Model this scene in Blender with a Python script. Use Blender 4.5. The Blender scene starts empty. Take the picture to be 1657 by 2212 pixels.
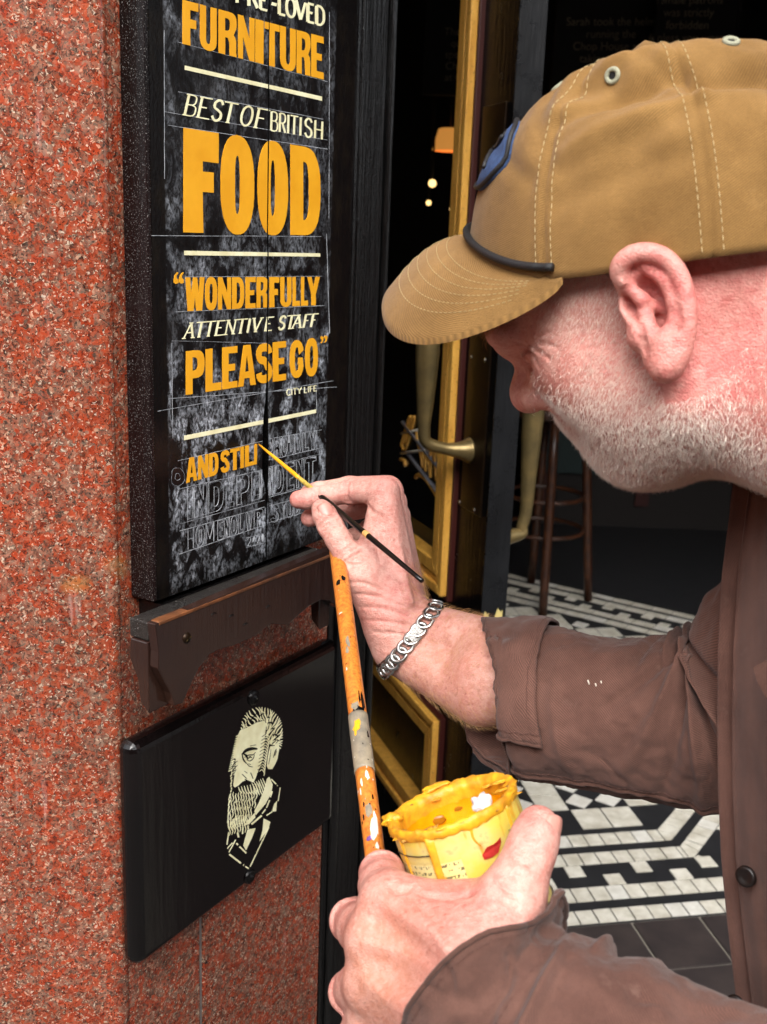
import bpy, bmesh, math, random
import numpy as np
from mathutils import Vector, Matrix, noise as mnoise
from mathutils.geometry import tessellate_polygon
random.seed(7); rng = np.random.default_rng(7)
scene = bpy.context.scene
col = scene.collection

# ------------------------------------------------------------------ camera
CAMZ = 1.4
FPX, CX, CY = 2300.0, 828.5, 1106.0          # focal length and centre in a 1657 x 2212 frame
_p, _r = math.radians(14.25), math.radians(2.25)
FW = np.array([0, math.cos(_p), -math.sin(_p)])
_rt = np.array([1.0, 0, 0]); _up = np.cross(_rt, FW)
RT = _rt*math.cos(_r) + _up*math.sin(_r)
UP = -_rt*math.sin(_r) + _up*math.cos(_r)
CAM = np.array([0, 0, CAMZ])
cd = bpy.data.cameras.new('camera'); cam = bpy.data.objects.new('camera', cd); col.objects.link(cam)
cam.matrix_world = Matrix(((RT[0], UP[0], -FW[0], 0), (RT[1], UP[1], -FW[1], 0), (RT[2], UP[2], -FW[2], CAMZ), (0, 0, 0, 1)))
cd.sensor_fit = 'VERTICAL'; cd.sensor_height = 36; cd.lens = FPX/2212*36
cd.clip_start = 0.02; cd.clip_end = 600
cd.dof.use_dof = True; cd.dof.focus_distance = 0.78; cd.dof.aperture_fstop = 15.0
scene.camera = cam

# ------------------------------------------------------------------ daylight: overcast street
SUN_AZ, SUN_EL = 184, 45        # where the light comes from (degrees clockwise from +Y), behind the camera
w = bpy.data.worlds.new('World'); scene.world = w; w.use_nodes = True
nt = w.node_tree; nt.nodes.clear()
sky = nt.nodes.new('ShaderNodeTexSky'); sky.sky_type = 'NISHITA'; sky.sun_disc = False
sky.sun_elevation = math.radians(SUN_EL); sky.sun_rotation = math.radians(SUN_AZ)
sky.air_density = 1.0; sky.dust_density = 4.0; sky.ozone_density = 1.0
hs = nt.nodes.new('ShaderNodeHueSaturation'); hs.inputs['Saturation'].default_value = 0.22   # cloud cover: almost no blue
bg = nt.nodes.new('ShaderNodeBackground'); bg.inputs['Strength'].default_value = 0.15
out = nt.nodes.new('ShaderNodeOutputWorld')
nt.links.new(sky.outputs[0], hs.inputs['Color']); nt.links.new(hs.outputs[0], bg.inputs['Color']); nt.links.new(bg.outputs[0], out.inputs[0])
sd = bpy.data.lights.new('sun', 'SUN'); sun = bpy.data.objects.new('sun', sd); col.objects.link(sun)
sd.energy = 1.25; sd.angle = math.radians(60); sd.color = (1.0, 0.97, 0.93)
_a, _e = math.radians(SUN_AZ), math.radians(SUN_EL)
sun.rotation_euler = Vector((math.sin(_a)*math.cos(_e), math.cos(_a)*math.cos(_e), math.sin(_e))).to_track_quat('Z', 'Y').to_euler()
scene.view_settings.view_transform = 'Standard'; scene.view_settings.look = 'None'
scene.view_settings.exposure = 1.46; scene.view_settings.gamma = 1.0
scene.cycles.max_bounces = 8; scene.cycles.caustics_reflective = False; scene.cycles.caustics_refractive = False
scene.cycles.use_denoising = True

# ------------------------------------------------------------------ geometry helpers
def ray(u, v): return FW + RT*(u-CX)/FPX - UP*(v-CY)/FPX
def C(u, v, d): return CAM + ray(u, v)*d                # the point seen at u, v at depth d
def hit(u, v, q, n):
    r = ray(u, v); return CAM + r*(((q-CAM)@n)/(r@n))
def ground(u, v): return hit(u, v, np.zeros(3), np.array([0, 0, 1.0]))
def azv(a): a = math.radians(a); return np.array([math.sin(a), math.cos(a), 0.0])
Z1 = np.array([0, 0, 1.0])
# splayed jamb plane that carries the sign: s along, n towards the street, z height
TIP = C(560, 962, 0.95)
DIR = azv(31); NRM = azv(121)
def W(s, n, z): return TIP*[1, 1, 0] + DIR*s + NRM*n + Z1*z
def S(u, v, n=0.0):
    p = hit(u, v, TIP+NRM*n, NRM); return float((p-TIP)@DIR), float(p[2])

def mesh(name, verts, faces, mat=None, parent=None, smooth=False):
    me = bpy.data.meshes.new(name)
    me.from_pydata([tuple(map(float, v)) for v in verts], [], [tuple(map(int, f)) for f in faces])
    if smooth: me.polygons.foreach_set('use_smooth', [True]*len(me.polygons))
    me.validate(); me.update()
    o = bpy.data.objects.new(name, me); col.objects.link(o)
    if mat: me.materials.append(mat)
    if parent is not None: o.parent = parent
    return o
def thing(name, label, cat, group=None, loc=(0, 0, 0)):
    o = bpy.data.objects.new(name, None); col.objects.link(o); o.empty_display_size = 0.05
    tag(o, label, cat, group); return o
def tag(o, label=None, cat=None, group=None, kind=None):
    if label: o['label'] = label
    if cat: o['category'] = cat
    if group: o['group'] = group
    if kind: o['kind'] = kind
    return o
def bevel(o, wdt=0.002, seg=2):
    m = o.modifiers.new('bevel', 'BEVEL'); m.width = wdt; m.segments = seg; m.limit_method = 'ANGLE'; m.harden_normals = False
    return o
BOXF = [(0, 3, 2, 1), (4, 5, 6, 7), (0, 1, 5, 4), (1, 2, 6, 5), (2, 3, 7, 6), (3, 0, 4, 7)]
def hexa(name, p8, mat, parent=None, bev=0.0, seg=2):
    o = mesh(name, p8, BOXF, mat, parent)
    fixn(o)
    if bev: bevel(o, bev, seg)
    return o
def fixn(o):
    bm = bmesh.new(); bm.from_mesh(o.data); bmesh.ops.recalc_face_normals(bm, faces=bm.faces); bm.to_mesh(o.data); bm.free()
def wbox(name, s0, s1, n0, n1, z0, z1, mat, parent=None, bev=0.0, seg=2):   # box in the jamb frame
    return hexa(name, [W(s0, n0, z0), W(s1, n0, z0), W(s1, n1, z0), W(s0, n1, z0), W(s0, n0, z1), W(s1, n0, z1), W(s1, n1, z1), W(s0, n1, z1)], mat, parent, bev, seg)
def box(name, x0, x1, y0, y1, z0, z1, mat, parent=None, bev=0.0):
    return hexa(name, [(x0, y0, z0), (x1, y0, z0), (x1, y1, z0), (x0, y1, z0), (x0, y0, z1), (x1, y0, z1), (x1, y1, z1), (x0, y1, z1)], mat, parent, bev)
def catmull(P, n):
    P = [np.asarray(p, float) for p in P]; P = [2*P[0]-P[1]]+P+[2*P[-1]-P[-2]]; out = []
    for i in range(1, len(P)-2):
        for k in range(n):
            t = k/n; a, b, c, d = P[i-1], P[i], P[i+1], P[i+2]
            out.append(0.5*((2*b)+(c-a)*t+(2*a-5*b+4*c-d)*t*t+(3*b-a-3*c+d)*t**3))
    out.append(P[-2]); return np.array(out)
def tube(name, pts, rad, mat, parent=None, seg=12, closed=False, caps=True, flat=1.0, ref=None):
    pts = [np.asarray(p, float) for p in pts]; n = len(pts)
    rad = [rad]*n if np.isscalar(rad) else list(rad)
    V = []; F = []
    t0 = None; nv = None
    for i in range(n):
        a = pts[(i-1) % n] if (closed or i > 0) else pts[i]; b = pts[(i+1) % n] if (closed or i < n-1) else pts[i]
        t = b-a; t = t/(np.linalg.norm(t)+1e-12)
        if nv is None:
            h = np.asarray(ref, float) if ref is not None else (Z1 if abs(t[2]) < 0.9 else np.array([1.0, 0, 0]))
            nv = h-t*(h@t)
        else: nv = nv-t*(nv@t)
        nv = nv/np.linalg.norm(nv); bv = np.cross(t, nv)
        for k in range(seg):
            a_ = 2*math.pi*k/seg; V.append(pts[i]+rad[i]*(math.cos(a_)*nv*flat+math.sin(a_)*bv))
    m = n if closed else n-1
    for i in range(m):
        for k in range(seg):
            i2 = (i+1) % n; k2 = (k+1) % seg
            F.append((i*seg+k, i2*seg+k, i2*seg+k2, i*seg+k2))
    if caps and not closed:
        F.append(tuple(range(seg))); F.append(tuple((n-1)*seg+k for k in reversed(range(seg))))
    o = mesh(name, V, F, mat, parent, True); fixn(o); return o
def lathe(name, prof, base, ax, mat, parent=None, seg=40, ref=(1, 0, 0.1)):
    ax = np.asarray(ax, float); ax = ax/np.linalg.norm(ax); h = np.asarray(ref, float); h = h-ax*(h@ax); h /= np.linalg.norm(h); b = np.cross(ax, h)
    V = []; F = []
    for (r, z) in prof:
        for k in range(seg):
            a = 2*math.pi*k/seg; V.append(np.asarray(base)+ax*z+r*(math.cos(a)*h+math.sin(a)*b))
    for i in range(len(prof)-1):
        for k in range(seg):
            F.append((i*seg+k, i*seg+(k+1) % seg, (i+1)*seg+(k+1) % seg, (i+1)*seg+k))
    o = mesh(name, V, F, mat, parent, True); fixn(o); return o

# ------------------------------------------------------------------ materials
def srgb(r, g, b): return tuple(((c/255+0.055)/1.055)**2.4 if c > 10 else c/255/12.92 for c in (r, g, b))+(1.0,)
class NB:
    def __init__(s, name):
        s.m = bpy.data.materials.new(name); s.m.use_nodes = True; s.t = s.m.node_tree
        s.b = s.t.nodes['Principled BSDF']; s.out = s.t.nodes['Material Output']
        s.tc = s.t.nodes.new('ShaderNodeTexCoord')
    def n(s, kind, **kw):
        nd = s.t.nodes.new('ShaderNode'+kind)
        for k, v in kw.items():
            if k in nd.inputs: nd.inputs[k].default_value = v
            else: setattr(nd, k, v)
        return nd
    def l(s, a, b): s.t.links.new(a, b)
    def vec(s, scale=(1, 1, 1), rot=(0, 0, 0), loc=(0, 0, 0), src='Object'):
        mp = s.n('Mapping'); mp.inputs['Scale'].default_value = scale; mp.inputs['Rotation'].default_value = rot; mp.inputs['Location'].default_value = loc
        s.l(s.tc.outputs[src], mp.inputs[0]); return mp.outputs[0]
    def noise(s, scale, detail=4, rough=0.6, vec=None, dist=0.0):
        nd = s.n('TexNoise', Scale=scale, Detail=detail, Roughness=rough, Distortion=dist); s.l(vec if vec is not None else s.tc.outputs['Object'], nd.inputs['Vector']); return nd.outputs[0]
    def ramp(s, src, stops, interp='LINEAR'):
        r = s.n('ValToRGB'); r.color_ramp.interpolation = interp; e = r.color_ramp.elements
        while len(e) < len(stops): e.new(0.5)
        for el, (p, c) in zip(e, stops): el.position = p; el.color = c if len(c) == 4 else tuple(c)+(1,)
        s.l(src, r.inputs[0]); return r.outputs[0]
    def mix(s, fac, a, b, mode='MIX'):
        m = s.n('MixRGB', blend_type=mode)
        for i, x in ((0, fac), (1, a), (2, b)):
            if hasattr(x, 'is_output'): s.l(x, m.inputs[i])
            else: m.inputs[i].default_value = x
        return m.outputs[0]
    def math(s, op, a, b=0.0, clamp=False):
        m = s.n('Math', operation=op); m.use_clamp = clamp
        for i, x in ((0, a), (1, b)):
            if hasattr(x, 'is_output'): s.l(x, m.inputs[i])
            else: m.inputs[i].default_value = x
        return m.outputs[0]
    def bump(s, h, strength=0.3, dist=0.001, prev=None):
        b = s.n('Bump', Strength=strength, Distance=dist); s.l(h, b.inputs['Height'])
        if prev is not None: s.l(prev, b.inputs['Normal'])
        return b.outputs[0]
    def done(s, color=None, rough=None, normal=None, **kw):
        for key, x in (('Base Color', color), ('Roughness', rough), ('Normal', normal)):
            if x is None: continue
            if hasattr(x, 'is_output'): s.l(x, s.b.inputs[key])
            else: s.b.inputs[key].default_value = x
        for k, v in kw.items(): s.b.inputs[k.replace('_', ' ')].default_value = v
        return s.m
BW = lambda v: (v, v, v, 1)

def mat_granite():
    q = NB('red_granite')
    wv = q.n('TexNoise', Scale=190, Detail=3); q.l(q.tc.outputs['Object'], wv.inputs['Vector'])
    add = q.n('VectorMath', operation='MULTIPLY_ADD'); q.l(wv.outputs['Color'], add.inputs[0]); add.inputs[1].default_value = (.009,)*3; q.l(q.tc.outputs['Object'], add.inputs[2])
    def vor(scale):
        v = q.n('TexVoronoi', Scale=scale); q.l(add.outputs[0], v.inputs['Vector']); s_ = q.n('SeparateColor'); q.l(v.outputs['Color'], s_.inputs[0]); return s_
    A, B_, C_ = vor(165), vor(350), vor(640)
    clump = q.noise(46, 3, 0.6)
    key = q.math('ADD', q.math('MULTIPLY', A.outputs[0], 0.60), q.math('MULTIPLY', clump, 0.45))
    c1 = q.ramp(key, [(0.0, srgb(98, 38, 24)), (0.24, srgb(136, 50, 30)), (0.36, srgb(162, 64, 38)), (0.45, srgb(168, 82, 54)), (0.51, srgb(128, 66, 46)), (0.55, srgb(92, 78, 68)), (0.64, srgb(140, 128, 114)), (0.72, srgb(78, 66, 58)), (0.82, srgb(120, 104, 92)), (0.94, srgb(186, 172, 154))])
    c2 = q.ramp(B_.outputs[0], [(0.0, srgb(20, 17, 17)), (0.13, srgb(78, 60, 52)), (0.27, srgb(140, 56, 34)), (0.48, srgb(162, 74, 46)), (0.62, srgb(104, 62, 46)), (0.76, srgb(136, 122, 108)), (0.955, srgb(206, 188, 164))], 'CONSTANT')
    c3 = q.ramp(C_.outputs[1], [(0.0, srgb(14, 12, 12)), (0.17, srgb(106, 52, 36)), (0.42, srgb(150, 68, 42)), (0.76, srgb(150, 96, 74)), (0.96, srgb(212, 194, 170))], 'CONSTANT')
    pick = q.ramp(q.noise(110, 3, 0.6), [(0.44, BW(0.10)), (0.60, BW(0.75))])
    c = q.mix(pick, c1, c2); c = q.mix(0.42, c, c3)
    big = q.noise(6, 3, 0.6)
    c = q.mix(0.25, c, q.ramp(big, [(0.35, srgb(96, 60, 52)), (0.62, srgb(190, 120, 96))]), 'OVERLAY')
    # limewashed drips and scuffs running down the face
    st = q.noise(1, 4, 0.6, q.vec((95, 95, 5))); st2 = q.noise(16, 2)
    sm = q.math('MULTIPLY', q.ramp(st, [(0.61, BW(0)), (0.74, BW(1))]), q.ramp(st2, [(0.54, BW(0)), (0.68, BW(1))]))
    c = q.mix(q.math('MULTIPLY', sm, 0.38), c, srgb(206, 176, 170))
    och = q.ramp(q.noise(9, 2, 0.5, q.vec((1, 1, 1), (0, 0, 0), (4.3, 1.1, 2.2))), [(0.70, BW(0)), (0.76, BW(0.6))])
    c = q.mix(och, c, srgb(196, 140, 74))
    c = q.mix(1.0, c, (1.12, 1.06, 1.00, 1), 'MULTIPLY')
    sp1 = q.n('TexVoronoi', Scale=900); q.l(add.outputs[0], sp1.inputs['Vector']); s1 = q.n('SeparateColor'); q.l(sp1.outputs['Color'], s1.inputs[0])
    c = q.mix(q.ramp(s1.outputs[0], [(0.0, BW(0.75)), (0.11, BW(0))], 'CONSTANT'), c, srgb(30, 24, 22)); c = q.mix(q.ramp(s1.outputs[1], [(0.0, BW(0.5)), (0.035, BW(0))], 'CONSTANT'), c, srgb(226, 210, 188))
    rg = q.ramp(q.noise(60, 3), [(0.3, BW(0.16)), (0.7, BW(0.34))])
    return q.done(c, rg, q.bump(q.noise(300, 4, 0.7), 0.15, 0.001), Specular_IOR_Level=0.45)
def mat_gloss(name, colr, rough=0.16, grain=0.25, sparkle=0.25, var=None, glint_speck=0.0, spec=0.28):
    q = NB(name)
    g = q.noise(1, 5, 0.65, q.vec((140, 140, 9)))
    f = q.noise(700, 3, 0.6)
    nrm = q.bump(g, grain, 0.0025); nrm = q.bump(f, sparkle, 0.0006, nrm)
    c = q.mix(q.ramp(q.noise(7, 4, 0.6), [(0.4, BW(0)), (0.65, BW(1))]), colr, var or colr)
    if glint_speck:
        sp = q.ramp(q.noise(1100, 2, 0.5), [(0.63, BW(0)), (0.68, BW(1))])  # pale specks painted in for the sparkle of the gloss
        c = q.mix(q.math('MULTIPLY', sp, glint_speck), c, srgb(150, 148, 145))
    rr = q.ramp(q.noise(25, 4, 0.7), [(0.3, BW(rough*0.7)), (0.7, BW(min(1, rough*1.9)))])
    return q.done(c, rr, nrm, Specular_IOR_Level=spec)
def mat_plain(name, colr, rough=0.5, metal=0.0, bumps=0.0, bscale=300, var=None, vscale=20, spec=0.5):
    q = NB(name)
    c = q.mix(q.ramp(q.noise(vscale, 4, 0.6), [(0.35, BW(0)), (0.68, BW(1))]), colr, var) if var else colr
    nrm = q.bump(q.noise(bscale, 4, 0.6), bumps, 0.001) if bumps else None
    return q.done(c, rough, nrm, Metallic=metal, Specular_IOR_Level=spec)
def mat_signpanel():
    # black signwriter's panel with wiped whiting/chalk left on it
    q = NB('chalky_black_panel')
    # local coordinates: x = s, y = z of the jamb frame (set on the plank meshes as UV)
    uv = q.tc.outputs['UV']
    sep = q.n('SeparateXYZ'); q.l(uv, sep.inputs[0])
    def band(x, a, b, w_): 
        up = q.n('MapRange', clamp=True); up.inputs[1].default_value = a; up.inputs[2].default_value = a+w_; q.l(x, up.inputs[0])
        dn = q.n('MapRange', clamp=True); dn.inputs[1].default_value = b-w_; dn.inputs[2].default_value = b; dn.inputs[3].default_value = 1; dn.inputs[4].default_value = 0; q.l(x, dn.inputs[0])
        return q.math('MULTIPLY', up.outputs[0], dn.outputs[0])
    mask = q.math('MULTIPLY', band(sep.outputs[0], -0.118, 0.106, 0.002), band(sep.outputs[1], 1.105, 3.0, 0.03))
    mpa = q.n('Mapping'); mpa.inputs['Scale'].default_value = (58, 34, 1); q.l(uv, mpa.inputs[0])
    mpb = q.n('Mapping'); mpb.inputs['Scale'].default_value = (330, 190, 1); q.l(uv, mpb.inputs[0])
    mpc = q.n('Mapping'); mpc.inputs['Scale'].default_value = (90, 420, 1); mpc.inputs['Rotation'].default_value = (0, 0, 0.12); q.l(uv, mpc.inputs[0])
    n1 = q.noise(1, 5, 0.65, mpa.outputs[0], 0.6); n2 = q.noise(1, 4, 0.7, mpb.outputs[0], 0.5); n3 = q.noise(1, 3, 0.6, mpc.outputs[0])
    a = q.ramp(n1, [(0.45, BW(0)), (0.66, BW(1))]); b = q.ramp(n2, [(0.44, BW(0.03)), (0.60, BW(1))]); c3 = q.ramp(n3, [(0.35, BW(0.5)), (0.7, BW(1))])
    dust = q.math('MULTIPLY', q.math('MULTIPLY', a, b), c3)
    # more chalk low on the panel, where the drawing is still being worked
    low = q.n('MapRange', clamp=True); low.inputs[1].default_value = 1.42; low.inputs[2].default_value = 1.22; low.inputs[3].default_value = 0.55; low.inputs[4].default_value = 1.9; q.l(sep.outputs[1], low.inputs[0])
    mpd = q.n('Mapping'); mpd.inputs['Scale'].default_value = (15, 11, 1); q.l(uv, mpd.inputs[0])
    patchy = q.ramp(q.noise(1, 3, 0.6, mpd.outputs[0], 0.8), [(0.38, BW(0.15)), (0.60, BW(1.0))])
    dust = q.math('MULTIPLY', q.math('MULTIPLY', q.math('MULTIPLY', dust, patchy), low.outputs[0]), mask, True)
    film = q.math('MULTIPLY', mask, q.ramp(n1, [(0.35, BW(0.0)), (0.75, BW(0.04))]))
    dust = q.math('ADD', dust, film, True)
    base = q.mix(q.ramp(q.noise(1, 4, 0.6, mpa.outputs[0]), [(0.45, BW(0)), (0.7, BW(1))]), srgb(9, 8, 8), srgb(22, 18, 13))
    c = q.mix(q.math('MULTIPLY', dust, 0.9), base, srgb(198, 204, 214))
    rr = q.ramp(dust, [(0.0, BW(0.22)), (0.35, BW(0.8))])
    g = q.noise(1, 5, 0.65, mpb.outputs[0])
    return q.done(c, rr, q.bump(g, 0.25, 0.0012), Specular_IOR_Level=0.22)
def mat_skin():
    q = NB('fair_skin')
    at = q.n('Attribute', attribute_name='flush')
    fac = q.n('SeparateColor'); q.l(at.outputs['Color'], fac.inputs[0])
    n1 = q.noise(30, 5, 0.65); n2 = q.noise(150, 5, 0.7); n3 = q.noise(430, 3, 0.6)
    base = q.mix(q.ramp(n1, [(0.36, BW(0)), (0.64, BW(1))]), srgb(216, 168, 154), srgb(202, 140, 127))
    base = q.mix(q.math('MULTIPLY', q.ramp(n2, [(0.46, BW(0)), (0.64, BW(1))]), 0.55), base, srgb(188, 112, 100))
    base = q.mix(q.math('MULTIPLY', q.ramp(n3, [(0.50, BW(0)), (0.68, BW(1))]), 0.35), base, srgb(226, 184, 170))
    base = q.mix(q.math('MULTIPLY', fac.outputs[0], q.ramp(n2, [(0.3, BW(0.45)), (0.62, BW(1.0))])), base, srgb(192, 98, 94))
    base = q.mix(q.math('MULTIPLY', fac.outputs[1], q.ramp(n2, [(0.35, BW(0.4)), (0.6, BW(1.0))])), base, srgb(172, 116, 88))
    fr = q.math('MULTIPLY', q.ramp(q.noise(260, 2, 0.4), [(0.64, BW(0)), (0.69, BW(1))]), q.ramp(n1, [(0.4, BW(0.1)), (0.6, BW(0.8))]))
    base = q.mix(q.math('MULTIPLY', fr, 0.6), base, srgb(150, 82, 66))
    v = q.n('TexVoronoi', Scale=900, distance='EUCLIDEAN'); q.l(q.tc.outputs['Object'], v.inputs['Vector'])
    nrm = q.bump(v.outputs['Distance'], 0.45, 0.0006)
    nrm = q.bump(q.noise(1, 4, 0.65, q.vec((190, 460, 320), (0.4, 0.7, 0.3))), 0.55, 0.0013, nrm)
    nrm = q.bump(q.noise(120, 4, 0.65), 0.30, 0.0014, nrm)
    rr = q.ramp(n2, [(0.3, BW(0.34)), (0.7, BW(0.56))])
    q.b.inputs['Subsurface Weight'].default_value = 0.04; q.b.inputs['Subsurface Radius'].default_value = (1.0, 0.4, 0.25); q.b.inputs['Subsurface Scale'].default_value = 0.003
    return q.done(base, rr, nrm, Specular_IOR_Level=0.4)
def mat_cloth(name, c0, c1, scale=26, weave=1400, dirt=None, rough=0.92, ws=0.3, angle=0.6, wm=0.32):
    q = NB(name)
    c = q.mix(q.ramp(q.noise(scale, 5, 0.65), [(0.34, BW(0)), (0.68, BW(1))]), c0, c1)
    uvv = q.n('Mapping'); uvv.inputs['Rotation'].default_value = (0, 0, angle); q.l(q.tc.outputs['UV'], uvv.inputs[0])
    wv = q.n('TexWave', Scale=weave, Distortion=0.6, Detail=1.0); wv.inputs['Detail Scale'].default_value = 2.0; q.l(uvv.outputs[0], wv.inputs['Vector'])
    c = q.mix(wm, c, wv.outputs['Color'], 'OVERLAY')
    f = q.noise(1500, 2, 0.5)
    c = q.mix(0.18, c, q.ramp(f, [(0.3, BW(0.2)), (0.7, BW(0.8))]), 'OVERLAY')
    if dirt:
        d = q.ramp(q.noise(48, 4, 0.7), [(0.62, BW(0)), (0.78, BW(1))]); c = q.mix(q.math('MULTIPLY', d, 0.3), c, dirt)
    nrm = q.bump(wv.outputs['Fac'], ws, 0.0004); nrm = q.bump(q.noise(90, 4, 0.6), 0.25, 0.002, nrm); nrm = q.bump(q.noise(700, 3, 0.6), 0.2, 0.0006, nrm)
    q.b.inputs['Sheen Weight'].default_value = 0.12; q.b.inputs['Sheen Roughness'].default_value = 0.5
    return q.done(c, rough, nrm, Specular_IOR_Level=0.2)
def mat_gold():
    q = NB('gilded_moulding')
    c = q.mix(q.ramp(q.noise(1, 4, 0.6, q.vec((60, 60, 12))), [(0.35, BW(0)), (0.7, BW(1))]), srgb(238, 182, 84), srgb(204, 144, 56))
    c = q.mix(q.math('MULTIPLY', q.ramp(q.noise(160, 3), [(0.6, BW(0)), (0.7, BW(1))]), 0.5), c, srgb(96, 62, 20))
    return q.done(c, q.ramp(q.noise(80, 3), [(0.3, BW(0.32)), (0.7, BW(0.55))]), q.bump(q.noise(240, 4, 0.6), 0.3, 0.001), Metallic=0.1, Specular_IOR_Level=0.5)
def mat_stick():
    q = NB('varnished_stick_wood')
    c = q.mix(q.ramp(q.noise(1, 4, 0.6, q.vec((420, 420, 26))), [(0.4, BW(0)), (0.68, BW(1))]), srgb(214, 132, 52), srgb(176, 92, 34))
    c = q.mix(q.ramp(q.noise(1, 3, 0.6, q.vec((500, 500, 90))), [(0.66, BW(0)), (0.71, BW(1))]), c, srgb(104, 52, 22))
    c = q.mix(q.ramp(q.noise(75, 2, 0.5), [(0.715, BW(0)), (0.725, BW(1))]), c, srgb(228, 222, 206))
    c = q.mix(q.ramp(q.noise(62, 2, 0.5, q.vec((1, 1, 1), (0, 0, 0), (3, 8, 2))), [(0.73, BW(0)), (0.74, BW(1))]), c, srgb(22, 20, 24))
    return q.done(c, 0.34, q.bump(q.noise(300, 3), 0.2, 0.001))
def mat_tape():
    q = NB('masking_tape_grey')
    c = q.mix(q.ramp(q.noise(90, 4), [(0.4, BW(0)), (0.65, BW(1))]), srgb(150, 138, 116), srgb(118, 110, 96))
    c = q.mix(q.ramp(q.noise(110, 2), [(0.68, BW(0)), (0.70, BW(1))]), c, srgb(226, 214, 190))
    return q.done(c, 0.55, q.bump(q.noise(400, 3), 0.3, 0.001))
def mat_can():
    q = NB('paint_tin_label'); uv = q.tc.outputs['UV']
    mp = q.n('Mapping'); mp.inputs['Scale'].default_value = (9, 3, 1); q.l(uv, mp.inputs[0])
    c = q.mix(q.ramp(q.noise(1, 4, 0.6, mp.outputs[0]), [(0.4, BW(0)), (0.62, BW(1))]), srgb(212, 186, 74), srgb(204, 186, 118))
    # lines of small print on the label
    sep = q.n('SeparateXYZ'); q.l(uv, sep.inputs[0])
    mw = q.n('Mapping'); mw.inputs['Scale'].default_value = (160, 24, 1); q.l(uv, mw.inputs[0])
    words = q.ramp(q.noise(1, 1, 0.4, mw.outputs[0]), [(0.44, BW(1)), (0.50, BW(0))])
    rows = q.ramp(q.math('FRACT', q.math('MULTIPLY', sep.outputs[1], 19)), [(0.0, BW(1)), (0.45, BW(1)), (0.5, BW(0))], 'CONSTANT')
    blk = q.math('MULTIPLY', q.math('MULTIPLY', q.math('GREATER_THAN', sep.outputs[0], 0.54), q.math('LESS_THAN', sep.outputs[0], 0.735)), q.math('LESS_THAN', sep.outputs[1], 0.72))
    c = q.mix(q.math('MULTIPLY', blk, 0.45), c, srgb(232, 222, 170))
    c = q.mix(q.math('MULTIPLY', q.math('MULTIPLY', words, rows), q.math('MULTIPLY', blk, 0.85)), c, srgb(70, 62, 44))
    runs = q.n('Mapping'); runs.inputs['Scale'].default_value = (26, 1.6, 1); q.l(uv, runs.inputs[0])
    r_ = q.ramp(q.noise(1, 3, 0.6, runs.outputs[0]), [(0.58, BW(0)), (0.64, BW(1))])
    c = q.mix(q.math('MULTIPLY', r_, 0.85), c, srgb(206, 140, 28))
    st = q.ramp(q.noise(1, 5, 0.7, mp.outputs[0]), [(0.60, BW(0)), (0.72, BW(1))])
    c = q.mix(q.math('MULTIPLY', st, 0.75), c, srgb(150, 112, 62))
    return q.done(c, 0.45, q.bump(q.noise(220, 4), 0.25, 0.001))
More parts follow.
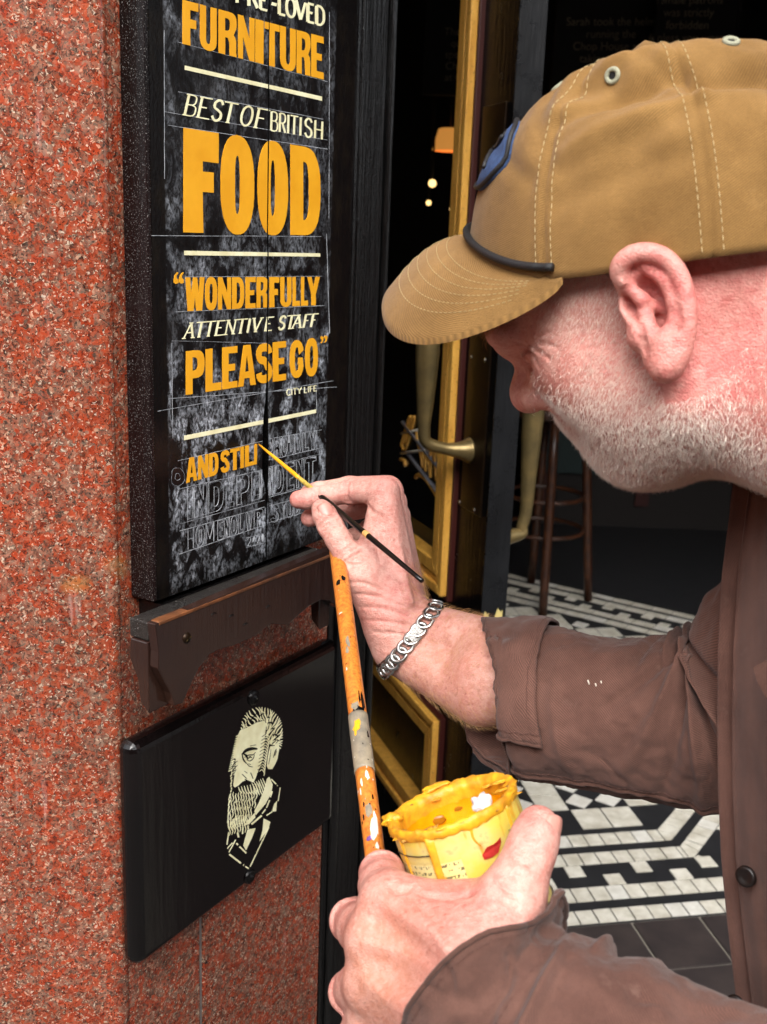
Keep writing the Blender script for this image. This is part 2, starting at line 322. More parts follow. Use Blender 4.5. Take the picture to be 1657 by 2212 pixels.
M = dict(
    arris=None,
    granite=mat_granite(), black=mat_gloss('black_gloss_paint', srgb(9, 8, 8), 0.15, 0.5, 0.25, srgb(13, 11, 11)),
    maroon=mat_gloss('black_maroon_gloss_paint', srgb(24, 13, 13), 0.16, 0.25, 0.5, srgb(14, 10, 10), 0.5),  # its specks are painted glints
    postblack=mat_gloss('ridged_black_paint', srgb(9, 9, 9), 0.13, 1.0, 0.45, srgb(6, 6, 6), 0.0, 0.65),
    edgegrey=mat_gloss('worn_black_edge_paint', srgb(22, 23, 25), 0.26, 1.0, 0.6, srgb(10, 10, 11)),
    brownwood=mat_gloss('dark_brown_gloss_wood', srgb(52, 33, 25), 0.10, 0.2, 0.12, srgb(38, 24, 22), 0.0, 0.6),
    wornwood=mat_plain('bare_worn_wood', srgb(122, 74, 42), 0.5, 0, 0.3, 250, srgb(70, 42, 26), 60),
    mortar=mat_plain('grey_mortar', srgb(120, 112, 106), 0.9, 0, 0.4, 300, srgb(96, 88, 84)),
    panel=mat_signpanel(), yellow=mat_plain('sign_yellow_enamel', srgb(238, 170, 34), 0.32, 0, 0.12, 380, srgb(228, 158, 26), 40),
    cream=mat_plain('cream_enamel', srgb(250, 246, 206), 0.35, 0, 0.15, 380, srgb(228, 220, 172), 60),
    chalkdim=mat_plain('faint_chalk_line', srgb(206, 210, 216), 0.95, 0, 0, 100, srgb(130, 134, 140), 90),
    chalk=mat_plain('chalk_line', srgb(206, 210, 216), 0.95, 0, 0, 100, srgb(120, 124, 130), 130), ink=mat_plain('black_enamel_line', srgb(12, 11, 11), 0.25),
    gold=mat_gold(), brass=mat_plain('aged_brass', srgb(138, 118, 76), 0.38, 0.7, 0.15, 400, srgb(112, 98, 66), 30),
    bronze=mat_plain('dark_bronze_plate', srgb(52, 36, 22), 0.34, 0.7, 0.1, 300, srgb(34, 26, 18), 18),
    steel=mat_plain('bright_screw_steel', srgb(205, 200, 185), 0.22, 1.0), silver=mat_plain('polished_silver', srgb(186, 184, 180), 0.20, 1.0, 0.1, 500),
    skin=mat_skin(), cap=mat_cloth('tan_cotton_twill', srgb(140, 106, 60), srgb(112, 82, 42), 16, 300, srgb(160, 126, 80), 0.9, 0.4, 1.05, 0.2),
    shirt=mat_cloth('faded_brown_cotton', srgb(106, 75, 65), srgb(82, 56, 48), 24, 210, srgb(160, 128, 116), 0.9, 0.4, 0.7),
    shirtin=mat_cloth('brown_cotton_inside', srgb(112, 78, 68), srgb(96, 66, 58), 24, 900),
    trouser=mat_cloth('dark_trouser_cloth', srgb(34, 33, 38), srgb(26, 26, 30), 20, 900), shoe=mat_plain('black_leather', srgb(24, 22, 22), 0.4, 0, 0.2),
    thread=mat_plain('pale_thread', srgb(186, 166, 122), 0.8), threadbrown=mat_plain('brown_thread', srgb(92, 62, 54), 0.9), eyelet=mat_plain('grey_green_thread', srgb(146, 146, 124), 0.8, 0, 0.5, 900),
    dark=mat_plain('hole_shade_flex_black', srgb(6, 6, 6), 0.9), cord=mat_plain('black_braided_cord', srgb(22, 22, 24), 0.6, 0, 0.4, 900),
    patch=mat_plain('blue_patch_cloth', srgb(52, 76, 116), 0.85, 0, 0.4, 900, srgb(38, 58, 94), 300), button=mat_plain('dark_button', srgb(26, 18, 16), 0.4),
    hair=mat_plain('white_stubble', srgb(236, 224, 212), 0.5), nail=mat_plain('finger_nail', srgb(200, 144, 130), 0.30, 0, 0.1, 300, srgb(188, 126, 114), 120),
    armhair=mat_plain('sandy_hair', srgb(196, 150, 98), 0.5),
    stick=mat_stick(), tape=mat_tape(), brushblack=mat_plain('black_lacquer', srgb(14, 13, 13), 0.14), can=mat_can(),
    paint=mat_plain('wet_yellow_paint', srgb(238, 170, 14), 0.16, 0, 0.1, 120, srgb(222, 150, 10), 60), driedpaint=mat_plain('dried_yellow_paint', srgb(228, 168, 34), 0.45, 0, 0.5, 260, srgb(186, 124, 30), 110),
    crust=mat_plain('old_brown_crust', srgb(150, 112, 52), 0.6, 0, 0.5, 400, srgb(196, 150, 60), 200), paintshade=mat_plain('hollow_shade_paint', srgb(150, 96, 10), 0.3),  # the darker yellow is the shade in hollows, put into the colour
    bristle=mat_plain('paint_loaded_bristle', srgb(216, 184, 78), 0.5, 0, 0.4, 900, srgb(150, 124, 60), 200),
    whitetile=mat_plain('ivory_floor_tile', srgb(210, 206, 194), 0.42, 0, 0.12, 200, srgb(174, 168, 152), 22), whitetile2=mat_plain('white_floor_tile', srgb(214, 212, 204), 0.4, 0, 0.12, 200, srgb(192, 188, 178), 30),
    blacktile=mat_plain('black_floor_tile', srgb(40, 40, 42), 0.42, 0, 0.15, 200, srgb(32, 32, 34), 16), quarry=mat_plain('black_quarry_tile', srgb(46, 40, 40), 0.5, 0, 0.2, 160, srgb(60, 52, 50), 14),
    grout=mat_plain('grey_grout', srgb(128, 122, 112), 0.95, 0, 0.3, 300), pave=mat_plain('street_paving', srgb(84, 82, 80), 0.85, 0, 0.3, 40, srgb(70, 68, 66), 3),
    wall=mat_plain('dark_interior_wall', srgb(26, 20, 18), 0.7), wood=mat_plain('red_brown_wood', srgb(72, 40, 22), 0.4, 0, 0.2, 200, srgb(40, 20, 12), 30), darkwood=mat_plain('dark_red_wood', srgb(60, 18, 12), 0.5),
    teal=mat_plain('dark_teal_paint', srgb(14, 40, 40), 0.5), blackboard=mat_plain('menu_board_black', srgb(16, 14, 13), 0.7), boardtext=mat_plain('faded_menu_lettering', srgb(150, 140, 120), 0.8),
    render=mat_plain('street_facade', srgb(120, 70, 55), 0.8, 0, 0.2, 30, srgb(96, 60, 50), 2), tin=mat_plain('tin_metal', srgb(180, 176, 166), 0.35, 0.9), red=mat_plain('red_label_mark', srgb(176, 40, 32), 0.5, 0, 0, 100, srgb(150, 26, 22), 200),
    oppbrick=mat_plain('opposite_brick', srgb(120, 92, 78), 0.85, 0, 0, 30, srgb(92, 72, 64), 2),
    leafwhite=mat_plain('crumpled_white_film', srgb(226, 224, 228), 0.3, 0, 0.3, 200), ivory=mat_plain('faded_white_paint', srgb(220, 214, 200), 0.6),
)
M['arris'] = mat_granite(); M['arris'].name = 'polished_granite_arris'
for nd_ in M['arris'].node_tree.nodes:
    if nd_.type == 'BSDF_PRINCIPLED':
        for lk in list(nd_.inputs['Roughness'].links): M['arris'].node_tree.links.remove(lk)
        nd_.inputs['Roughness'].default_value = 0.16
def emis(name, c, st):
    q = NB(name); q.b.inputs['Emission Color'].default_value = c; q.b.inputs['Emission Strength'].default_value = st; return q.done(c, 0.5)
M['bulb'] = emis('warm_bulb_glow', (1.0, 0.60, 0.22, 1), 1.5); M['shade'] = emis('amber_lamp_shade', (1.0, 0.40, 0.08, 1), 0.28)
def mat_glass():
    q = NB('door_glass'); t = q.t
    tr = q.n('BsdfTransparent'); tr.inputs[0].default_value = (0.72, 0.74, 0.72, 1); gl = q.n('BsdfGlossy'); gl.inputs['Roughness'].default_value = 0.03
    lw = q.n('LayerWeight'); lw.inputs[0].default_value = 0.5; fr = q.math('ADD', q.math('MULTIPLY', q.math('POWER', lw.outputs['Facing'], 5.0), 0.8), 0.04); mx = q.n('MixShader'); q.l(fr, mx.inputs[0]); q.l(tr.outputs[0], mx.inputs[1]); q.l(gl.outputs[0], mx.inputs[2]); q.l(mx.outputs[0], q.out.inputs[0]); return q.m
M['glass'] = mat_glass()

# ------------------------------------------------------------------ the setting
pv = mesh('street_pavement', [(-60, -60, -0.012), (60, -60, -0.012), (60, 60, -0.012), (-60, 60, -0.012)], [(0, 1, 2, 3)], M['pave']); tag(pv, kind='structure')
# lobby floor frame: x along the threshold, y inwards
FO = np.array([0.468, 1.996, 0.0]); FE1 = azv(78.9); FE2 = azv(-11.1)
def FL(x, y, z=0.0): return FO+FE1*x+FE2*y+Z1*z
fl = mesh('lobby_floor', [FL(-1.9, 0, 0), FL(3.2, 0, 0), FL(3.2, 4.6, 0), FL(-1.9, 4.6, 0), FL(-1.9, 0, -0.01), FL(3.2, 0, -0.01)], [(0, 1, 2, 3), (4, 5, 1, 0)], M['blacktile'])
tag(fl, kind='structure')
def tile(name, poly, top, mat, parent, inset=0.0012, depth=0.006):
    poly = np.array(poly, float); c = poly.mean(0); n = len(poly)
    a = [FL(p[0], p[1], top-depth) for p in poly]
    inn = []
    for p in poly:
        d = c-p; inn.append(p+d/np.linalg.norm(d)*inset*1.4)
    b = [FL(p[0], p[1], top) for p in inn]
    F = [tuple(n+i for i in range(n))]+[(i, (i+1) % n, n+(i+1) % n, n+i) for i in range(n)]
    return mesh(name, a+b, F, mat, parent)
def white(poly, warm=True):
    return tile('tile', poly, 0.0014+random.uniform(0, 0.0006), M['whitetile' if warm else 'whitetile2'], fl, 0.0011)
def rect(x0, x1, y0, y1): return [(x0, y0), (x1, y0), (x1, y1), (x0, y1)]
SQ2 = math.sqrt(0.5); CANT = -0.040
def cant_pt(a, off): # along the splayed border: a from its lower corner, off outwards
    return a
U_ = 0.0418
def run(f, t0, t1, o0, o1, step=U_, gap=0.0016):
    k = 0; t = t0
    while t < t1-0.004:
        e = min(t+step, t1); white([f(t+gap/2, o0), f(e-gap/2, o0), f(e-gap/2, o1), f(t+gap/2, o1)], random.random() < 0.72); t = e
# border along the threshold
fr = lambda x, y: (x, y)
run(fr, -0.22, 1.0, 0.0, 0.047); run(fr, -0.20, 1.0, 0.077, 0.128)
xin = lambda y: y+CANT+0.01                   # the splayed border's inner edge crosses the rows here
run(fr, -0.13, 0.341, 0.215, 0.263); run(fr, -0.13, 0.3175, 0.292, 0.342)
white([(0.3185, 0.342), (0.3185, 0.292), (0.3345, 0.292), (0.3500, 0.3070), (0.3190, 0.3395)]); white([(0.342, 0.263), (0.342, 0.215), (0.3585, 0.215), (0.3785, 0.2350), (0.3550, 0.2765)]); white([(0.3558, 0.2774), (0.3795, 0.2360), (0.4000, 0.2565), (0.3685, 0.2890)])
for k in range(-1, 2):
    white(rect(0.189+0.1645*k, 0.231+0.1645*k, 0.170, 0.2135)); white(rect(0.1055+0.1645*k, 0.148+0.1645*k, 0.1295, 0.172))
white(rect(0.272+0.1645, 0.314+0.1645, 0.1295, 0.172)); white(rect(0.272, 0.314, 0.1295, 0.172))
white([(0.356, 0.2135), (0.368, 0.222), (0.394, 0.189), (0.377, 0.171), (0.353, 0.169)])
# splayed border on the right, 45 degrees
cd45 = lambda t, o: (0.318+SQ2*t+SQ2*o, 0.340+SQ2*t-SQ2*o)
run(cd45, 0.0, 1.0, 0.0, 0.046); run(cd45, 0.002, 1.0, 0.071, 0.117)
for k in range(4):
    a = 0.10+0.165*k; white([cd45(a, 0.118), cd45(a+0.042, 0.118), cd45(a+0.042, 0.160), cd45(a, 0.160)])
# far splayed border
fb = lambda t, o: (1.42-SQ2*t+SQ2*o, 1.13+SQ2*t+SQ2*o)
run(fb, 0.0, 1.9, 0.0, 0.046, 0.085); run(fb, 0.0, 1.9, 0.071, 0.117, 0.085); run(fb, 0.0, 1.9, 0.204, 0.25, 0.085); run(fb, 0.0, 1.9, 0.278, 0.32, 0.085)
for k in range(11):
    a = 0.06+0.165*k; white([fb(a, 0.118), fb(a+.045, 0.118), fb(a+.045, 0.160), fb(a, 0.160)]); a += 0.083; white([fb(a, 0.162), fb(a+.045, 0.162), fb(a+.045, 0.203), fb(a, 0.203)])
# the field: bars of ivory pairs round squares of diagonal white checks
PX, PY = 0.2445, 0.2560
def infield(poly):
    return all(p[1] > 0.362 and p[0]-p[1] < -0.062 and p[0]+p[1] < 2.545 for p in poly)
for i in range(-2, 5):
    for j in range(0, 8):
        x = 0.132+PX*i; y = 0.366+PY*j
        for q in (rect(x+.001, x+.0795, y, y+0.093), rect(x+.082, x+0.161, y, y+0.093)):
            if infield(q): white(q, True)
        for q in (rect(x+0.162, x+0.2435, y+0.0945, y+0.1735), rect(x+0.162, x+0.2435, y+0.1755, y+0.2545)):
            if infield(q): white(q, True)
        cxx = x+0.081; cyy = y+0.1745; r = 0.0385
        for ax, ay in ((-1, -1), (1, -1), (-1, 1), (1, 1)):
            q = [(cxx+ax*0.0405+dx*r, cyy+ay*0.0405+dy*r) for dx, dy in ((0, -1), (1, 0), (0, 1), (-1, 0))]
            if infield(q): white(q, False)
# black quarry tiles outside the threshold
ap = mesh('threshold_apron', [FL(-0.9, -1.0, -0.004), FL(1.6, -1.0, -0.004), FL(1.6, -0.001, -0.004), FL(-0.9, -0.001, -0.004)], [(0, 1, 2, 3)], M['grout']); tag(ap, kind='structure')
for i in range(-5, 9):
    for j in range(1, 7):
        x = 0.1015+0.157*i; y = -0.004-0.157*j
        tile('tile', rect(x+0.0025, x+0.1545, y+0.0025, y+0.1545), 0.0005, M['quarry'], ap, 0.0012)

# interior shell and street front
Pc0 = W(-0.1555, -0.025, 0)
def wallq(name, a, b, z0, z1, th, mat, side=1):
    a = np.array(a+(0,), float); b = np.array(b+(0,), float); t = (b-a)/np.linalg.norm(b-a); n = np.array([-t[1], t[0], 0])*side*th
    return tag(hexa(name, [a+Z1*z0, b+Z1*z0, b+n+Z1*z0, a+n+Z1*z0, a+Z1*z1, b+Z1*z1, b+n+Z1*z1, a+n+Z1*z1], mat), kind='structure')
wallq('back_wall', (-1.6, 6.6), (4.2, 6.6), -0.01, 2.9, 0.15, M['wall'])
wallq('left_inner_wall', (-1.6, 1.7), (-1.6, 6.6), -0.01, 2.9, 0.15, M['wall'])
wallq('right_inner_wall', (4.2, 6.6), (4.2, 1.9), -0.01, 2.9, 0.15, M['wall'])
cl = hexa('ceiling', [(-1.8, 1.3, 2.75), (4.4, 1.3, 2.75), (4.4, 6.8, 2.75), (-1.8, 6.8, 2.75), (-1.8, 1.3, 2.95), (4.4, 1.3, 2.95), (4.4, 6.8, 2.95), (-1.8, 6.8, 2.95)], M['wall']); tag(cl, kind='structure')
wallq('upper_front_wall', tuple(Pc0[:2]), tuple((Pc0+azv(78.9)*9)[:2]), 2.96, 10.0, 0.3, M['render'])
wallq('upper_left_wall', tuple((Pc0+azv(258.5)*10)[:2]), tuple(Pc0[:2]), 3.205, 10.0, 0.3, M['render'])
wallq('lower_left_wall', tuple((Pc0+azv(258.5)*10)[:2]), tuple((Pc0+azv(258.5)*1.31)[:2]), -0.01, 3.204, 0.3, M['render'])
opp = wallq('sky_blocking_opposite_wall', (-16, -8.5), (18, -7.0), -0.01, 6.2, 0.3, M['oppbrick'], -1)  # unseen, added to block low sky and darken the gloss reflections
wallq('street_front_wall', (2.35, 1.95), (4.4, 2.3), -0.01, 3.4, 0.2, M['render'])
wallq('lintel_wall', (0.02, 1.42), (2.4, 1.95), 2.45, 2.955, 0.2, M['black'])

# ------------------------------------------------------------------ granite pillar
pil = thing('granite_pillar', 'polished red granite pillar at the left edge of the entrance', 'pillar')
SC = -0.1555                                     # corner of the splayed face
def slab(name, s0, s1, z0, z1):
    o = wbox(name, s0, s1, -0.085, -0.025, z0, z1, M['granite'], pil, 0.002, 2); return o
slab('granite_slab', SC, 0.1545, 0.918, 3.2); slab('granite_slab', SC, -0.0535, 0.0, 0.914); slab('granite_slab', -0.0485, 0.1545, 0.0, 0.914)
wbox('mortar_joint', SC+0.01, 0.150, -0.09, -0.0275, 0.0, 3.2, M['mortar'], pil)
LF = azv(258.5); LN = azv(168.5)
Pc = W(SC, -0.025, 0)
def leftslab(z0, z1):
    a = Pc+LF*0.0005+Z1*z0; b = Pc+LF*1.3+Z1*z0; up = Z1*(z1-z0)
    ai = W(SC+0.0, -0.085, 0)*[1, 1, 0]+Z1*z0; bi = b-LN*0.06
    o = hexa('granite_slab', [a, b, bi, ai, a+up, b+up, bi+up, ai+up], M['granite'], pil); return o
leftslab(0.0, 3.2)
_b = (NRM+LN)/np.linalg.norm(NRM+LN)
tube('polished_arris', [Pc-_b*(1.092*.008-.0007)+Z1*z_ for z_ in (0, 1.0, 2.0, 3.2)], 0.008, M['arris'], pil, 32)
# ------------------------------------------------------------------ door post
post = thing('door_post', 'black painted timber door post with ridged brushwork beside the sign', 'door post')
def strip(name, s0, s1, n1, mat='postblack', bev=0.003, z0=0.0, z1=2.6, n0=-0.14):
    return wbox(name, s0, s1, n0, n1, z0, z1, M[mat], post, bev, 3)
strip('post_edge', 0.1560, 0.1665, -0.024); strip('post_bead', 0.1675, 0.181, -0.0185, bev=0.006); strip('post_face', 0.182, 0.229, -0.021); strip('post_bead', 0.230, 0.2395, -0.016, bev=0.0045); strip('post_edge', 0.2405, 0.2535, -0.030)
# ------------------------------------------------------------------ portrait board
pb = thing('portrait_board', 'black gloss board with a cream portrait of a bearded man', 'board')
bd = wbox('board', -0.1600, 0.1450, -0.0245, -0.003, 0.7765, 0.9905, mat_gloss('portrait_board_paint', srgb(8, 6, 6), 0.06, 0.07, 0.06, srgb(14, 9, 9), 0.0, 0.5), pb, 0.0095, 4)
for u, v in ((547, 1507), (539, 1893)):
    s, z = S(u, v, -0.003); lathe('screw_cover', [(0.0, 0.0042), (0.0022, 0.0040), (0.0035, 0.0022), (0.0055, 0.0030), (0.0072, 0.0018), (0.0078, -0.001)], W(s, -0.003, z), NRM, M['black'], pb, 20)

# ------------------------------------------------------------------ sign panel: two planks and a frame edge
sg = thing('sign_board', 'tall black sign panel with yellow and cream hand painted lettering', 'sign')
GAPC = [(583, -260), (582, -30), (580.5, 150), (579.5, 330), (578.5, 500), (578, 640), (577.6, 760), (577, 850), (574.5, 905), (573.5, 980), (573.2, 1020), (576, 1062), (575.7, 1110), (575.3, 1180), (575, 1240), (574.8, 1300)]
GAPW = [1.3, 1.3, 1.3, 1.4, 1.4, 1.5, 1.7, 2.6, 5.6, 7.2, 7.0, 2.2, 1.6, 1.5, 1.5, 1.5]
def gap_edges():
    L = []; R = []
    for (u, v), hw in zip(GAPC, GAPW):
        n = 3 if hw > 2 else 1
        L.append(S(u-hw, v)); R.append(S(u+hw*0.9, v))
    return L, R
GL, GR = gap_edges()
zt, zb = 1.98, 1.1095
def clampz(e): return [(s, min(zt, max(zb, z))) for s, z in e]
GL, GR = clampz(GL), clampz(GR)
def prism(name, poly, n0, n1, mat, parent, uv=False, bev=0.0, side=None):
    tri = tessellate_polygon([[Vector((p[0], p[1], 0)) for p in poly]])
    n = len(poly); V = [W(p[0], n1, p[1]) for p in poly]+[W(p[0], n0, p[1]) for p in poly]
    Fc = [tuple(t) for t in tri]+[(i, (i+1) % n, n+(i+1) % n, n+i) for i in range(n)]+[tuple(n+i for i in reversed(t)) for t in tri]
    o = mesh(name, V, Fc, mat, parent)
    if side:
        o.data.materials.append(side)
        for k, p in enumerate(o.data.polygons): p.material_index = 1 if len(tri) <= k < len(tri)+n else 0
    fixn(o)
    if uv:
        ul = o.data.uv_layers.new(name='UVMap')
        for lp in o.data.loops:
            p = np.array(o.data.vertices[lp.vertex_index].co); ul.data[lp.index].uv = (float((p-TIP)@DIR), float(p[2]))
    return o
def dens(e):
    out = []
    for i in range(len(e)-1):
        for k in range(3):
            t = k/3; s = e[i][0]*(1-t)+e[i+1][0]*t+random.uniform(-.0003, .0003); out.append((s, e[i][1]*(1-t)+e[i+1][1]*t))
    out.append(e[-1]); return out
GLd, GRd = dens(GL), dens(GR)
prism('plank', [(-0.1325, zt), (-0.1325, zb)]+list(reversed(GLd)), -0.0245, 0.0, M['panel'], sg, True, 0.0, M['ink'])  # plank sides coloured black for the shade in the split
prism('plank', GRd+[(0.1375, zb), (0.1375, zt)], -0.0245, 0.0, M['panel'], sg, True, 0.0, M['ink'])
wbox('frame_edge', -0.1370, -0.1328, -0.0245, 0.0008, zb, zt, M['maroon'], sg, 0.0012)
wbox('frame_edge', 0.1378, 0.1500, -0.0240, -0.004, zb, zt, M['black'], sg, 0.003)
wbox('gap_shade_backing', -0.12, 0.13, -0.0238, -0.016, zb, zt, M['dark'], sg)  # black sheet that paints the shade behind the plank gap
def gap_at(z):
    zs = [g[1] for g in GLd][::-1]; return np.interp(z, zs, [g[0] for g in GLd][::-1]), np.interp(z, [g[1] for g in GRd][::-1], [g[0] for g in GRd][::-1])

# ------------------------------------------------------------------ ledge
lg = thing('sign_ledge', 'carved dark brown wooden ledge under the sign with scalloped front', 'ledge')
Z3 = lambda x, y: (213.4+x*.3865, 1138.4+y*.3865)
fo = [(316, 545), (322, 600), (334, 700), (332, 790), (362, 850), (405, 930), (424, 1000), (470, 985), (492, 935), (515, 880), (560, 790), (620, 712), (680, 682), (760, 662), (850, 620), (900, 590), (962, 541), (1010, 546), (1060, 545), (1120, 490), (1180, 440), (1240, 407), (1290, 412), (1345, 455), (1352, 100)]
NF = 0.031
fp = [S(*Z3(*p), NF) for p in fo]
fasc = prism('fascia', fp, NF-0.009, NF, M['brownwood'], lg); bevel(fasc, 0.0018, 2)
s_l = fp[0][0]; s_r = fp[-1][0]; ztop = fp[0][1]
shm = mat_gloss('glint_specked_shelf_paint', srgb(34, 32, 31), 0.25, 0.2, 0.9, srgb(44, 40, 37), 0.55)  # pale specks paint sky glitter onto the gloss
wbox('batten', -0.128, s_r-0.004, -0.0245, 0.0010, ztop-0.016, ztop-0.0015, M['ink'], lg)
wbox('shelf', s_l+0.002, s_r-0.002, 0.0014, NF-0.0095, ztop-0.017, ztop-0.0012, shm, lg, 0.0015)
wbox('worn_edge', s_l+0.004, s_r-0.004, NF-0.0088, NF+0.0006, ztop-0.0022, ztop+0.0009, M['wornwood'], lg, 0.0008)
def bracket(s0, s1):
    prof = [(NF-0.0092, ztop-0.0175), (0.003, ztop-0.0175), (0.0015, ztop-0.034), (0.006, ztop-0.043), (0.0105, ztop-0.052), (0.0115, ztop-0.064), (0.0125, ztop-0.070), (NF-0.0092, ztop-0.078)]
    n = len(prof); V = [W(s0, a, b) for a, b in prof]+[W(s1, a, b) for a, b in prof]
    o = mesh('bracket', V, [tuple(range(n)), tuple(reversed(range(n, 2*n)))]+[(i, (i+1) % n, n+(i+1) % n, n+i) for i in range(n)], M['brownwood'], lg); fixn(o); bevel(o, 0.0012)
bracket(s_l+0.0008, s_l+0.026); bracket(s_r-0.020, s_r-0.002)
s, z = S(403.5, 1378, NF)
scw = lathe('screw', [(0.0, 0.0026), (0.0020, 0.0023), (0.0038, 0.0012), (0.0046, 0.0)], W(s, NF, z), NRM, M['bronze'], lg, 20)
mesh('screw_slot', [W(s-.0030, NF+.0024, z-.0018), W(s+.0030, NF+.0024, z+.0006), W(s+.0030, NF+.0024, z+.0016), W(s-.0030, NF+.0024, z-.0008)], [(0, 1, 2, 3)], M['brass'], scw)
for u, v in ((462, 1328), (500, 1332), (530, 1350), (579, 1312)):   # old dents, their shade drawn as black arcs
    s, z = S(u, v, NF); tube('dent_shade', [W(s+.0035*math.cos(a), NF+0.0001, z-.001+.0025*math.sin(a)) for a in np.linspace(0.5, 2.6, 7)], 0.0006, M['ink'], lg, 6)

# ------------------------------------------------------------------ lettering
def arc(cx, cy, rx, ry, a0, a1, n=10, p=2.4):
    out = []
    for a in np.linspace(math.radians(a0), math.radians(a1), n):
        c, s = math.cos(a), math.sin(a); out.append((cx+rx*math.copysign(abs(c)**(2/p), c), cy+ry*math.copysign(abs(s)**(2/p), s)))
    return out
def strokepoly(pts, wx, wy=None):
    pts = np.array(pts, float); wy = wx if wy is None else wy; n = len(pts); L = []; R = []
    for i in range(n):
        a = pts[max(0, i-1)]; b = pts[min(n-1, i+1)]; t = b-a; t = t/(np.linalg.norm(t)+1e-9); nn = np.array([-t[1], t[0]])
        o = np.array([nn[0]*wx/2, nn[1]*wy/2]); L.append(tuple(pts[i]+o)); R.append(tuple(pts[i]-o))
    return L+R[::-1]
def heavy(ch, sw=0.38, bh=0.16):
    h = sw
    if ch == 'F': return [[(0, 0), (h+.14, 0), (h+.12, .40), (.86, .40), (.86, .60), (h+.12, .60), (h+.12, 1-bh-.03), (1, 1-bh-.03), (1, 1), (0, 1)]]
    if ch == 'E': return [[(0, 0), (1, 0), (1, bh), (h+.06, bh), (h+.06, .42), (.85, .42), (.85, .42+bh), (h+.06, .42+bh), (h+.06, 1-bh), (1, 1-bh), (1, 1), (0, 1)]]
    if ch == 'L': return [[(0, 0), (1, 0), (1, bh+.02), (h+.08, bh+.02), (h+.08, 1), (0, 1)]]
    if ch == 'I': return [[(0, 0), (1, 0), (1, 1), (0, 1)]]
    if ch == 'T': return [[(.5-h/2, 0), (.5+h/2, 0), (.5+h/2, 1-bh), (1, 1-bh), (1, 1), (0, 1), (0, 1-bh), (.5-h/2, 1-bh)]]
    if ch == 'N': return [[(0, 0), (h*.82, 0), (h*.82, .52), (1-h*.86, 0), (1, 0), (1, 1), (1-h*.82, 1), (1-h*.82, .50), (h*.86, 1), (0, 1)]]
    if ch == 'U': return [[(0, 1)]+arc(.5, .26, .5, .27, 180, 360, 14)+[(1, 1), (1-h, 1)]+arc(.5, .28, .5-h, .14, 360, 180, 10)+[(h, 1)]]
    if ch == 'O': return [arc(.5, .5, .5, .51, 0, 360, 36)[:-1], arc(.5, .5, .5-h, .30, 0, 360, 24, 2.8)[:-1]]
    if ch == 'D': return [[(0, 0)]+arc(.45, .5, .55, .5, -90, 90, 18, 2.6)+[(0, 1)], [(h, .17)]+arc(h+.02, .5, 1-h-h+.02 if h < .47 else .1, .33, -90, 90, 12, 3)+[(h, .83)]]
    if ch == 'P': return [[(0, 0), (h, 0), (h, .36)]+arc(.5, .68, .5, .32, -90, 90, 14, 2.8)+[(0, 1)], [(h, .53)]+arc(h+.02, .69, .62-h, .155, -90, 90, 8, 3)+[(h, .845)]]
    if ch == 'R': return [[(0, 0), (h, 0), (h, .40), (.52, .40), (.60, .30), (.62, 0), (1, 0), (.97, .12), (.98, .34), (.93, .44), (.83, .49)]+arc(.55, .76, .45, .24, -40, 90, 10, 2.8)+[(0, 1)], [(h, .55)]+arc(h+.02, .70, .62-h, .145, -90, 90, 8, 3)+[(h, .845)]]
    if ch == 'S': 
        pts = arc(.5, .735, .5-h/2+.02, .165, 0, 270, 14, 2.5)[0:]+[(.62, .50)]+arc(.5, .265, .5-h/2+.02, .165, 60, -180, 14, 2.5)
        return [strokepoly(pts, h*1.0, .20)]
    if ch == 'G':
        pts = [(1-h/2, .66)]+arc(.5, .5, .5-h/2, .40, 22, 338, 24, 2.6)+[(1-h/2, .44), (.58, .44)]
        return [strokepoly(pts, h*.98, .19)]
    if ch == 'A': return [[(0, 0), (.30, 0), (.35, .19), (.65, .19), (.70, 0), (1, 0), (.70, 1), (.30, 1)], [(.39, .35), (.61, .35), (.50, .78)]]
    if ch == 'W': return [[(.12, 0), (.43, 0), (.5, .45), (.57, 0), (.88, 0), (1, 1), (.76, 1), (.71, .48), (.62, 1), (.40, 1), (.31, .48), (.25, 1), (0, 1)]]
    if ch == 'Y': return [[(.33, 0), (.67, 0), (.67, .38), (1, 1), (.66, 1), (.50, .62), (.34, 1), (0, 1), (.33, .38)]]
    if ch == 'V': return [[(.3, 0), (.7, 0), (1, 1), (.66, 1), (.5, .35), (.34, 1), (0, 1)]]
    return []
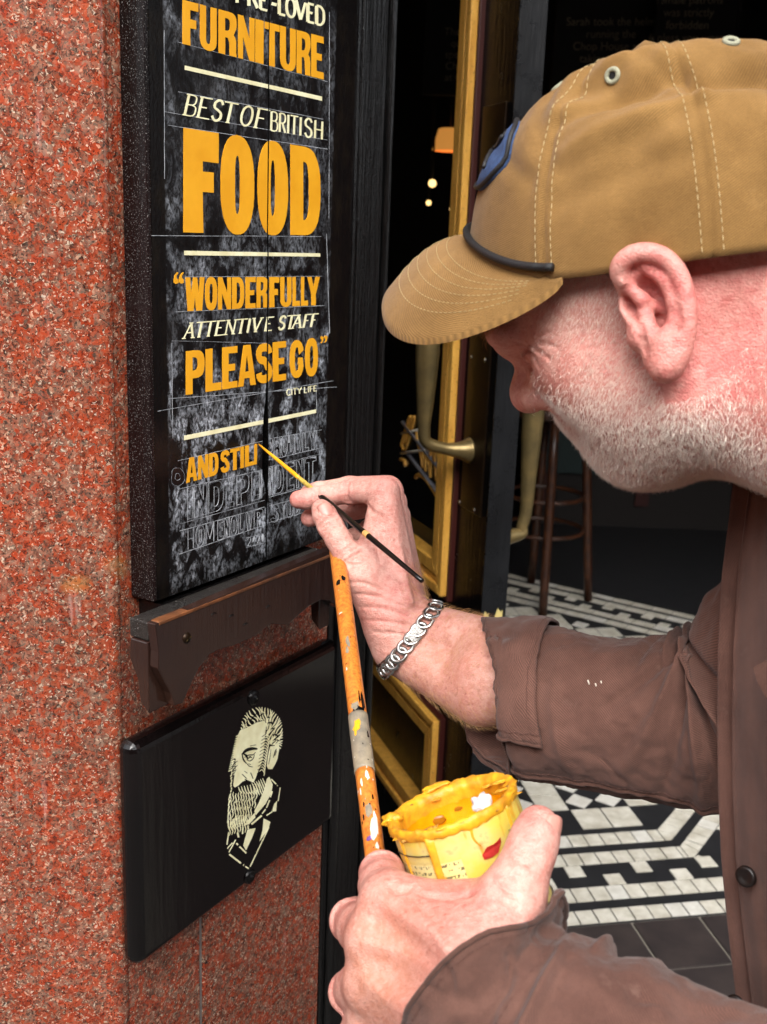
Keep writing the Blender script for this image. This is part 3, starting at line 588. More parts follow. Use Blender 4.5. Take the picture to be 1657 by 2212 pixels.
SK = {  # centre-line strokes: (points, thick?)
 'A': [([(0, 0), (.48, 1)], 0), ([(.48, 1), (.95, 0)], 1), ([(.2, .36), (.76, .36)], 0)], 'B': [([(.12, 0), (.12, 1)], 1), ([(.12, 1), (.6, 1), (.85, .9), (.85, .65), (.6, .53), (.12, .53)], 0), ([(.6, .53), (.95, .42), (.95, .12), (.65, 0), (.12, 0)], 0)],
 'C': [([(.95, .8), (.75, .98), (.45, 1), (.15, .8), (.05, .5), (.15, .2), (.45, 0), (.75, .02), (.95, .2)], 1)], 'D': [([(.12, 0), (.12, 1)], 1), ([(.12, 1), (.55, 1), (.88, .8), (.95, .5), (.88, .2), (.55, 0), (.12, 0)], 0)],
 'E': [([(.12, 0), (.12, 1)], 1), ([(.12, 1), (.9, 1)], 0), ([(.12, .52), (.72, .52)], 0), ([(.12, 0), (.95, 0)], 0)], 'F': [([(.12, 0), (.12, 1)], 1), ([(.12, 1), (.95, 1)], 0), ([(.12, .52), (.75, .52)], 0)],
 'H': [([(.1, 0), (.1, 1)], 1), ([(.9, 0), (.9, 1)], 1), ([(.1, .5), (.9, .5)], 0)], 'I': [([(.5, 0), (.5, 1)], 1)], 'L': [([(.12, 0), (.12, 1)], 1), ([(.12, 0), (.95, 0)], 0)],
 'N': [([(.08, 0), (.08, 1)], 0), ([(.08, 1), (.92, 0)], 1), ([(.92, 0), (.92, 1)], 0)], 'O': [([(.5, 1), (.15, .85), (.04, .5), (.15, .15), (.5, 0), (.85, .15), (.96, .5), (.85, .85), (.5, 1)], 1)],
 'P': [([(.12, 0), (.12, 1)], 1), ([(.12, 1), (.6, 1), (.92, .88), (.92, .6), (.6, .48), (.12, .48)], 0)], 'R': [([(.12, 0), (.12, 1)], 1), ([(.12, 1), (.6, 1), (.9, .88), (.9, .62), (.6, .5), (.12, .5)], 0), ([(.5, .5), (.95, 0)], 1)],
 'S': [([(.9, .82), (.7, .98), (.4, 1), (.12, .85), (.15, .62), (.5, .52), (.85, .38), (.9, .15), (.62, 0), (.3, .02), (.06, .2)], 1)], 'T': [([(.5, 0), (.5, 1)], 1), ([(.02, 1), (.98, 1)], 0)],
 'V': [([(.02, 1), (.5, 0)], 1), ([(.5, 0), (.98, 1)], 0)], 'Y': [([(.02, 1), (.5, .5)], 1), ([(.98, 1), (.5, .5)], 0), ([(.5, .5), (.5, 0)], 1)], 'M': [([(.05, 0), (.05, 1)], 0), ([(.05, 1), (.5, .2)], 1), ([(.5, .2), (.95, 1)], 0), ([(.95, 1), (.95, 0)], 1)],
 'U': [([(.1, 1), (.1, .3), (.3, .02), (.7, .02), (.9, .3), (.9, 1)], 1)], 'G': [([(.95, .8), (.7, 1), (.35, 1), (.06, .75), (.05, .3), (.3, 0), (.7, 0), (.95, .2), (.95, .45), (.6, .45)], 1)],
 '2': [([(.1, .8), (.4, 1), (.8, .9), (.85, .65), (.1, 0), (.95, 0)], 0)], '0': [([(.5, 1), (.1, .7), (.1, .3), (.5, 0), (.9, .3), (.9, .7), (.5, 1)], 0)], '4': [([(.7, 0), (.7, 1), (.05, .3), (.95, .3)], 0)], '-': [([(.05, .45), (.95, .45)], 1)], 'W': [([(.0, 1), (.25, 0), (.5, .8), (.75, 0), (1, 1)], 0)], 'J': [([(.8, 1), (.8, .2), (.5, 0), (.1, .1)], 0)]}
class Line:
    """a line of lettering: px corners of its base and cap lines on the panel"""
    def __init__(s, bl, br, tl, tr): s.b = (bl, br); s.t = (tl, tr)
    def px(s, x, gy, slant=0.0):
        yb = s.b[0][1]+(x-s.b[0][0])*(s.b[1][1]-s.b[0][1])/(s.b[1][0]-s.b[0][0])
        yt = s.t[0][1]+(x-s.t[0][0])*(s.t[1][1]-s.t[0][1])/(s.t[1][0]-s.t[0][0])
        return x+slant*gy*(yb-yt), yb+(yt-yb)*gy
LN_ = 0.00035
def panel_poly(loops_px, name, mat, parent, n=LN_, cut=True, wob=0.25, th=0.00035, base=0.0):
    """flat painted shape: loops in px, laid on the panel a hair proud of it"""
    loops = []
    for lp in loops_px:
        q = []
        for i, (u, v) in enumerate(lp): q.append(S(u+random.uniform(-wob, wob), v+random.uniform(-wob, wob), base))
        loops.append(q)
    vl = [[Vector((a, b, 0)) for a, b in lp] for lp in loops]
    flat = [p for lp in loops for p in lp]; tri = tessellate_polygon(vl)
    bm = bmesh.new(); vs = [bm.verts.new(tuple(W(a, base+n, b))) for a, b in flat]
    for t in tri:
        try: bm.faces.new([vs[i] for i in t])
        except ValueError: pass
    bmesh.ops.recalc_face_normals(bm, faces=bm.faces)
    if cut:
        ss = [a for a, b in flat]; zz = [b for a, b in flat]; zc = (min(zz)+max(zz))/2; g0, g1 = gap_at(zc)
        if min(ss) < g1 and max(ss) > g0:
            geom = bm.verts[:]+bm.edges[:]+bm.faces[:]
            r = bmesh.ops.bisect_plane(bm, geom=geom, plane_co=tuple(W(g0-.0002, 0, 0)), plane_no=tuple(DIR))
            r = bmesh.ops.bisect_plane(bm, geom=bm.verts[:]+bm.edges[:]+bm.faces[:], plane_co=tuple(W(g1+.0002, 0, 0)), plane_no=tuple(DIR))
            dl = [f for f in bm.faces if g0-.0002 < (np.array(f.calc_center_median())-TIP)@DIR < g1+.0002]
            bmesh.ops.delete(bm, geom=dl, context='FACES')
    e = bmesh.ops.extrude_face_region(bm, geom=bm.faces[:])
    vv = [x for x in e['geom'] if isinstance(x, bmesh.types.BMVert)]
    bmesh.ops.translate(bm, verts=vv, vec=tuple(-NRM*th)); bmesh.ops.recalc_face_normals(bm, faces=bm.faces)
    me = bpy.data.meshes.new(name); bm.to_mesh(me); bm.free(); me.materials.append(mat)
    o = bpy.data.objects.new(name, me); col.objects.link(o); o.parent = parent; return o
def dense(lp, n=3):
    out = []
    for i in range(len(lp)):
        a, b = lp[i], lp[(i+1) % len(lp)]
        for k in range(n): out.append((a[0]+(b[0]-a[0])*k/n, a[1]+(b[1]-a[1])*k/n))
    return out
def heavy_line(line, letters, mat='yellow', sw=0.38, bh=0.16, slant=0.0):
    for ch, x0, x1 in letters:
        g = heavy(ch, sw, bh)
        if not g: continue
        loops = [[line.px(x0+(x1-x0)*gx, gy, slant) for gx, gy in dense(lp)] for lp in g]
        panel_poly(loops, 'letter', M[mat], sg)
def stroke_letter(line, ch, x0, x1, thick, thin, mat, slant=0.0, serif=False, name='letter', wob=0.12):
    """thin lettering built from strokes (widths in px); one object"""
    parts = []; objs = []
    for pts, th in SK.get(ch, []):
        q = [line.px(x0+(x1-x0)*gx, gy, slant) for gx, gy in pts]
        if pts[0] == pts[-1]:
            a = catmull(q[-2:-1]+q+q[1:2], 4)[4:-4][:-1]; m = len(a); tn = np.roll(a, -1, 0)-np.roll(a, 1, 0); tn /= np.linalg.norm(tn, axis=1)[:, None]; nn = np.stack([-tn[:, 1], tn[:, 0]], 1)*(thick*.85)/2
            parts.append([[tuple(p) for p in a+nn], [tuple(p) for p in a-nn]]); continue
        if len(q) > 4: q = [tuple(p) for p in catmull(q, 3)]
        parts.append(strokepoly(q, thick if th else thin))
    if serif:
        for pts, th in SK.get(ch, []):
            for (gx, gy) in (pts[0], pts[-1]):
                if gy in (0, 1) and ch not in 'SCOGU':
                    c = line.px(x0+(x1-x0)*gx, gy, slant); sl = (line.b[1][1]-line.b[0][1])/(line.b[1][0]-line.b[0][0]); hw = (x1-x0)*0.20
                    parts.append(strokepoly([(c[0]-hw, c[1]-hw*sl), (c[0]+hw, c[1]+hw*sl)], thin*0.9))
    return multi_poly(parts, name, mat, sg, wob)
def multi_poly(parts, name, mat, parent, wob=0.1, base=0.0, n0=LN_, cut=True):
    objs = [panel_poly(p if isinstance(p[0], list) else [p], name, mat, parent, n0+0.000012*i, cut, wob, 0.0003, base) for i, p in enumerate(parts)]
    o = objs[0]
    if len(objs) > 1:
        bm = bmesh.new()
        for k in objs: bm.from_mesh(k.data)
        bm.to_mesh(o.data); bm.free()
        for k in objs[1:]:
            md = k.data; bpy.data.objects.remove(k); bpy.data.meshes.remove(md)
    return o
za = lambda x, y: (213.4+x*.4294, y*.4294)
zb2 = lambda x, y: (284.6+x*.3377, 498+y*.3377)
zc3 = lambda x, y: (341.5+x*.2576, 889.4+y*.2576)
def mk(f, bl, br, tl, tr): return Line(f(*bl), f(*br), f(*tl), f(*tr))
fx = lambda f, L: [(c, f(a, 0)[0], f(b, 0)[0]) for c, a, b in L]
# PRE-LOVED
ln = mk(za, (690, 12), (1135, 131), (690, -82), (1135, 40))
for ch, a, b in fx(za, [('P', 690, 735), ('R', 748, 800), ('E', 808, 848), ('-', 868, 895), ('L', 903, 938), ('O', 942, 988), ('V', 990, 1040), ('E', 1047, 1084), ('D', 1090, 1134)]): stroke_letter(ln, ch, a, b, 6.6, 5.0, M['cream'])
ln = mk(za, (420, 220), (1130, 400), (420, -2), (1130, 186))
heavy_line(ln, fx(za, [('F', 420, 500), ('U', 508, 592), ('R', 602, 692), ('N', 700, 782), ('I', 787, 828), ('T', 834, 908), ('U', 912, 990), ('R', 995, 1064), ('E', 1069, 1130)]), sw=0.36)
def bar(f, pts): panel_poly([dense([f(*p) for p in pts], 6)], 'painted_rule', M['cream'], sg, wob=0.12)
bar(za, [(432, 330), (1122, 486), (1122, 507), (432, 351)])
ln = mk(za, (425, 577), (1125, 702), (425, 475), (1125, 612))
for ch, a, b in fx(za, [('B', 425, 480), ('E', 492, 545), ('S', 562, 612), ('T', 622, 672), ('O', 706, 762), ('F', 780, 832)]): stroke_letter(ln, ch, a, b, 5.0, 2.7, M['cream'], 0.22, True)
for ch, a, b in fx(za, [('B', 862, 898), ('R', 905, 938), ('I', 944, 958), ('T', 962, 1000), ('I', 1004, 1022), ('S', 1034, 1072), ('H', 1082, 1126)]): stroke_letter(ln, ch, a, b, 4.0, 2.8, M['cream'], 0.03, False)
ln = Line((398, 502), (690, 509), (398, 276), (690, 322))
heavy_line(ln, [('F', 396, 472), ('O', 476, 549), ('O', 556, 622), ('D', 627, 692)], sw=0.425, bh=0.27)
bar(zb2, [(335, 129), (1204, 146), (1204, 167), (335, 158)])
ln = mk(zb2, (340, 516), (1200, 477), (340, 299), (1200, 296))
heavy_line(ln, fx(zb2, [('W', 342, 464), ('O', 468, 546), ('N', 552, 634), ('D', 642, 718), ('E', 727, 791), ('R', 798, 868), ('F', 880, 942), ('U', 950, 1020), ('L', 1028, 1074), ('L', 1082, 1126), ('Y', 1122, 1202)]), sw=0.36)
ln = mk(zb2, (335, 690), (1180, 611), (335, 593), (1180, 532))
for ch, a, b in fx(zb2, [('A', 332, 392), ('T', 404, 452), ('T', 464, 512), ('E', 530, 576), ('N', 594, 652), ('T', 668, 716), ('I', 732, 746), ('V', 764, 816), ('E', 848, 888), ('S', 934, 974), ('T', 986, 1030), ('A', 1026, 1080), ('F', 1094, 1128), ('F', 1142, 1174)]): stroke_letter(ln, ch, a, b, 4.2, 2.3, M['cream'], 0.20, True)
ln = mk(zb2, (345, 1052), (1190, 924), (345, 772), (1190, 686))
heavy_line(ln, fx(zb2, [('P', 345, 464), ('L', 472, 572), ('E', 578, 674), ('A', 680, 792), ('S', 797, 896), ('E', 902, 986), ('G', 1010, 1100), ('O', 1108, 1190)]), sw=0.36)
def quote(f, x, y, flip):
    s = -1 if flip else 1
    pts = [(x+s*a, y+s*b) for a, b in ((-14, -2), (-16, 20), (-2, 30), (14, 24), (15, 4), (4, -6), (2, -22), (16, -42), (8, -44), (-8, -28))]
    panel_poly([dense([f(*p) for p in pts], 2)], 'quotation_mark', M['yellow'], sg)
quote(zb2, 282, 312, False); quote(zb2, 317, 310, False)
def quote2(x, y): quote(lambda a, b: zb2(x+(a-x)*0.62, y+(b-y)*0.62), x, y, True)
quote2(1216, 694); quote2(1240, 690)
ln = mk(zb2, (988, 1057), (1184, 1025), (988, 1017), (1184, 990))
for ch, a, b in fx(zb2, [('C', 990, 1014), ('I', 1020, 1026), ('T', 1030, 1056), ('Y', 1058, 1086), ('L', 1102, 1120), ('I', 1126, 1132), ('F', 1138, 1156), ('E', 1162, 1182)]): stroke_letter(ln, ch, a, b, 1.7, 1.5, M['cream'])
bar(zb2, [(335, 1312), (1178, 1144), (1178, 1167), (335, 1341)])
ln = mk(zc3, (235, 598), (830, 437), (235, 392), (830, 266))
heavy_line(ln, fx(zc3, [('A', 235, 326), ('N', 335, 420), ('D', 427, 504), ('S', 526, 597), ('T', 604, 682), ('I', 690, 718), ('L', 728, 800)]), sw=0.37)
panel_poly([dense([zc3(*p) for p in ((803, 444), (826, 437), (829, 268), (806, 275))])], 'letter', M['yellow'], sg)
# chalk setting-out
def chalkline(pts, wpx=0.75, name='chalk_line', n=0.0002): 
    return panel_poly([strokepoly(pts, wpx)], name, M['chalk'], sg, n, True, 0.18, 0.0001)
for f, a, b in ((zc3, (165, 412), (880, 245)), (zc3, (930, 225), (1370, 150)), (zc3, (930, 405), (1380, 300)), (zc3, (165, 650), (872, 488)), (zc3, (925, 465), (1375, 350)), (zc3, (180, 942), (892, 742)), (zc3, (928, 718), (1200, 640)), (zc3, (180, 1000), (890, 800)),
                (zc3, (930, 790), (1240, 705)), (zc3, (175, 1195), (893, 950)), (zc3, (930, 930), (1262, 832)), (za, (398, 212), (1150, 410)), (za, (330, 562), (1150, 705)), (za, (400, 462), (1130, 600)), (za, (350, 630), (1150, 750)), (zb2, (100, 32), (1210, 38)), (zb2, (345, 296), (1215, 292)), (zb2, (280, 520), (1235, 480)),
                (zb2, (240, 1075), (1310, 1000)), (zb2, (165, 1155), (1290, 960)), (zb2, (255, 705), (860, 720)), (zb2, (1180, 1015), (1182, 1150)), (zc3, (735, 1060), (890, 1020)), (zc3, (735, 1140), (890, 1100)), (zb2, (1245, 20), (1265, 660)), (zb2, (255, 720), (262, 1330)), (za, (328, 150), (330, 900)), (za, (1160, 60), (1158, 1100))):
    p0, p1 = f(*a), f(*b); k = 14
    chalkline([(p0[0]+(p1[0]-p0[0])*i/k+random.uniform(-.25, .25), p0[1]+(p1[1]-p0[1])*i/k+random.uniform(-.25, .25)) for i in range(k+1)], random.uniform(0.55, 0.95))
def chalk_letters(line, letters):
    for ch, a, b in letters:
        g = heavy(ch, 0.36) or None
        parts = []
        if g:
            for lp in g:
                q = [line.px(a+(b-a)*x, y) for x, y in dense(lp, 2)]; q.append(q[0]); parts.append(strokepoly(q, 0.55))
        else:
            for pts, th in SK.get(ch, []): parts.append(strokepoly([line.px(a+(b-a)*x, y) for x, y in pts], 0.7))
        if parts: multi_poly(parts, 'chalk_letter', M['chalkdim'], sg, 0.2, 0.0, 0.0002)
ln = mk(zc3, (930, 402), (1340, 308), (930, 228), (1340, 158)); chalk_letters(ln, fx(zc3, [('P', 925, 962), ('R', 972, 1024), ('O', 1032, 1082), ('U', 1090, 1140), ('D', 1148, 1200), ('L', 1212, 1262), ('Y', 1268, 1330)]))
ln = mk(zc3, (240, 905), (1330, 590), (240, 645), (1330, 372)); chalk_letters(ln, fx(zc3, [('I', 245, 292), ('N', 305, 410), ('D', 425, 548), ('E', 570, 636), ('P', 660, 762), ('E', 785, 848), ('N', 850, 870), ('N', 930, 960), ('D', 978, 1052), ('E', 1080, 1140), ('N', 1160, 1225), ('T', 1235, 1325)]))
ln = mk(zc3, (245, 1160), (1250, 838), (245, 985), (1250, 705)); chalk_letters(ln, fx(zc3, [('H', 245, 300), ('O', 318, 388), ('M', 398, 470), ('E', 500, 545), ('N', 555, 600), ('O', 610, 662), ('L', 672, 712), ('V', 735, 790), ('R', 805, 880), ('S', 945, 1010), ('T', 1040, 1070), ('U', 1080, 1130), ('D', 1140, 1190)]))
ln = mk(zc3, (745, 1128), (890, 1090), (745, 1060), (890, 1022)); chalk_letters(ln, fx(zc3, [('2', 748, 782), ('0', 790, 818), ('2', 826, 856), ('0', 864, 892)]))
# knot in the panel beside AND
kn = [zc3(162+52*math.cos(a)*r, 545+78*math.sin(a)*r) for r in (1,) for a in np.linspace(0, 2*math.pi, 26)[:-1]]
panel_poly([kn], 'wood_knot', M['ink'], sg, 0.00025)
for r in (0.42, 1.12): chalkline([zc3(162+(50+6*math.sin(a*3+r))*math.cos(a)*r, 545+(74+7*math.cos(a*2))*math.sin(a)*r) for a in np.linspace(0.2, 6.2, 30)], 0.35, 'knot_ring', 0.0003)

# ------------------------------------------------------------------ portrait of the bearded man (flat paint on the lower board)
zp = lambda x, y: (462.5+x*.2090, 1494.1+y*.2090)
PBN = -0.003
def pp(pts, name, mat, n): return panel_poly([pts], name, M[mat], pb, n, False, 0.06, 0.0001, PBN)
def psm(pts, k=3): return [zp(*p) for p in catmull(pts, k)]
face = [(268, 400), (340, 372), (440, 318), (520, 298), (540, 340), (528, 420), (520, 520), (512, 600), (500, 690), (480, 760), (455, 820), (430, 890), (410, 935), (380, 940), (330, 915), (290, 930), (250, 970), (212, 990), (196, 970), (205, 900), (215, 840), (225, 770), (222, 690), (196, 690), (200, 620), (215, 560), (235, 480), (255, 430)]
pp([zp(*p) for p in dense(face, 2)], 'portrait_face', 'cream', 0.0002)
ear_ = [(580, 565), (620, 560), (668, 530), (672, 590), (655, 690), (630, 750), (600, 800), (560, 800), (545, 770), (552, 690), (565, 620)]
pp([zp(*p) for p in dense(ear_, 2)], 'portrait_ear', 'cream', 0.0002)
for poly in ([(570, 880), (605, 960), (590, 1050), (530, 1160), (430, 1275), (415, 1235), (470, 1130), (520, 1000), (545, 900)], [(512, 1310), (582, 1345), (560, 1420), (470, 1545), (500, 1430)], [(345, 1425), (428, 1410), (395, 1500), (330, 1640), (300, 1590)], [(650, 1130), (640, 1235), (600, 1240), (620, 1160)], [(420, 1250), (330, 1350), (310, 1385), (360, 1370), (425, 1300)]):
    pp([zp(*p) for p in dense(poly, 2)], 'portrait_collar', 'cream', 0.0002)
def cstroke(pts, w_, mat='cream', n=0.00024, name='portrait_stroke'):
    q = psm(pts, 4) if len(pts) > 2 else [zp(*p) for p in pts]
    m = len(q); a = np.array(q); L = []; R = []
    for i in range(m):
        t = a[min(m-1, i+1)]-a[max(0, i-1)]; t = t/(np.linalg.norm(t)+1e-9); nn = np.array([-t[1], t[0]]); ww = w_*0.209*(0.35+0.65*math.sin(math.pi*min(1, max(0, (i+0.6)/(m+.2)))))/2
        L.append(tuple(a[i]+nn*ww)); R.append(tuple(a[i]-nn*ww))
    return L+R[::-1], mat, n, name
strokes = []
def add(pts, w_=17, mat='cream', n=None, name='portrait_hair'): strokes.append(cstroke(pts, w_, mat, n or (0.00024+0.00001*(len(strokes) % 12)), name))
# hair: locks from the hairline out to the silhouette, in two staggered tiers
HO = catmull([(272, 385), (292, 290), (345, 205), (445, 160), (540, 168), (612, 200), (668, 262), (698, 330), (708, 430), (706, 520), (686, 600)], 8)
HI = catmull([(272, 405), (340, 378), (440, 324), (522, 302), (546, 345), (540, 420), (534, 480), (556, 540), (590, 556), (630, 545), (668, 560)], 8)
NHR = 30
for i in range(NHR):
    q = (i+.5)/NHR*(len(HO)-1); k = int(q); f = q-k; o_ = HO[k]*(1-f)+HO[min(k+1, len(HO)-1)]*f; n_ = HI[k]*(1-f)+HI[min(k+1, len(HI)-1)]*f
    d = o_-n_; L_ = np.hypot(*d); pr = np.array([-d[1], d[0]])/max(L_, 1)*14*math.sin(i*1.3+.5); m1 = 0.46+0.10*math.sin(i*2.1)
    if L_ > 90: add([tuple(n_+d*.05), tuple(n_+d*m1*.5+pr), tuple(n_+d*m1)], 12.5); add([tuple(n_+d*(m1+.07)), tuple(n_+d*(m1+.5*(1-m1))-pr), tuple(o_)], 12.5)
    else: add([tuple(n_+d*.05), tuple(n_+d*.5+pr), tuple(o_)], 12)
# whiskers down both cheeks
for i in range(14): y = 430+i*28; x = 545-i*4; add([(x-26, y+30), (x, y+12), (x+24, y+44), (x+20, y+78)], 9)
for i in range(16): y = 440+i*24; x = 262-i*5.2; add([(x, y), (x-38, y+24)], 10)
for i in range(9): y = 800+i*27; add([(188-i*1.5, y), (172+8*math.sin(i*2), y+22)], 12)
for i in range(7): y = 720+i*22; add([(180+i*3, y+10), (205+i*2, y-8), (240-i*3, y+10)], 9)
# moustache and beard
for i in range(8): x = 250+i*30; add([(x, 985-i*6), (x+16, 1026), (x+40, 1050+i*3)], 12)
for i in range(6): x = 390+i*22; add([(x, 945-i*10), (x+30, 1000-i*6), (x+52, 1052)], 11)
for r in range(5):
    for i in range(11-r):
        x = 172+i*27-r*2+13*(r % 2); y = 1050+r*82+random.uniform(-14, 14)-i*4; add([(x, y), (x-7, y+32), (x+1, y+62), (x-9, y+100)], 10)
for i in range(9): x = 150+i*22; add([(x, 1330-i*8), (x-4, 1385-i*8), (x+14, 1448-i*12)], 13)
for i in range(5): add([(165-i*5, 1060+i*60), (150-i*3, 1120+i*60)], 13)
# coat lines
for a, b, w_ in (((590, 905), (640, 955), 16), ((682, 990), (660, 1130), 11), ((490, 1280), (385, 1370), 20), ((565, 1400), (370, 1810), 12), ((155, 1680), (275, 1772), 22), ((300, 1790), (306, 1792), 22), ((320, 1805), (355, 1828), 18), ((222, 1530), (152, 1660), 13), ((150, 1450), (132, 1580), 13), ((135, 1620), (190, 1560), 11), ((230, 1565), (245, 1585), 20), ((262, 1600), (330, 1668), 20), ((240, 1455), (252, 1505), 22), ((296, 1400), (292, 1470), 17), ((348, 1380), (352, 1420), 17), ((600, 1030), (580, 1090), 14), ((572, 1120), (540, 1200), 14), ((530, 1215), (495, 1260), 13), ((650, 968), (656, 972), 14), ((540, 1280), (600, 1240), 12)):
    add([a, b], w_, name='portrait_coat_line')
# black drawing over the cream face
for pts, w_ in (([(288, 645), (330, 606), (390, 588), (445, 590)], 34), ([(300, 640), (330, 660), (345, 700)], 22), ([(285, 640), (300, 700), (330, 740)], 16), ([(310, 680), (350, 655), (400, 650), (425, 625)], 10), ([(330, 700), (365, 715), (400, 690), (415, 650)], 9), ([(350, 690), (368, 672), (388, 684)], 14), ([(330, 735), (360, 768), (400, 778)], 8), ([(350, 745), (380, 752)], 6), ([(370, 560), (430, 548)], 6), ([(285, 850), (335, 898)], 9), ([(310, 820), (340, 840)], 6), ([(375, 835), (400, 898)], 9), ([(315, 905), (350, 925), (385, 935)], 16), ([(180, 790), (205, 740), (240, 715)], 9), ([(190, 820), (215, 780), (238, 760)], 8), ([(205, 840), (225, 800)], 7), ([(610, 680), (628, 620), (640, 590)], 9), ([(625, 660), (645, 610)], 7), ([(585, 590), (575, 680), (560, 750)], 6)):
    add(pts, w_, 'ink', 0.00042+0.000006*len(strokes) % 0.00005, 'portrait_ink_line')
for i in range(12): y = 440+i*38; add([(528-i*4, y), (490-i*5, y+26)], 6, 'ink', 0.00045, 'portrait_ink_line')
for pts, mt, n, nm in strokes: panel_poly([pts], nm, M[mt], pb, n, False, 0.04, 0.0001, PBN)

# ------------------------------------------------------------------ the open entrance door
HD = azv(-20); ND = azv(250)                      # along the leaf to its hinges / out of the face we see
DF = C(1075, 786, 1.75)*[1, 1, 0]
def DW(w_, n, z): return DF+HD*w_+ND*n+Z1*z
def Dp(u, v, n=0.0):
    p = hit(u, v, DF+ND*n, ND); return float((p-DF)@HD), float(p[2])
door = thing('entrance_door', 'black glazed pub door with gilded mouldings and brass pull handles standing open', 'door')
def dbox(name, w0, w1, n0, n1, z0, z1, mat, parent=door, bev=0.0, seg=2):
    return hexa(name, [DW(w0, n0, z0), DW(w1, n0, z0), DW(w1, n1, z0), DW(w0, n1, z0), DW(w0, n0, z1), DW(w1, n0, z1), DW(w1, n1, z1), DW(w0, n1, z1)], M[mat], parent, bev, seg)
dbox('stile', 0.002, 0.142, -0.044, 0.0, 0.02, 2.25, 'black', bev=0.002); dbox('stile', 0.901, 1.04, -0.044, 0.0, 0.02, 2.25, 'black', bev=0.002)
dbox('rail', 0.143, 0.90, -0.043, -0.001, 0.02, 0.24, 'black'); dbox('rail', 0.143, 0.90, -0.043, -0.001, 0.53, 0.765, 'black'); dbox('rail', 0.143, 0.90, -0.043, -0.001, 2.05, 2.25, 'black')
dbox('lower_panel', 0.143, 0.90, -0.030, -0.012, 0.241, 0.529, 'black')
dbox('closing_edge', -0.0015, 0.0018, -0.046, 0.001, 0.02, 2.25, 'edgegrey', bev=0.0008)
for (z0, z1) in ((0.765, 0.80), (0.86, 0.93)):
    pass
mesh('glass_pane', [DW(0.143, -0.022, 0.766), DW(0.90, -0.022, 0.766), DW(0.90, -0.022, 2.049), DW(0.143, -0.022, 2.049)], [(0, 1, 2, 3)], M['glass'], door)
def mould(w0, w1, z0, z1, wd):
    """a raised gilded frame of two steps, mitred at the corners"""
    def ring(i0, i1, n0, n1, nm, mt):
        o = [(w0+i0, z0+i0), (w1-i0, z0+i0), (w1-i0, z1-i0), (w0+i0, z1-i0)]; i = [(w0+i1, z0+i1), (w1-i1, z0+i1), (w1-i1, z1-i1), (w0+i1, z1-i1)]
        for k in range(4):
            a, b = o[k], o[(k+1) % 4]; c, d = i[(k+1) % 4], i[k]
            V = [DW(a[0], n0, a[1]), DW(b[0], n0, b[1]), DW(c[0], n0, c[1]), DW(d[0], n0, d[1]), DW(a[0], n1, a[1]), DW(b[0], n1, b[1]), DW(c[0], n1, c[1]), DW(d[0], n1, d[1])]
            hexa(nm, V, M[mt], door, 0.0022, 2)
    ring(0.0, wd*0.14, -0.002, 0.010, 'moulding_edge', 'darkwood'); ring(wd*0.14, wd*0.40, -0.002, 0.022, 'gilded_moulding', 'gold'); ring(wd*0.41, wd*0.60, -0.002, 0.015, 'gilded_moulding', 'gold'); ring(wd*0.61, wd*1.0, -0.016, 0.018, 'gilded_moulding', 'gold')
mould(0.128, 0.915, 0.755, 2.06, 0.066); mould(0.128, 0.915, 0.235, 0.520, 0.058)
# finger plate, pull handles, screws
dbox('plate', 0.024, 0.1105, 0.0, 0.003, 0.945, 1.62, 'bronze', bev=0.001)
for u, v in ((1018, 772), (1048, 778), (993, 1085), (1025, 1102)):
    a, z = Dp(u, v, 0.003); lathe('screw', [(0, 0.0022), (0.003, 0.0018), (0.0046, 0.0)], DW(a, 0.003, z), ND, M['steel'], door, 14)
def pull(name, w_, n0, sgn, ztop, zbot, mat):
    gn = n0+sgn*(0.086 if sgn > 0 else 0.052)
    path = [DW(w_+.0, n0, zbot-0.004), DW(w_+.0, n0+sgn*0.018, zbot-0.003), DW(w_+.002, n0+sgn*0.045, zbot+0.0), DW(w_+.004, gn-sgn*0.006, zbot+0.012), DW(w_+.004, gn, zbot+0.04), *[DW(w_+.004, gn, zbot+(ztop-zbot)*q_) for q_ in (.26, .44, .60, .76)], DW(w_+.004, gn, ztop-0.03), DW(w_+.003, gn-sgn*.006, ztop-0.008), DW(w_+.002, n0+sgn*0.04, ztop), DW(w_, n0+sgn*.015, ztop+.003), DW(w_, n0, ztop+.005)]
    rad = [0.024, 0.015, 0.0105, 0.0105, 0.0110, 0.0140, 0.0180, 0.0205, 0.0190, 0.013, 0.0105, 0.0105, 0.015, 0.024]
    c = catmull(path, 5); rr = np.interp(np.linspace(0, len(rad)-1, len(c)), range(len(rad)), rad)
    return tube(name, c, rr, M[mat], door, 18)
a, z = Dp(1000, 945, 0.003)
pull('pull_handle', 0.085, 0.003, 1, 1.335, 1.055, 'brass')
pull('pull_handle', 0.045, -0.046, -1, 1.30, 0.905, 'brass')
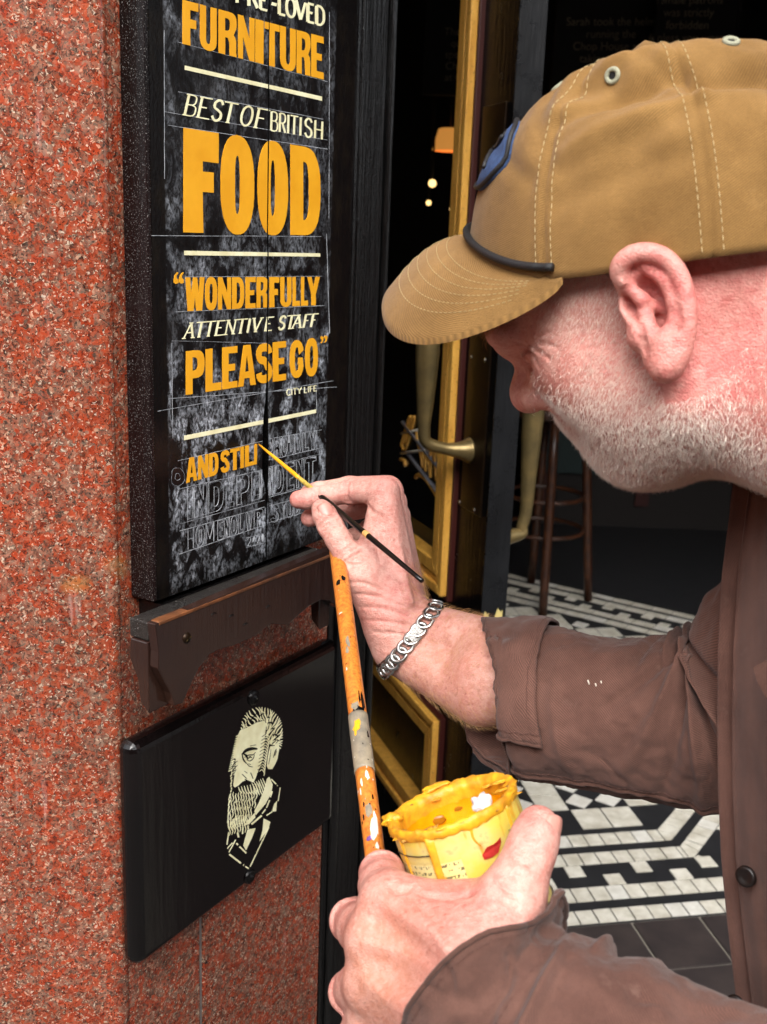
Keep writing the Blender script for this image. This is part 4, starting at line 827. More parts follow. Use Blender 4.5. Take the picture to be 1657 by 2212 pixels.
# gold signwriting and etched lines on the glass
def gl(pts, r_, nm, mat): 
    q = [DW(*(lambda t: (t[0], -0.0195, t[1]))(Dp(u, v, -0.0195))) for u, v in pts]
    return tube(nm, catmull(q, 5) if len(q) > 2 else q, r_, mat, door, 6)
gz = lambda x, y: (839.6+x*.2252, 711.5+y*.2252)
goldpaint = M['gold']
def scr(x0, y0, n, dx, h, sl):
    p = []
    for i in range(n): p += [gz(x0+dx*i, y0+sl*i), gz(x0+dx*i+dx*0.35+14, y0-h+sl*i)]
    return p
gl([gz(x, y) for x, y in ((120, 1120), (150, 1000), (200, 845), (205, 870), (150, 1080), (175, 1060), (235, 850), (242, 880), (185, 1080), (150, 1160), (120, 1090))], 0.0030, 'gold_script', goldpaint)
gl([gz(x, y) for x, y in ((262, 960), (280, 1090), (310, 1210), (325, 1330), (300, 1100), (335, 1240), (355, 1360), (350, 1200), (385, 1300), (400, 1420), (405, 1120), (440, 1280), (455, 1450), (440, 1130), (480, 1250), (495, 1420))], 0.0028, 'gold_script', goldpaint)
gl([gz(x, y) for x, y in ((260, 1420), (290, 1395), (360, 1440), (430, 1540), (485, 1640))], 0.0045, 'gold_script', goldpaint)
gl([gz(x, y) for x, y in ((115, 1245), (150, 1260), (160, 1310))], 0.004, 'gold_script', goldpaint)
for p in ([(120, 998), (298, 962)], [(118, 1188), (395, 1152)]): gl([gz(*q) for q in p], 0.0030, 'chalk_rule', M['ivory'])
for p in ([(180, 1195), (490, 1590)], [(130, 890), (490, 1340)]): gl([gz(*q) for q in p], 0.0040, 'chalk_rule', mat_plain('grey_tape_line', srgb(120, 120, 128), 0.8))
# chipped paint at the foot of the closing edge
for u, v, ww in ((1048, 1338, .006), (1076, 1332, .008)):
    p = hit(u, v, DF+HD*-0.0022, HD); n0 = float((p-DF)@ND); z0 = p[2]
    mesh('paint_chip', [DF+HD*-0.0021+ND*(n0+ww*a)+Z1*(z0+b) for a, b in ((-1, -.03), (.9, -.03), (1, -.004), (.2, .016), (-.6, .008), (-1, .012))], [tuple(range(6))], mat_plain('pale_yellow_primer', srgb(196, 178, 112), 0.6), door)

# ------------------------------------------------------------------ interior: boards, bar front, stool, lamps
def txt_obj(name, body, size, origin, right, up, mat, parent):
    cu = bpy.data.curves.new(name, 'FONT'); cu.body = body; cu.size = size; cu.align_x = 'CENTER'; cu.space_line = 1.05
    o = bpy.data.objects.new(name, cu); col.objects.link(o)
    dg = bpy.context.evaluated_depsgraph_get(); me = bpy.data.meshes.new_from_object(o.evaluated_get(dg)); bpy.data.objects.remove(o)
    right = np.asarray(right, float); up = np.asarray(up, float); n = np.cross(right, up)
    me.transform(Matrix(((right[0], up[0], n[0], origin[0]), (right[1], up[1], n[1], origin[1]), (right[2], up[2], n[2], origin[2]), (0, 0, 0, 1))))
    me.materials.clear(); me.materials.append(mat); q = bpy.data.objects.new(name, me); col.objects.link(q); q.parent = parent; return q
def board(u0, u1, y, zb_, zt_, label, texts):
    b = thing('menu_board', label, 'board', 'black boards of cream lettering on the back wall')
    n = np.array([0, 1.0, 0]); a = hit(u0, 60, np.array([0, y, 0]), n)[0]; c = hit(u1, 60, np.array([0, y, 0]), n)[0]
    box('panel', a, c, y, y+0.03, zb_, zt_, M['blackboard'], b); 
    for t in ((a-.012, a, zb_, zt_), (c, c+.012, zb_, zt_), (a-.012, c+.012, zb_-.012, zb_-.0005), (a-.012, c+.012, zt_+.0005, zt_+.012)): box('frame', t[0], t[1], y-0.01, y+0.03, t[2], t[3], M['wall'], b)
    for body, u, v, hpx in texts:
        p = hit(u, v, np.array([0, y-0.004, 0]), n); sz = hpx*np.linalg.norm(p-CAM)/FPX
        txt_obj('lettering', body, sz, p, RT*[1, 1, 1]/np.linalg.norm(RT), UP*[0, 0, 1]/np.linalg.norm(UP*[0, 0, 1]), M['boardtext'], b)
board(1205, 1415, 4.6, 1.35, 2.4, 'dark board of small cream lettering above the cap, starting Sarah took the helm', [('Sarah took the helm,\nrunning the\nChop House and\ntaking care of', 1322, 55, 21)])
board(1422, 1590, 4.45, 1.45, 2.4, 'dark board above the cap whose cream lettering ends with unless you were a waitress', [('female patrons\nwas strictly\nforbidden\n(unless you were\na waitress!)', 1490, 8, 21)])
board(925, 1045, 4.4, 1.97, 2.5, 'dark lettered board seen through the door glass behind the gilded moulding', [('They p\nqua\nspecia\nChop\nat Co', 990, 76, 20)])
bar_ = thing('bar_counter', 'dark red panelled bar front deep inside the pub', 'bar')
box('counter_top', 0.75, 3.4, 5.3, 6.0, 1.06, 1.10, M['darkwood'], bar_); box('body', 0.8, 3.35, 5.4, 5.95, 0.0, 1.058, M['wall'], bar_)
for i in range(6): box('panel_stile', 0.80+i*0.5, 0.87+i*0.5, 5.375, 5.3995, 0.12, 1.05, M['darkwood'], bar_)
box('panel_rail', 0.8, 3.35, 5.372, 5.3745, 0.60, 0.68, M['darkwood'], bar_); box('kick_rail', 0.8, 3.35, 5.370, 5.3995, 0.28, 0.50, M['teal'], bar_)
def lamp(u, v, y, r_, name, label, cat, mat, grp):
    p = hit(u, v, np.array([0, y, 0]), np.array([0, 1.0, 0])); t = thing(name, label, cat, grp)
    if mat == 'shade': 
        lathe('lamp_shade', [(r_*0.7, r_*0.8), (r_*0.85, r_*0.75), (r_*1.25, -r_*0.7), (r_*1.1, -r_*0.75)], p, Z1, M['shade'], t, 20)
        lathe('bulb', [(0, r_*.3), (r_*.3, 0), (0, -r_*.3)], p, Z1, M['bulb'], t, 10)
    else: lathe('bulb', [(0, r_), (r_*.7, r_*.7), (r_, 0), (r_*.7, -r_*.7), (0, -r_)], p, Z1, M['bulb'], t, 14)
    tube('flex', [p+Z1*r_*0.7, np.array([p[0], p[1], 2.75])], 0.004, M['dark'], t, 6)
lamp(972, 303, 5.0, 0.062, 'pendant_lamp', 'amber glowing lampshade seen through the door glass', 'lamp', 'shade', 'warm lamps seen through the door glass')
lamp(934, 396, 4.6, 0.017, 'pendant_lamp', 'brightest bare bulb seen through the glass below the amber shade', 'lamp', 'bulb', 'warm lamps seen through the door glass')
lamp(926, 438, 4.9, 0.012, 'pendant_lamp', 'small bare bulb lowest left through the door glass', 'lamp', 'bulb', 'warm lamps seen through the door glass')
lamp(976, 452, 5.2, 0.010, 'pendant_lamp', 'tiny bare bulb beside the gilded moulding through the glass', 'lamp', 'bulb', 'warm lamps seen through the door glass')
st = thing('bar_stool', 'tall bentwood bar stool with hoop stretchers standing just inside the door', 'stool')
f0 = ground(1172, 1330); f2 = ground(1241, 1268)
cxy = (f0+f2)/2+np.array([-0.09, 0.02, 0]); rr = np.linalg.norm(f0-cxy); a0 = math.atan2(f0[1]-cxy[1], f0[0]-cxy[0])
for k in range(4):
    a = a0+k*math.pi/2; d = np.array([math.cos(a), math.sin(a), 0])
    tube('leg', [cxy+d*(rr*(1-0.34*t))+Z1*(0.002+0.76*t) for t in np.linspace(0, 1, 6)], [0.017, 0.018, 0.0185, 0.0185, 0.018, 0.017], M['wood'], st, 12)
for z_, k in ((0.30, .84), (0.44, .79)): tube('hoop_stretcher', [cxy+np.array([math.cos(a), math.sin(a), 0])*rr*k*0.92+Z1*z_ for a in np.linspace(0, 2*math.pi, 33)[:-1]], 0.009, M['wood'], st, 10, closed=True)
lathe('seat', [(0, 0.03), (0.15, 0.028), (0.175, 0.015), (0.175, -0.012), (0.16, -0.02), (0, -0.02)], cxy+Z1*0.78, Z1, M['wood'], st, 32)
tube('back_hoop', [cxy+np.array([math.cos(t)*0.17, 0.13, 0])+Z1*(0.78+0.34*math.sin(t)) for t in np.linspace(0, math.pi, 20)], 0.012, M['wood'], st, 10)

# ------------------------------------------------------------------ the painter: one continuous skin surface from blended solids
class RC:      # tapered capsule
    def __init__(s, a, b, ra, rb):
        s.a = np.asarray(a, float); s.b = np.asarray(b, float); s.ra = ra; s.rb = rb
        s.c = (s.a+s.b)/2; s.br = np.linalg.norm(s.b-s.a)/2+max(ra, rb); s.ba = s.b-s.a; s.l2 = max(1e-12, s.ba@s.ba)
    def d(s, P):
        pa = P-s.a; h = np.clip((pa@s.ba)/s.l2, 0, 1); return np.linalg.norm(pa-h[:, None]*s.ba, axis=1)-(s.ra+(s.rb-s.ra)*h)
class EL:      # ellipsoid, axes in the columns of R
    def __init__(s, c, r, R=np.eye(3)):
        s.c = np.asarray(c, float); s.r = np.asarray(r, float); s.R = R; s.br = max(r)
    def d(s, P):
        q = (P-s.c)@s.R; k0 = np.linalg.norm(q/s.r, axis=1); k1 = np.linalg.norm(q/s.r**2, axis=1)+1e-9; return k0*(k0-1)/k1
def smin(a, b, k):
    if k <= 0: return np.minimum(a, b)
    h = np.clip(0.5+0.5*(b-a)/k, 0, 1); return b+(a-b)*h-k*h*(1-h)
def smax(a, b, k): return -smin(-a, -b, k)
class Field:
    def __init__(s): s.groups = []; s.cut = []      # [(k, [(op, prim, k), ...])]
    def group(s, k): s.groups.append((k, [])); return s.groups[-1][1]
    def bake(s):
        s.flat = [(gi, o, p, kk) for gi, (k, ops) in enumerate(s.groups) for o, p, kk in ops]
        s.fc = np.array([x[2].c for x in s.flat]); s.fr = np.array([x[2].br+x[3]+0.016 for x in s.flat]); s.isu = np.array([x[1] == 'u' for x in s.flat])
        s.cc_ = np.array([p.c for p, _ in s.cut]).reshape(-1, 3); s.cr = np.array([p.br+0.01 for p, _ in s.cut])
    def active(s, c, rad):
        if len(getattr(s, 'flat', ())) != sum(len(o) for _, o in s.groups) or len(s.cc_) != len(s.cut): s.bake()
        hit_ = np.nonzero(np.linalg.norm(s.fc-c, axis=1) < s.fr+rad)[0]; gs = {}
        for i in hit_: gi, o, p, kk = s.flat[i]; gs.setdefault(gi, []).append((o, p, kk))
        out = [(s.groups[gi][0], a) for gi, a in sorted(gs.items()) if any(o == 'u' for o, _, _ in a)]
        if out and len(s.cut):
            cu = [('s', s.cut[i][0], s.cut[i][1]) for i in np.nonzero(np.linalg.norm(s.cc_-c, axis=1) < s.cr+rad)[0]]
            if cu: out.append((None, cu))
        return out
    @staticmethod
    def ev(act, P):
        D = None
        for k, ops in act:
            g = None
            if k is None:
                for o, p, kk in ops: D = smax(D, -p.d(P), kk)
                continue
            for o, p, kk in ops:
                x = p.d(P)
                if o == 'u': g = x if g is None else smin(g, x, kk)
                elif g is not None: g = smax(g, -x, kk)
            if g is None: continue
            D = g if D is None else smin(D, g, k)
        return np.full(len(P), 0.05) if D is None else D
def surface(field, lo, hi, res, B=24):
    lo = np.asarray(lo, float); dims = np.ceil((np.asarray(hi)-lo)/res).astype(int)+2; nb = (dims+B-1)//B; NX, NY, NZ = (nb*B+2)
    bid = lambda I, J, K: (I.astype(np.int64)*NY+J)*NZ+K
    g = np.arange(B+1); gi, gj, gk = np.meshgrid(g, g, g, indexing='ij'); hd = res*B*math.sqrt(3)/2
    vid = []; vps = []; quads = []
    cen = np.stack(np.meshgrid(*[np.arange(n) for n in nb], indexing='ij'), -1).reshape(-1, 3)
    field.bake(); cw = lo+(cen*B+B/2)*res; ok_ = np.zeros(len(cen), bool); uc, ur = field.fc[field.isu], field.fr[field.isu]
    for k0 in range(0, len(cen), 4000): ok_[k0:k0+4000] = ((np.linalg.norm(cw[k0:k0+4000, None]-uc[None], axis=2)-ur[None]).min(1) < hd)
    cen = cen[ok_]
    for b in cen:
        c = lo+(b*B+B/2)*res; act = field.active(c, hd)
        if not act: continue
        if abs(Field.ev(act, c[None])[0]) > hd*1.25+0.004: continue
        i0 = b*B; P = lo+np.stack([gi+i0[0], gj+i0[1], gk+i0[2]], -1).reshape(-1, 3)*res
        D = Field.ev(act, P).reshape(B+1, B+1, B+1); s = D < 0
        if s.all() or not s.any(): continue
        cnt = np.zeros((B, B, B), np.int16)
        for dx in (0, 1):
            for dy in (0, 1):
                for dz in (0, 1): cnt += s[dx:B+dx, dy:B+dy, dz:B+dz]
        mi = np.argwhere((cnt > 0) & (cnt < 8))
        if len(mi):
            acc = np.zeros((len(mi), 3)); num = np.zeros(len(mi))
            for axx in range(3):
                o1, o2 = [(1, 2), (0, 2), (0, 1)][axx]
                for p in (0, 1):
                    for q in (0, 1):
                        off = np.zeros(3, int); off[o1] = p; off[o2] = q; A = mi+off; E = A.copy(); E[:, axx] += 1
                        da = D[A[:, 0], A[:, 1], A[:, 2]]; db = D[E[:, 0], E[:, 1], E[:, 2]]; m = (da < 0) != (db < 0)
                        t = np.where(m, da/np.where(m, da-db, 1), 0); pos = A.astype(float); pos[:, axx] += t; acc[m] += pos[m]; num[m] += 1
            vp = lo+(acc/num[:, None]+i0)*res
            for it in range(2):
                e = 0.0004; d0 = Field.ev(act, vp); gr = np.stack([Field.ev(act, vp+np.eye(3)[k]*e)-d0 for k in range(3)], -1)/e
                vp = vp-np.clip(d0, -res, res)[:, None]*gr/np.maximum((gr**2).sum(1), 0.3)[:, None]*0.8
            vid.append(bid(mi[:, 0]+i0[0], mi[:, 1]+i0[1], mi[:, 2]+i0[2])); vps.append(vp)
        for axx in range(3):
            o1, o2 = [(1, 2), (2, 0), (0, 1)][axx]; sl = [slice(0, B)]*3; sl2 = list(sl); sl2[axx] = slice(1, B+1)
            a = s[tuple(sl)]; b2 = s[tuple(sl2)]; e = np.argwhere(a != b2)
            if not len(e): continue
            fl = a[e[:, 0], e[:, 1], e[:, 2]]; e = e+i0; u1 = np.eye(3, dtype=int)[o1]; u2 = np.eye(3, dtype=int)[o2]
            q = np.stack([bid(*(e-u1-u2).T), bid(*(e-u2).T), bid(*e.T), bid(*(e-u1).T)], -1); q[~fl] = q[~fl][:, ::-1]; quads.append(q)
    ids = np.concatenate(vid); V = np.concatenate(vps); Q = np.concatenate(quads); o = np.argsort(ids); ids = ids[o]; V = V[o]
    ix = np.searchsorted(ids, Q); ix = np.clip(ix, 0, len(ids)-1); ok = (ids[ix] == Q).all(1); return V, ix[ok]

# head frame: x forward (face), y to his left (towards us), z up; millimetres from the mid-point between the ears
def head_matrix(yaw, pitch, roll):
    y, p, r = map(math.radians, (yaw, pitch, roll))
    Bm = np.array([[-1, 0, 0], [0, 0, -1], [0, 1, 0]], float).T
    Ry = np.array([[math.cos(y), 0, math.sin(y)], [0, 1, 0], [-math.sin(y), 0, math.cos(y)]]); Rz = np.array([[math.cos(p), -math.sin(p), 0], [math.sin(p), math.cos(p), 0], [0, 0, 1]]); Rx = np.array([[1, 0, 0], [0, math.cos(r), -math.sin(r)], [0, math.sin(r), math.cos(r)]])
    Mc = Ry@Rz@Rx@Bm
    return np.stack([RT, UP, FW], 1)@Mc
HM = head_matrix(33, 16, -9)
H0 = C(1425, 690, 0.512)-HM@np.array([0, .074, 0])
def H(x, y, z): return H0+HM@(np.array([x, y, z])/1000.0)
def hr(a, b, ra, rb): return RC(H(*a), H(*b), ra/1000, rb/1000)
def he(c, r): return EL(H(*c), np.array(r)/1000, HM)
def cc(x, y, d): return CAM+RT*x+UP*y+FW*d          # camera-aligned metres
fld = Field()
g = fld.group(0.006)
U_op = lambda p, k=0.010: g.append(('u', p, k)); S_op = lambda p, k=0.006: g.append(('s', p, k))
U_op(he((-2, 0, 42), (99, 76, 84))); U_op(he((40, 0, 15), (58, 64, 70)), .02)
U_op(he((50, 41, -5), (26, 25, 24)), .012); U_op(he((50, -41, -5), (26, 25, 24)), .012)
U_op(hr((92, 33, 31), (100, 0, 32), 13, 13.5), .014); U_op(hr((100, 0, 32), (92, -33, 31), 13.5, 13), .014)
U_op(he((51, 0, -28), (36, 36, 25)), .014)
U_op(hr((50, 10, -48), (50, -10, -48), 21, 21), .018)
for sy in (1, -1):
    U_op(hr((46, sy*16, -50), (4, sy*52, -38), 21, 19), .018); U_op(hr((4, sy*52, -38), (0, sy*62, -4), 19, 14), .018); U_op(he((30, sy*44, -26), (32, 24, 26)), .02)
U_op(he((12, 0, -52), (46, 46, 26)), .03)
S_op(he((90, 34, 13), (13, 15, 8)), .012); S_op(he((90, -34, 13), (13, 15, 8)), .012)
U_op(he((76, 32, 14), (13, 14, 10)), .005); U_op(he((76, -32, 14), (13, 14, 10)), .005)
U_op(hr((88, 47, 27), (95, 20, 28), 8, 8.5), .008); U_op(hr((88, -47, 27), (95, -20, 28), 8, 8.5), .008)
U_op(hr((91, 0, 22), (103, 0, 0), 8.5, 10.2), .007); U_op(hr((103, 0, -2), (105.5, 0, -5), 11.2, 11.6), .005)
for sy in (1, -1):
    U_op(hr((97, sy*12, -9), (91, sy*15, -10), 8.6, 8.0), .006); S_op(hr((98, sy*9, -20), (93, sy*11, -12), 3.6, 3.0), .002)
    S_op(hr((90, sy*24, -8), (80, sy*33, -28), 2.0, 1.6), .006)               # crease beside the nose
# crow's feet and lid creases on the near eye
for a, b, r_ in (((73, 49, 17), (54, 62, 8), 1.5), ((73, 49, 19), (52, 63, 20), 1.3), ((73, 49, 15), (58, 58, -1), 1.3), ((86, 39, 15), (69, 51, 15), 1.6), ((75, 48, 12), (63, 53, -4), 1.4), ((80, 42, 6), (66, 50, 0), 1.5)): S_op(hr(a, b, r_, r_*0.4), .003)
U_op(hr((-28, 0, -4), (-58, 0, -62), 58, 55), .03)
MS = cc(.375, .07, .415)                                     # between the shoulders
U_op(RC(H(-52, 0, -54), MS, .055, .050), .03)
# ---- ear (near side): plate, rim, inner ridge, bowl
e6 = lambda x, y, d: C(1031.7+x*.3774, 498+y*.3774, d)
g = fld.group(0.0035)
mm = lambda r_: r_/1000
plate = [(880, 260, .5035), (990, 240, .5010), (1090, 330, .4990), (1130, 470, .4985), (1110, 620, .5000), (1070, 740, .5015)]
for i in range(len(plate)-1): U_op(RC(e6(*plate[i]), e6(*plate[i+1]), mm(8.5 if i < 3 else 8.0), mm(8.5 if i < 3 else 7.5)), .004)
U_op(RC(e6(940, 420, .5085), e6(1080, 480, .5075), mm(11), mm(11)), .006); U_op(RC(e6(960, 600, .509), e6(1070, 640, .507), mm(9), mm(9)), .006)
S_op(EL(e6(985, 380, .4985), (mm(15), mm(10), mm(11)), HM), .003)
S_op(RC(e6(900, 235, .4950), e6(1010, 245, .4940), mm(6.2), mm(6.6)), .003)
S_op(RC(e6(1040, 400, .4965), e6(1062, 520, .4970), mm(8.5), mm(8)), .003)
S_op(RC(e6(1022, 510, .5030), e6(1006, 610, .5040), mm(6.4), mm(4.8)), .002)
S_op(RC(e6(1010, 560, .506), e6(985, 560, .514), mm(3.6), mm(3.0)), .002)
S_op(RC(e6(1120, 330, .4925), e6(1172, 560, .4935), mm(3.0), mm(3.0)), .002)
rim = [(850, 310, .5055), (812, 250, .5030), (822, 190, .5000), (878, 142, .4975), (960, 126, .4958), (1050, 148, .4945), (1122, 208, .4938), (1170, 300, .4932), (1198, 420, .4932), (1200, 550, .4940), (1180, 660, .4955), (1140, 745, .4975)]
rimr = [3.6, 3.9, 4.0, 4.1, 4.2, 4.2, 4.2, 4.2, 4.1, 3.9, 3.9, 4.4]
rimc = catmull([e6(*p) for p in rim], 4); rimq = np.interp(np.linspace(0, len(rim)-1, len(rimc)), range(len(rim)), rimr)
for i in range(len(rimc)-1): U_op(RC(rimc[i], rimc[i+1], mm(rimq[i]), mm(rimq[i+1])), .0015)
for a, b, r0, r1 in (((850, 310, .5055), (940, 395, .5035), 3.4, 3.2), ((940, 395, .5035), (1050, 452, .5060), 3.2, 2.4),
                     ((960, 205, .4995), (1075, 290, .4975), 3.0, 3.4), ((1075, 290, .4975), (1128, 410, .4962), 3.4, 3.6), ((1128, 410, .4962), (1132, 520, .4968), 3.6, 3.4), ((1132, 520, .4968), (1090, 600, .4985), 3.4, 4.0),
                     ((1090, 600, .4985), (1058, 625, .4995), 4.2, 4.4), ((958, 470, .5050), (985, 590, .5035), 4.0, 4.4), ((985, 590, .5035), (1000, 650, .5050), 4.4, 3.8)):
    U_op(RC(e6(*a), e6(*b), mm(r0), mm(r1)), .0022)
U_op(RC(e6(1120, 720, .4990), e6(1075, 790, .5010), mm(5.5), mm(5.8)), .005); U_op(RC(e6(1075, 790, .5010), e6(1010, 740, .5060), mm(5.6), mm(4.5)), .005)
U_op(RC(e6(1060, 690, .5010), e6(1090, 760, .5000), mm(6.5), mm(6)), .005)
# far ear, simpler
g.append(('u', he((-8, -82, 5), (20, 6, 32)), .004))
# ---- right hand (painting)
def chain(pts, k=.003, kg=.003):
    gg = fld.group(kg)
    for i in range(len(pts)-1): gg.append(('u', RC(C(*pts[i][:3]), C(*pts[i+1][:3]), pts[i][3]/1000, pts[i+1][3]/1000), k))
    return gg
g = fld.group(0.004); RH = len(fld.groups)-1
for a, b in (((828, 1066, .846, 13.0), (870, 1340, .836, 18)), ((838, 1068, .87, 13), (880, 1350, .848, 18)), ((848, 1090, .89, 12), (888, 1362, .862, 17)), ((858, 1115, .906, 11), (893, 1378, .87, 15)),
             ((784, 1247, .827, 14.5), (836, 1338, .832, 20)), ((812, 1190, .838, 14), (852, 1320, .836, 20)), ((820, 1130, .846, 11), (800, 1220, .834, 12)),
             ((858, 1400, .832, 20), (1040, 1502, .79, 23)), ((900, 1354, .838, 20), (1085, 1412, .795, 24)), ((850, 1360, .835, 20), (880, 1380, .835, 21)),
             ((1060, 1460, .79, 31), (1180, 1500, .768, 30)), ((1180, 1500, .768, 30), (1600, 1575, .70, 22))): g.append(('u', RC(C(*a[:3]), C(*b[:3]), a[3]/1000, b[3]/1000), .009))
g.append(('u', RC(C(1600, 1575, .70), cc(.33, .05, .57), .022, .022), .01)); g.append(('u', RC(cc(.33, .05, .57), MS, .022, .03), .01)); g.append(('u', RC(MS, cc(.42, -.02, .25), .03, .022), .01))
for a, b, r_ in () and (((770, 1262), (800, 1300), 1.0), ((782, 1292), (812, 1330), 1.0), ((796, 1322), (826, 1362), .9), ((812, 1356), (836, 1392), .9)): g.append(('s', RC(C(a[0]-8, a[1], .812), C(b[0]-8, b[1], .812), r_/1000, r_/1000), .003))
chain([(828, 1062, .846, 12.8), (795, 1060, .853, 10.2), (758, 1062, .862, 9.9), (722, 1068, .866, 8.7), (690, 1074, .868, 8.8), (664, 1078, .870, 8.2), (645, 1079, .870, 7.4)])
chain([(838, 1058, .872, 12), (755, 1054, .892, 9.6), (690, 1062, .90, 8.3), (668, 1066, .90, 7.8)])
chain([(848, 1082, .893, 11.5), (770, 1098, .903, 9), (700, 1112, .893, 8.2), (669, 1119, .886, 7.4)])
chain([(858, 1112, .91, 10.5), (800, 1140, .915, 8), (765, 1160, .905, 7.2), (752, 1163, .90, 6.8)])
chain([(694, 1099, .8405, 7.6), (701, 1112, .838, 9.3), (714, 1136, .835, 10.1), (730, 1164, .832, 9.8), (752, 1200, .829, 11), (786, 1250, .827, 14.5)], .003, .006)
# ---- left hand (holding the tin and the stick)
l8 = lambda x, y, d: C(675.9+x*.3865, 1600.9+y*.3865, d)
def lchain(pts, k=.004, kg=.006):
    gg = fld.group(kg)
    for i in range(len(pts)-1): gg.append(('u', RC(l8(*pts[i][:3]), l8(*pts[i+1][:3]), pts[i][3]/1000, pts[i+1][3]/1000), k))
g = fld.group(0.006); LH = len(fld.groups)-1
W8 = (900, 1420, .492)
for a, b in (((425, 900, .535, 14.0), (880, 1320, .496, 20)), ((352, 1110, .527, 14.5), (850, 1430, .492, 22)), ((338, 1350, .525, 14), (800, 1530, .492, 21)), ((345, 1560, .53, 12.5), (770, 1650, .50, 19)),
             ((500, 935, .533, 12.5), (1060, 960, .522, 17)), ((540, 990, .528, 14), (970, 1180, .504, 21)), ((1110, 900, .512, 15), (990, 1150, .505, 21)), ((840, 1130, .512, 17), (900, 1330, .498, 20))): g.append(('u', RC(l8(*a[:3]), l8(*b[:3]), a[3]/1000, b[3]/1000), .011))
LEL = cc(.23, -.29, .365)
g.append(('u', RC(C(1030, 2160, .492), C(1250, 2330, .47), .028, .030), .02)); g.append(('u', RC(C(1250, 2330, .47), LEL, .030, .022), .02)); g.append(('u', RC(LEL, cc(.42, -.02, .25), .022, .022), .01))
lchain([(425, 900, .535, 14.0), (392, 810, .553, 12.2), (386, 744, .571, 11.6), (430, 770, .597, 10.2), (500, 800, .618, 9.4), (620, 830, .628, 8.5)])
lchain([(352, 1110, .527, 14.5), (270, 1050, .553, 12), (214, 1004, .578, 11), (240, 980, .604, 9.8), (320, 960, .626, 9), (420, 960, .640, 8.5)])
lchain([(338, 1350, .525, 14), (262, 1375, .551, 11.8), (207, 1402, .575, 10.8), (240, 1380, .602, 9.6), (330, 1340, .622, 8.8), (430, 1310, .634, 8.3)])
lchain([(345, 1560, .53, 12.5), (280, 1610, .552, 10.2), (245, 1640, .573, 9.3), (280, 1620, .598, 8.4), (370, 1580, .615, 7.8)])
lchain([(1260, 468, .531, 9.4), (1252, 505, .529, 10.6), (1232, 570, .526, 11.6), (1206, 645, .522, 11.8), (1165, 745, .517, 12.6), (1115, 880, .512, 15)], .004, .008)

# ---- creases, knuckle lines and tendons
def across(p0, p1, p2, r_, n=3, sp=.0022, depth=.0004, k=.0016, ww=.9, face=None):
    """short transverse skin lines on the camera side of a joint at p1 (radius r_)"""
    ax = (p2-p0)/np.linalg.norm(p2-p0); o_ = CAM-p1; o_ = o_-ax*(o_@ax); o_ /= np.linalg.norm(o_)
    if face is not None: o_ = face-ax*(face@ax); o_ /= np.linalg.norm(o_)
    s_ = np.cross(ax, o_)
    for i in range(n):
        off = (i-(n-1)/2)*sp*random.uniform(.8, 1.2); pts = [p1+ax*(off+.0006*random.uniform(-1, 1))+(r_+.0004)*(math.cos(a)*o_+math.sin(a)*s_) for a in np.linspace(-ww, ww, 5)]
        for q in range(4): fld.cut.append((RC(pts[q], pts[q+1], .0007+depth, .0007+depth), k))
fld.cut = []
hc = lambda *p: C(*p)
across(hc(795, 1060, .853), hc(758, 1062, .862), hc(722, 1068, .866), .0099, 3); across(hc(722, 1068, .866), hc(690, 1074, .868), hc(664, 1078, .87), .0088, 2)
across(hc(701, 1112, .838), hc(716, 1140, .8345), hc(730, 1164, .832), .0101, 4, .0026); across(hc(730, 1164, .832), hc(752, 1200, .829), hc(786, 1250, .827), .0112, 3, .003)
across(l8(392, 810, .553), l8(386, 760, .566), l8(386, 744, .571), .0122, 3, .0024); across(l8(270, 1050, .553), l8(225, 1012, .573), l8(214, 1004, .578), .0115, 3, .0024); across(l8(262, 1375, .551), l8(220, 1395, .57), l8(207, 1402, .575), .0112, 3, .0024)
g = fld.groups
for a, b, r0, r1 in (((440, 960, .5215), (800, 1250, .4795), 2.6, 2.6), ((372, 1120, .5135), (800, 1370, .4725), 2.8, 2.6), ((360, 1340, .5115), (770, 1470, .4735), 2.6, 2.4)):
    g[LH][1].append(('u', RC(l8(*a), l8(*b), r0/1000, r1/1000), .010))
for a, b, r0, r1 in (((842, 1090, .8345), (880, 1300, .8185), 2.2, 2.2),): g[RH][1].append(('u', RC(C(*a), C(*b), r0/1000, r1/1000), .009))
import time as _t; _t00 = _t.time()
# fine relief placed where it shows on the skin
def skin_hit(u, v, lo=.42, hi=.95):
    r_ = ray(u, v); ts = np.linspace(lo, hi, int((hi-lo)/.0006)); P_ = CAM+r_*ts[:, None]; c_ = CAM+r_*(lo+hi)/2; act = [x for x in fld.active(c_, (hi-lo)*.6) if x[0] is not None]; d = Field.ev(act, P_); i = int(np.argmax(d < 0))
    return (P_[i], -r_/np.linalg.norm(r_)) if d[i] < 0 else (None, None)
def relief(pts, r_, groove=True, sink=.35, k=.0022, lo=.42, hi=.95):
    """a groove or a raised vein of radius r_ mm following skin seen at pts"""
    H_ = []
    for (u, v) in catmull([np.array(p, float) for p in pts], 4):
        p, n_ = skin_hit(u, v, lo, hi)
        if p is None: return
        H_.append(p+n_*(r_/1000)*((1-sink) if groove else -(1-sink)))
    m_ = len(H_)
    for i in range(m_-1):
        w0 = math.sin(math.pi*(0.15+.7*i/(m_-1))); q = RC(H_[i], H_[i+1], r_/1000*w0, r_/1000*w0)
        if groove: fld.cut.append((q, k))
        else: rel_add.append(q)
rel_add = []
for p in ([(1116, 1826), (1142, 1836), (1172, 1832)], [(1112, 1838), (1140, 1849), (1170, 1846)], [(1110, 1852), (1136, 1863), (1166, 1861)], [(1122, 1814), (1146, 1822), (1172, 1819)]): relief(p, .8, True, .40, .002, .44, .60)
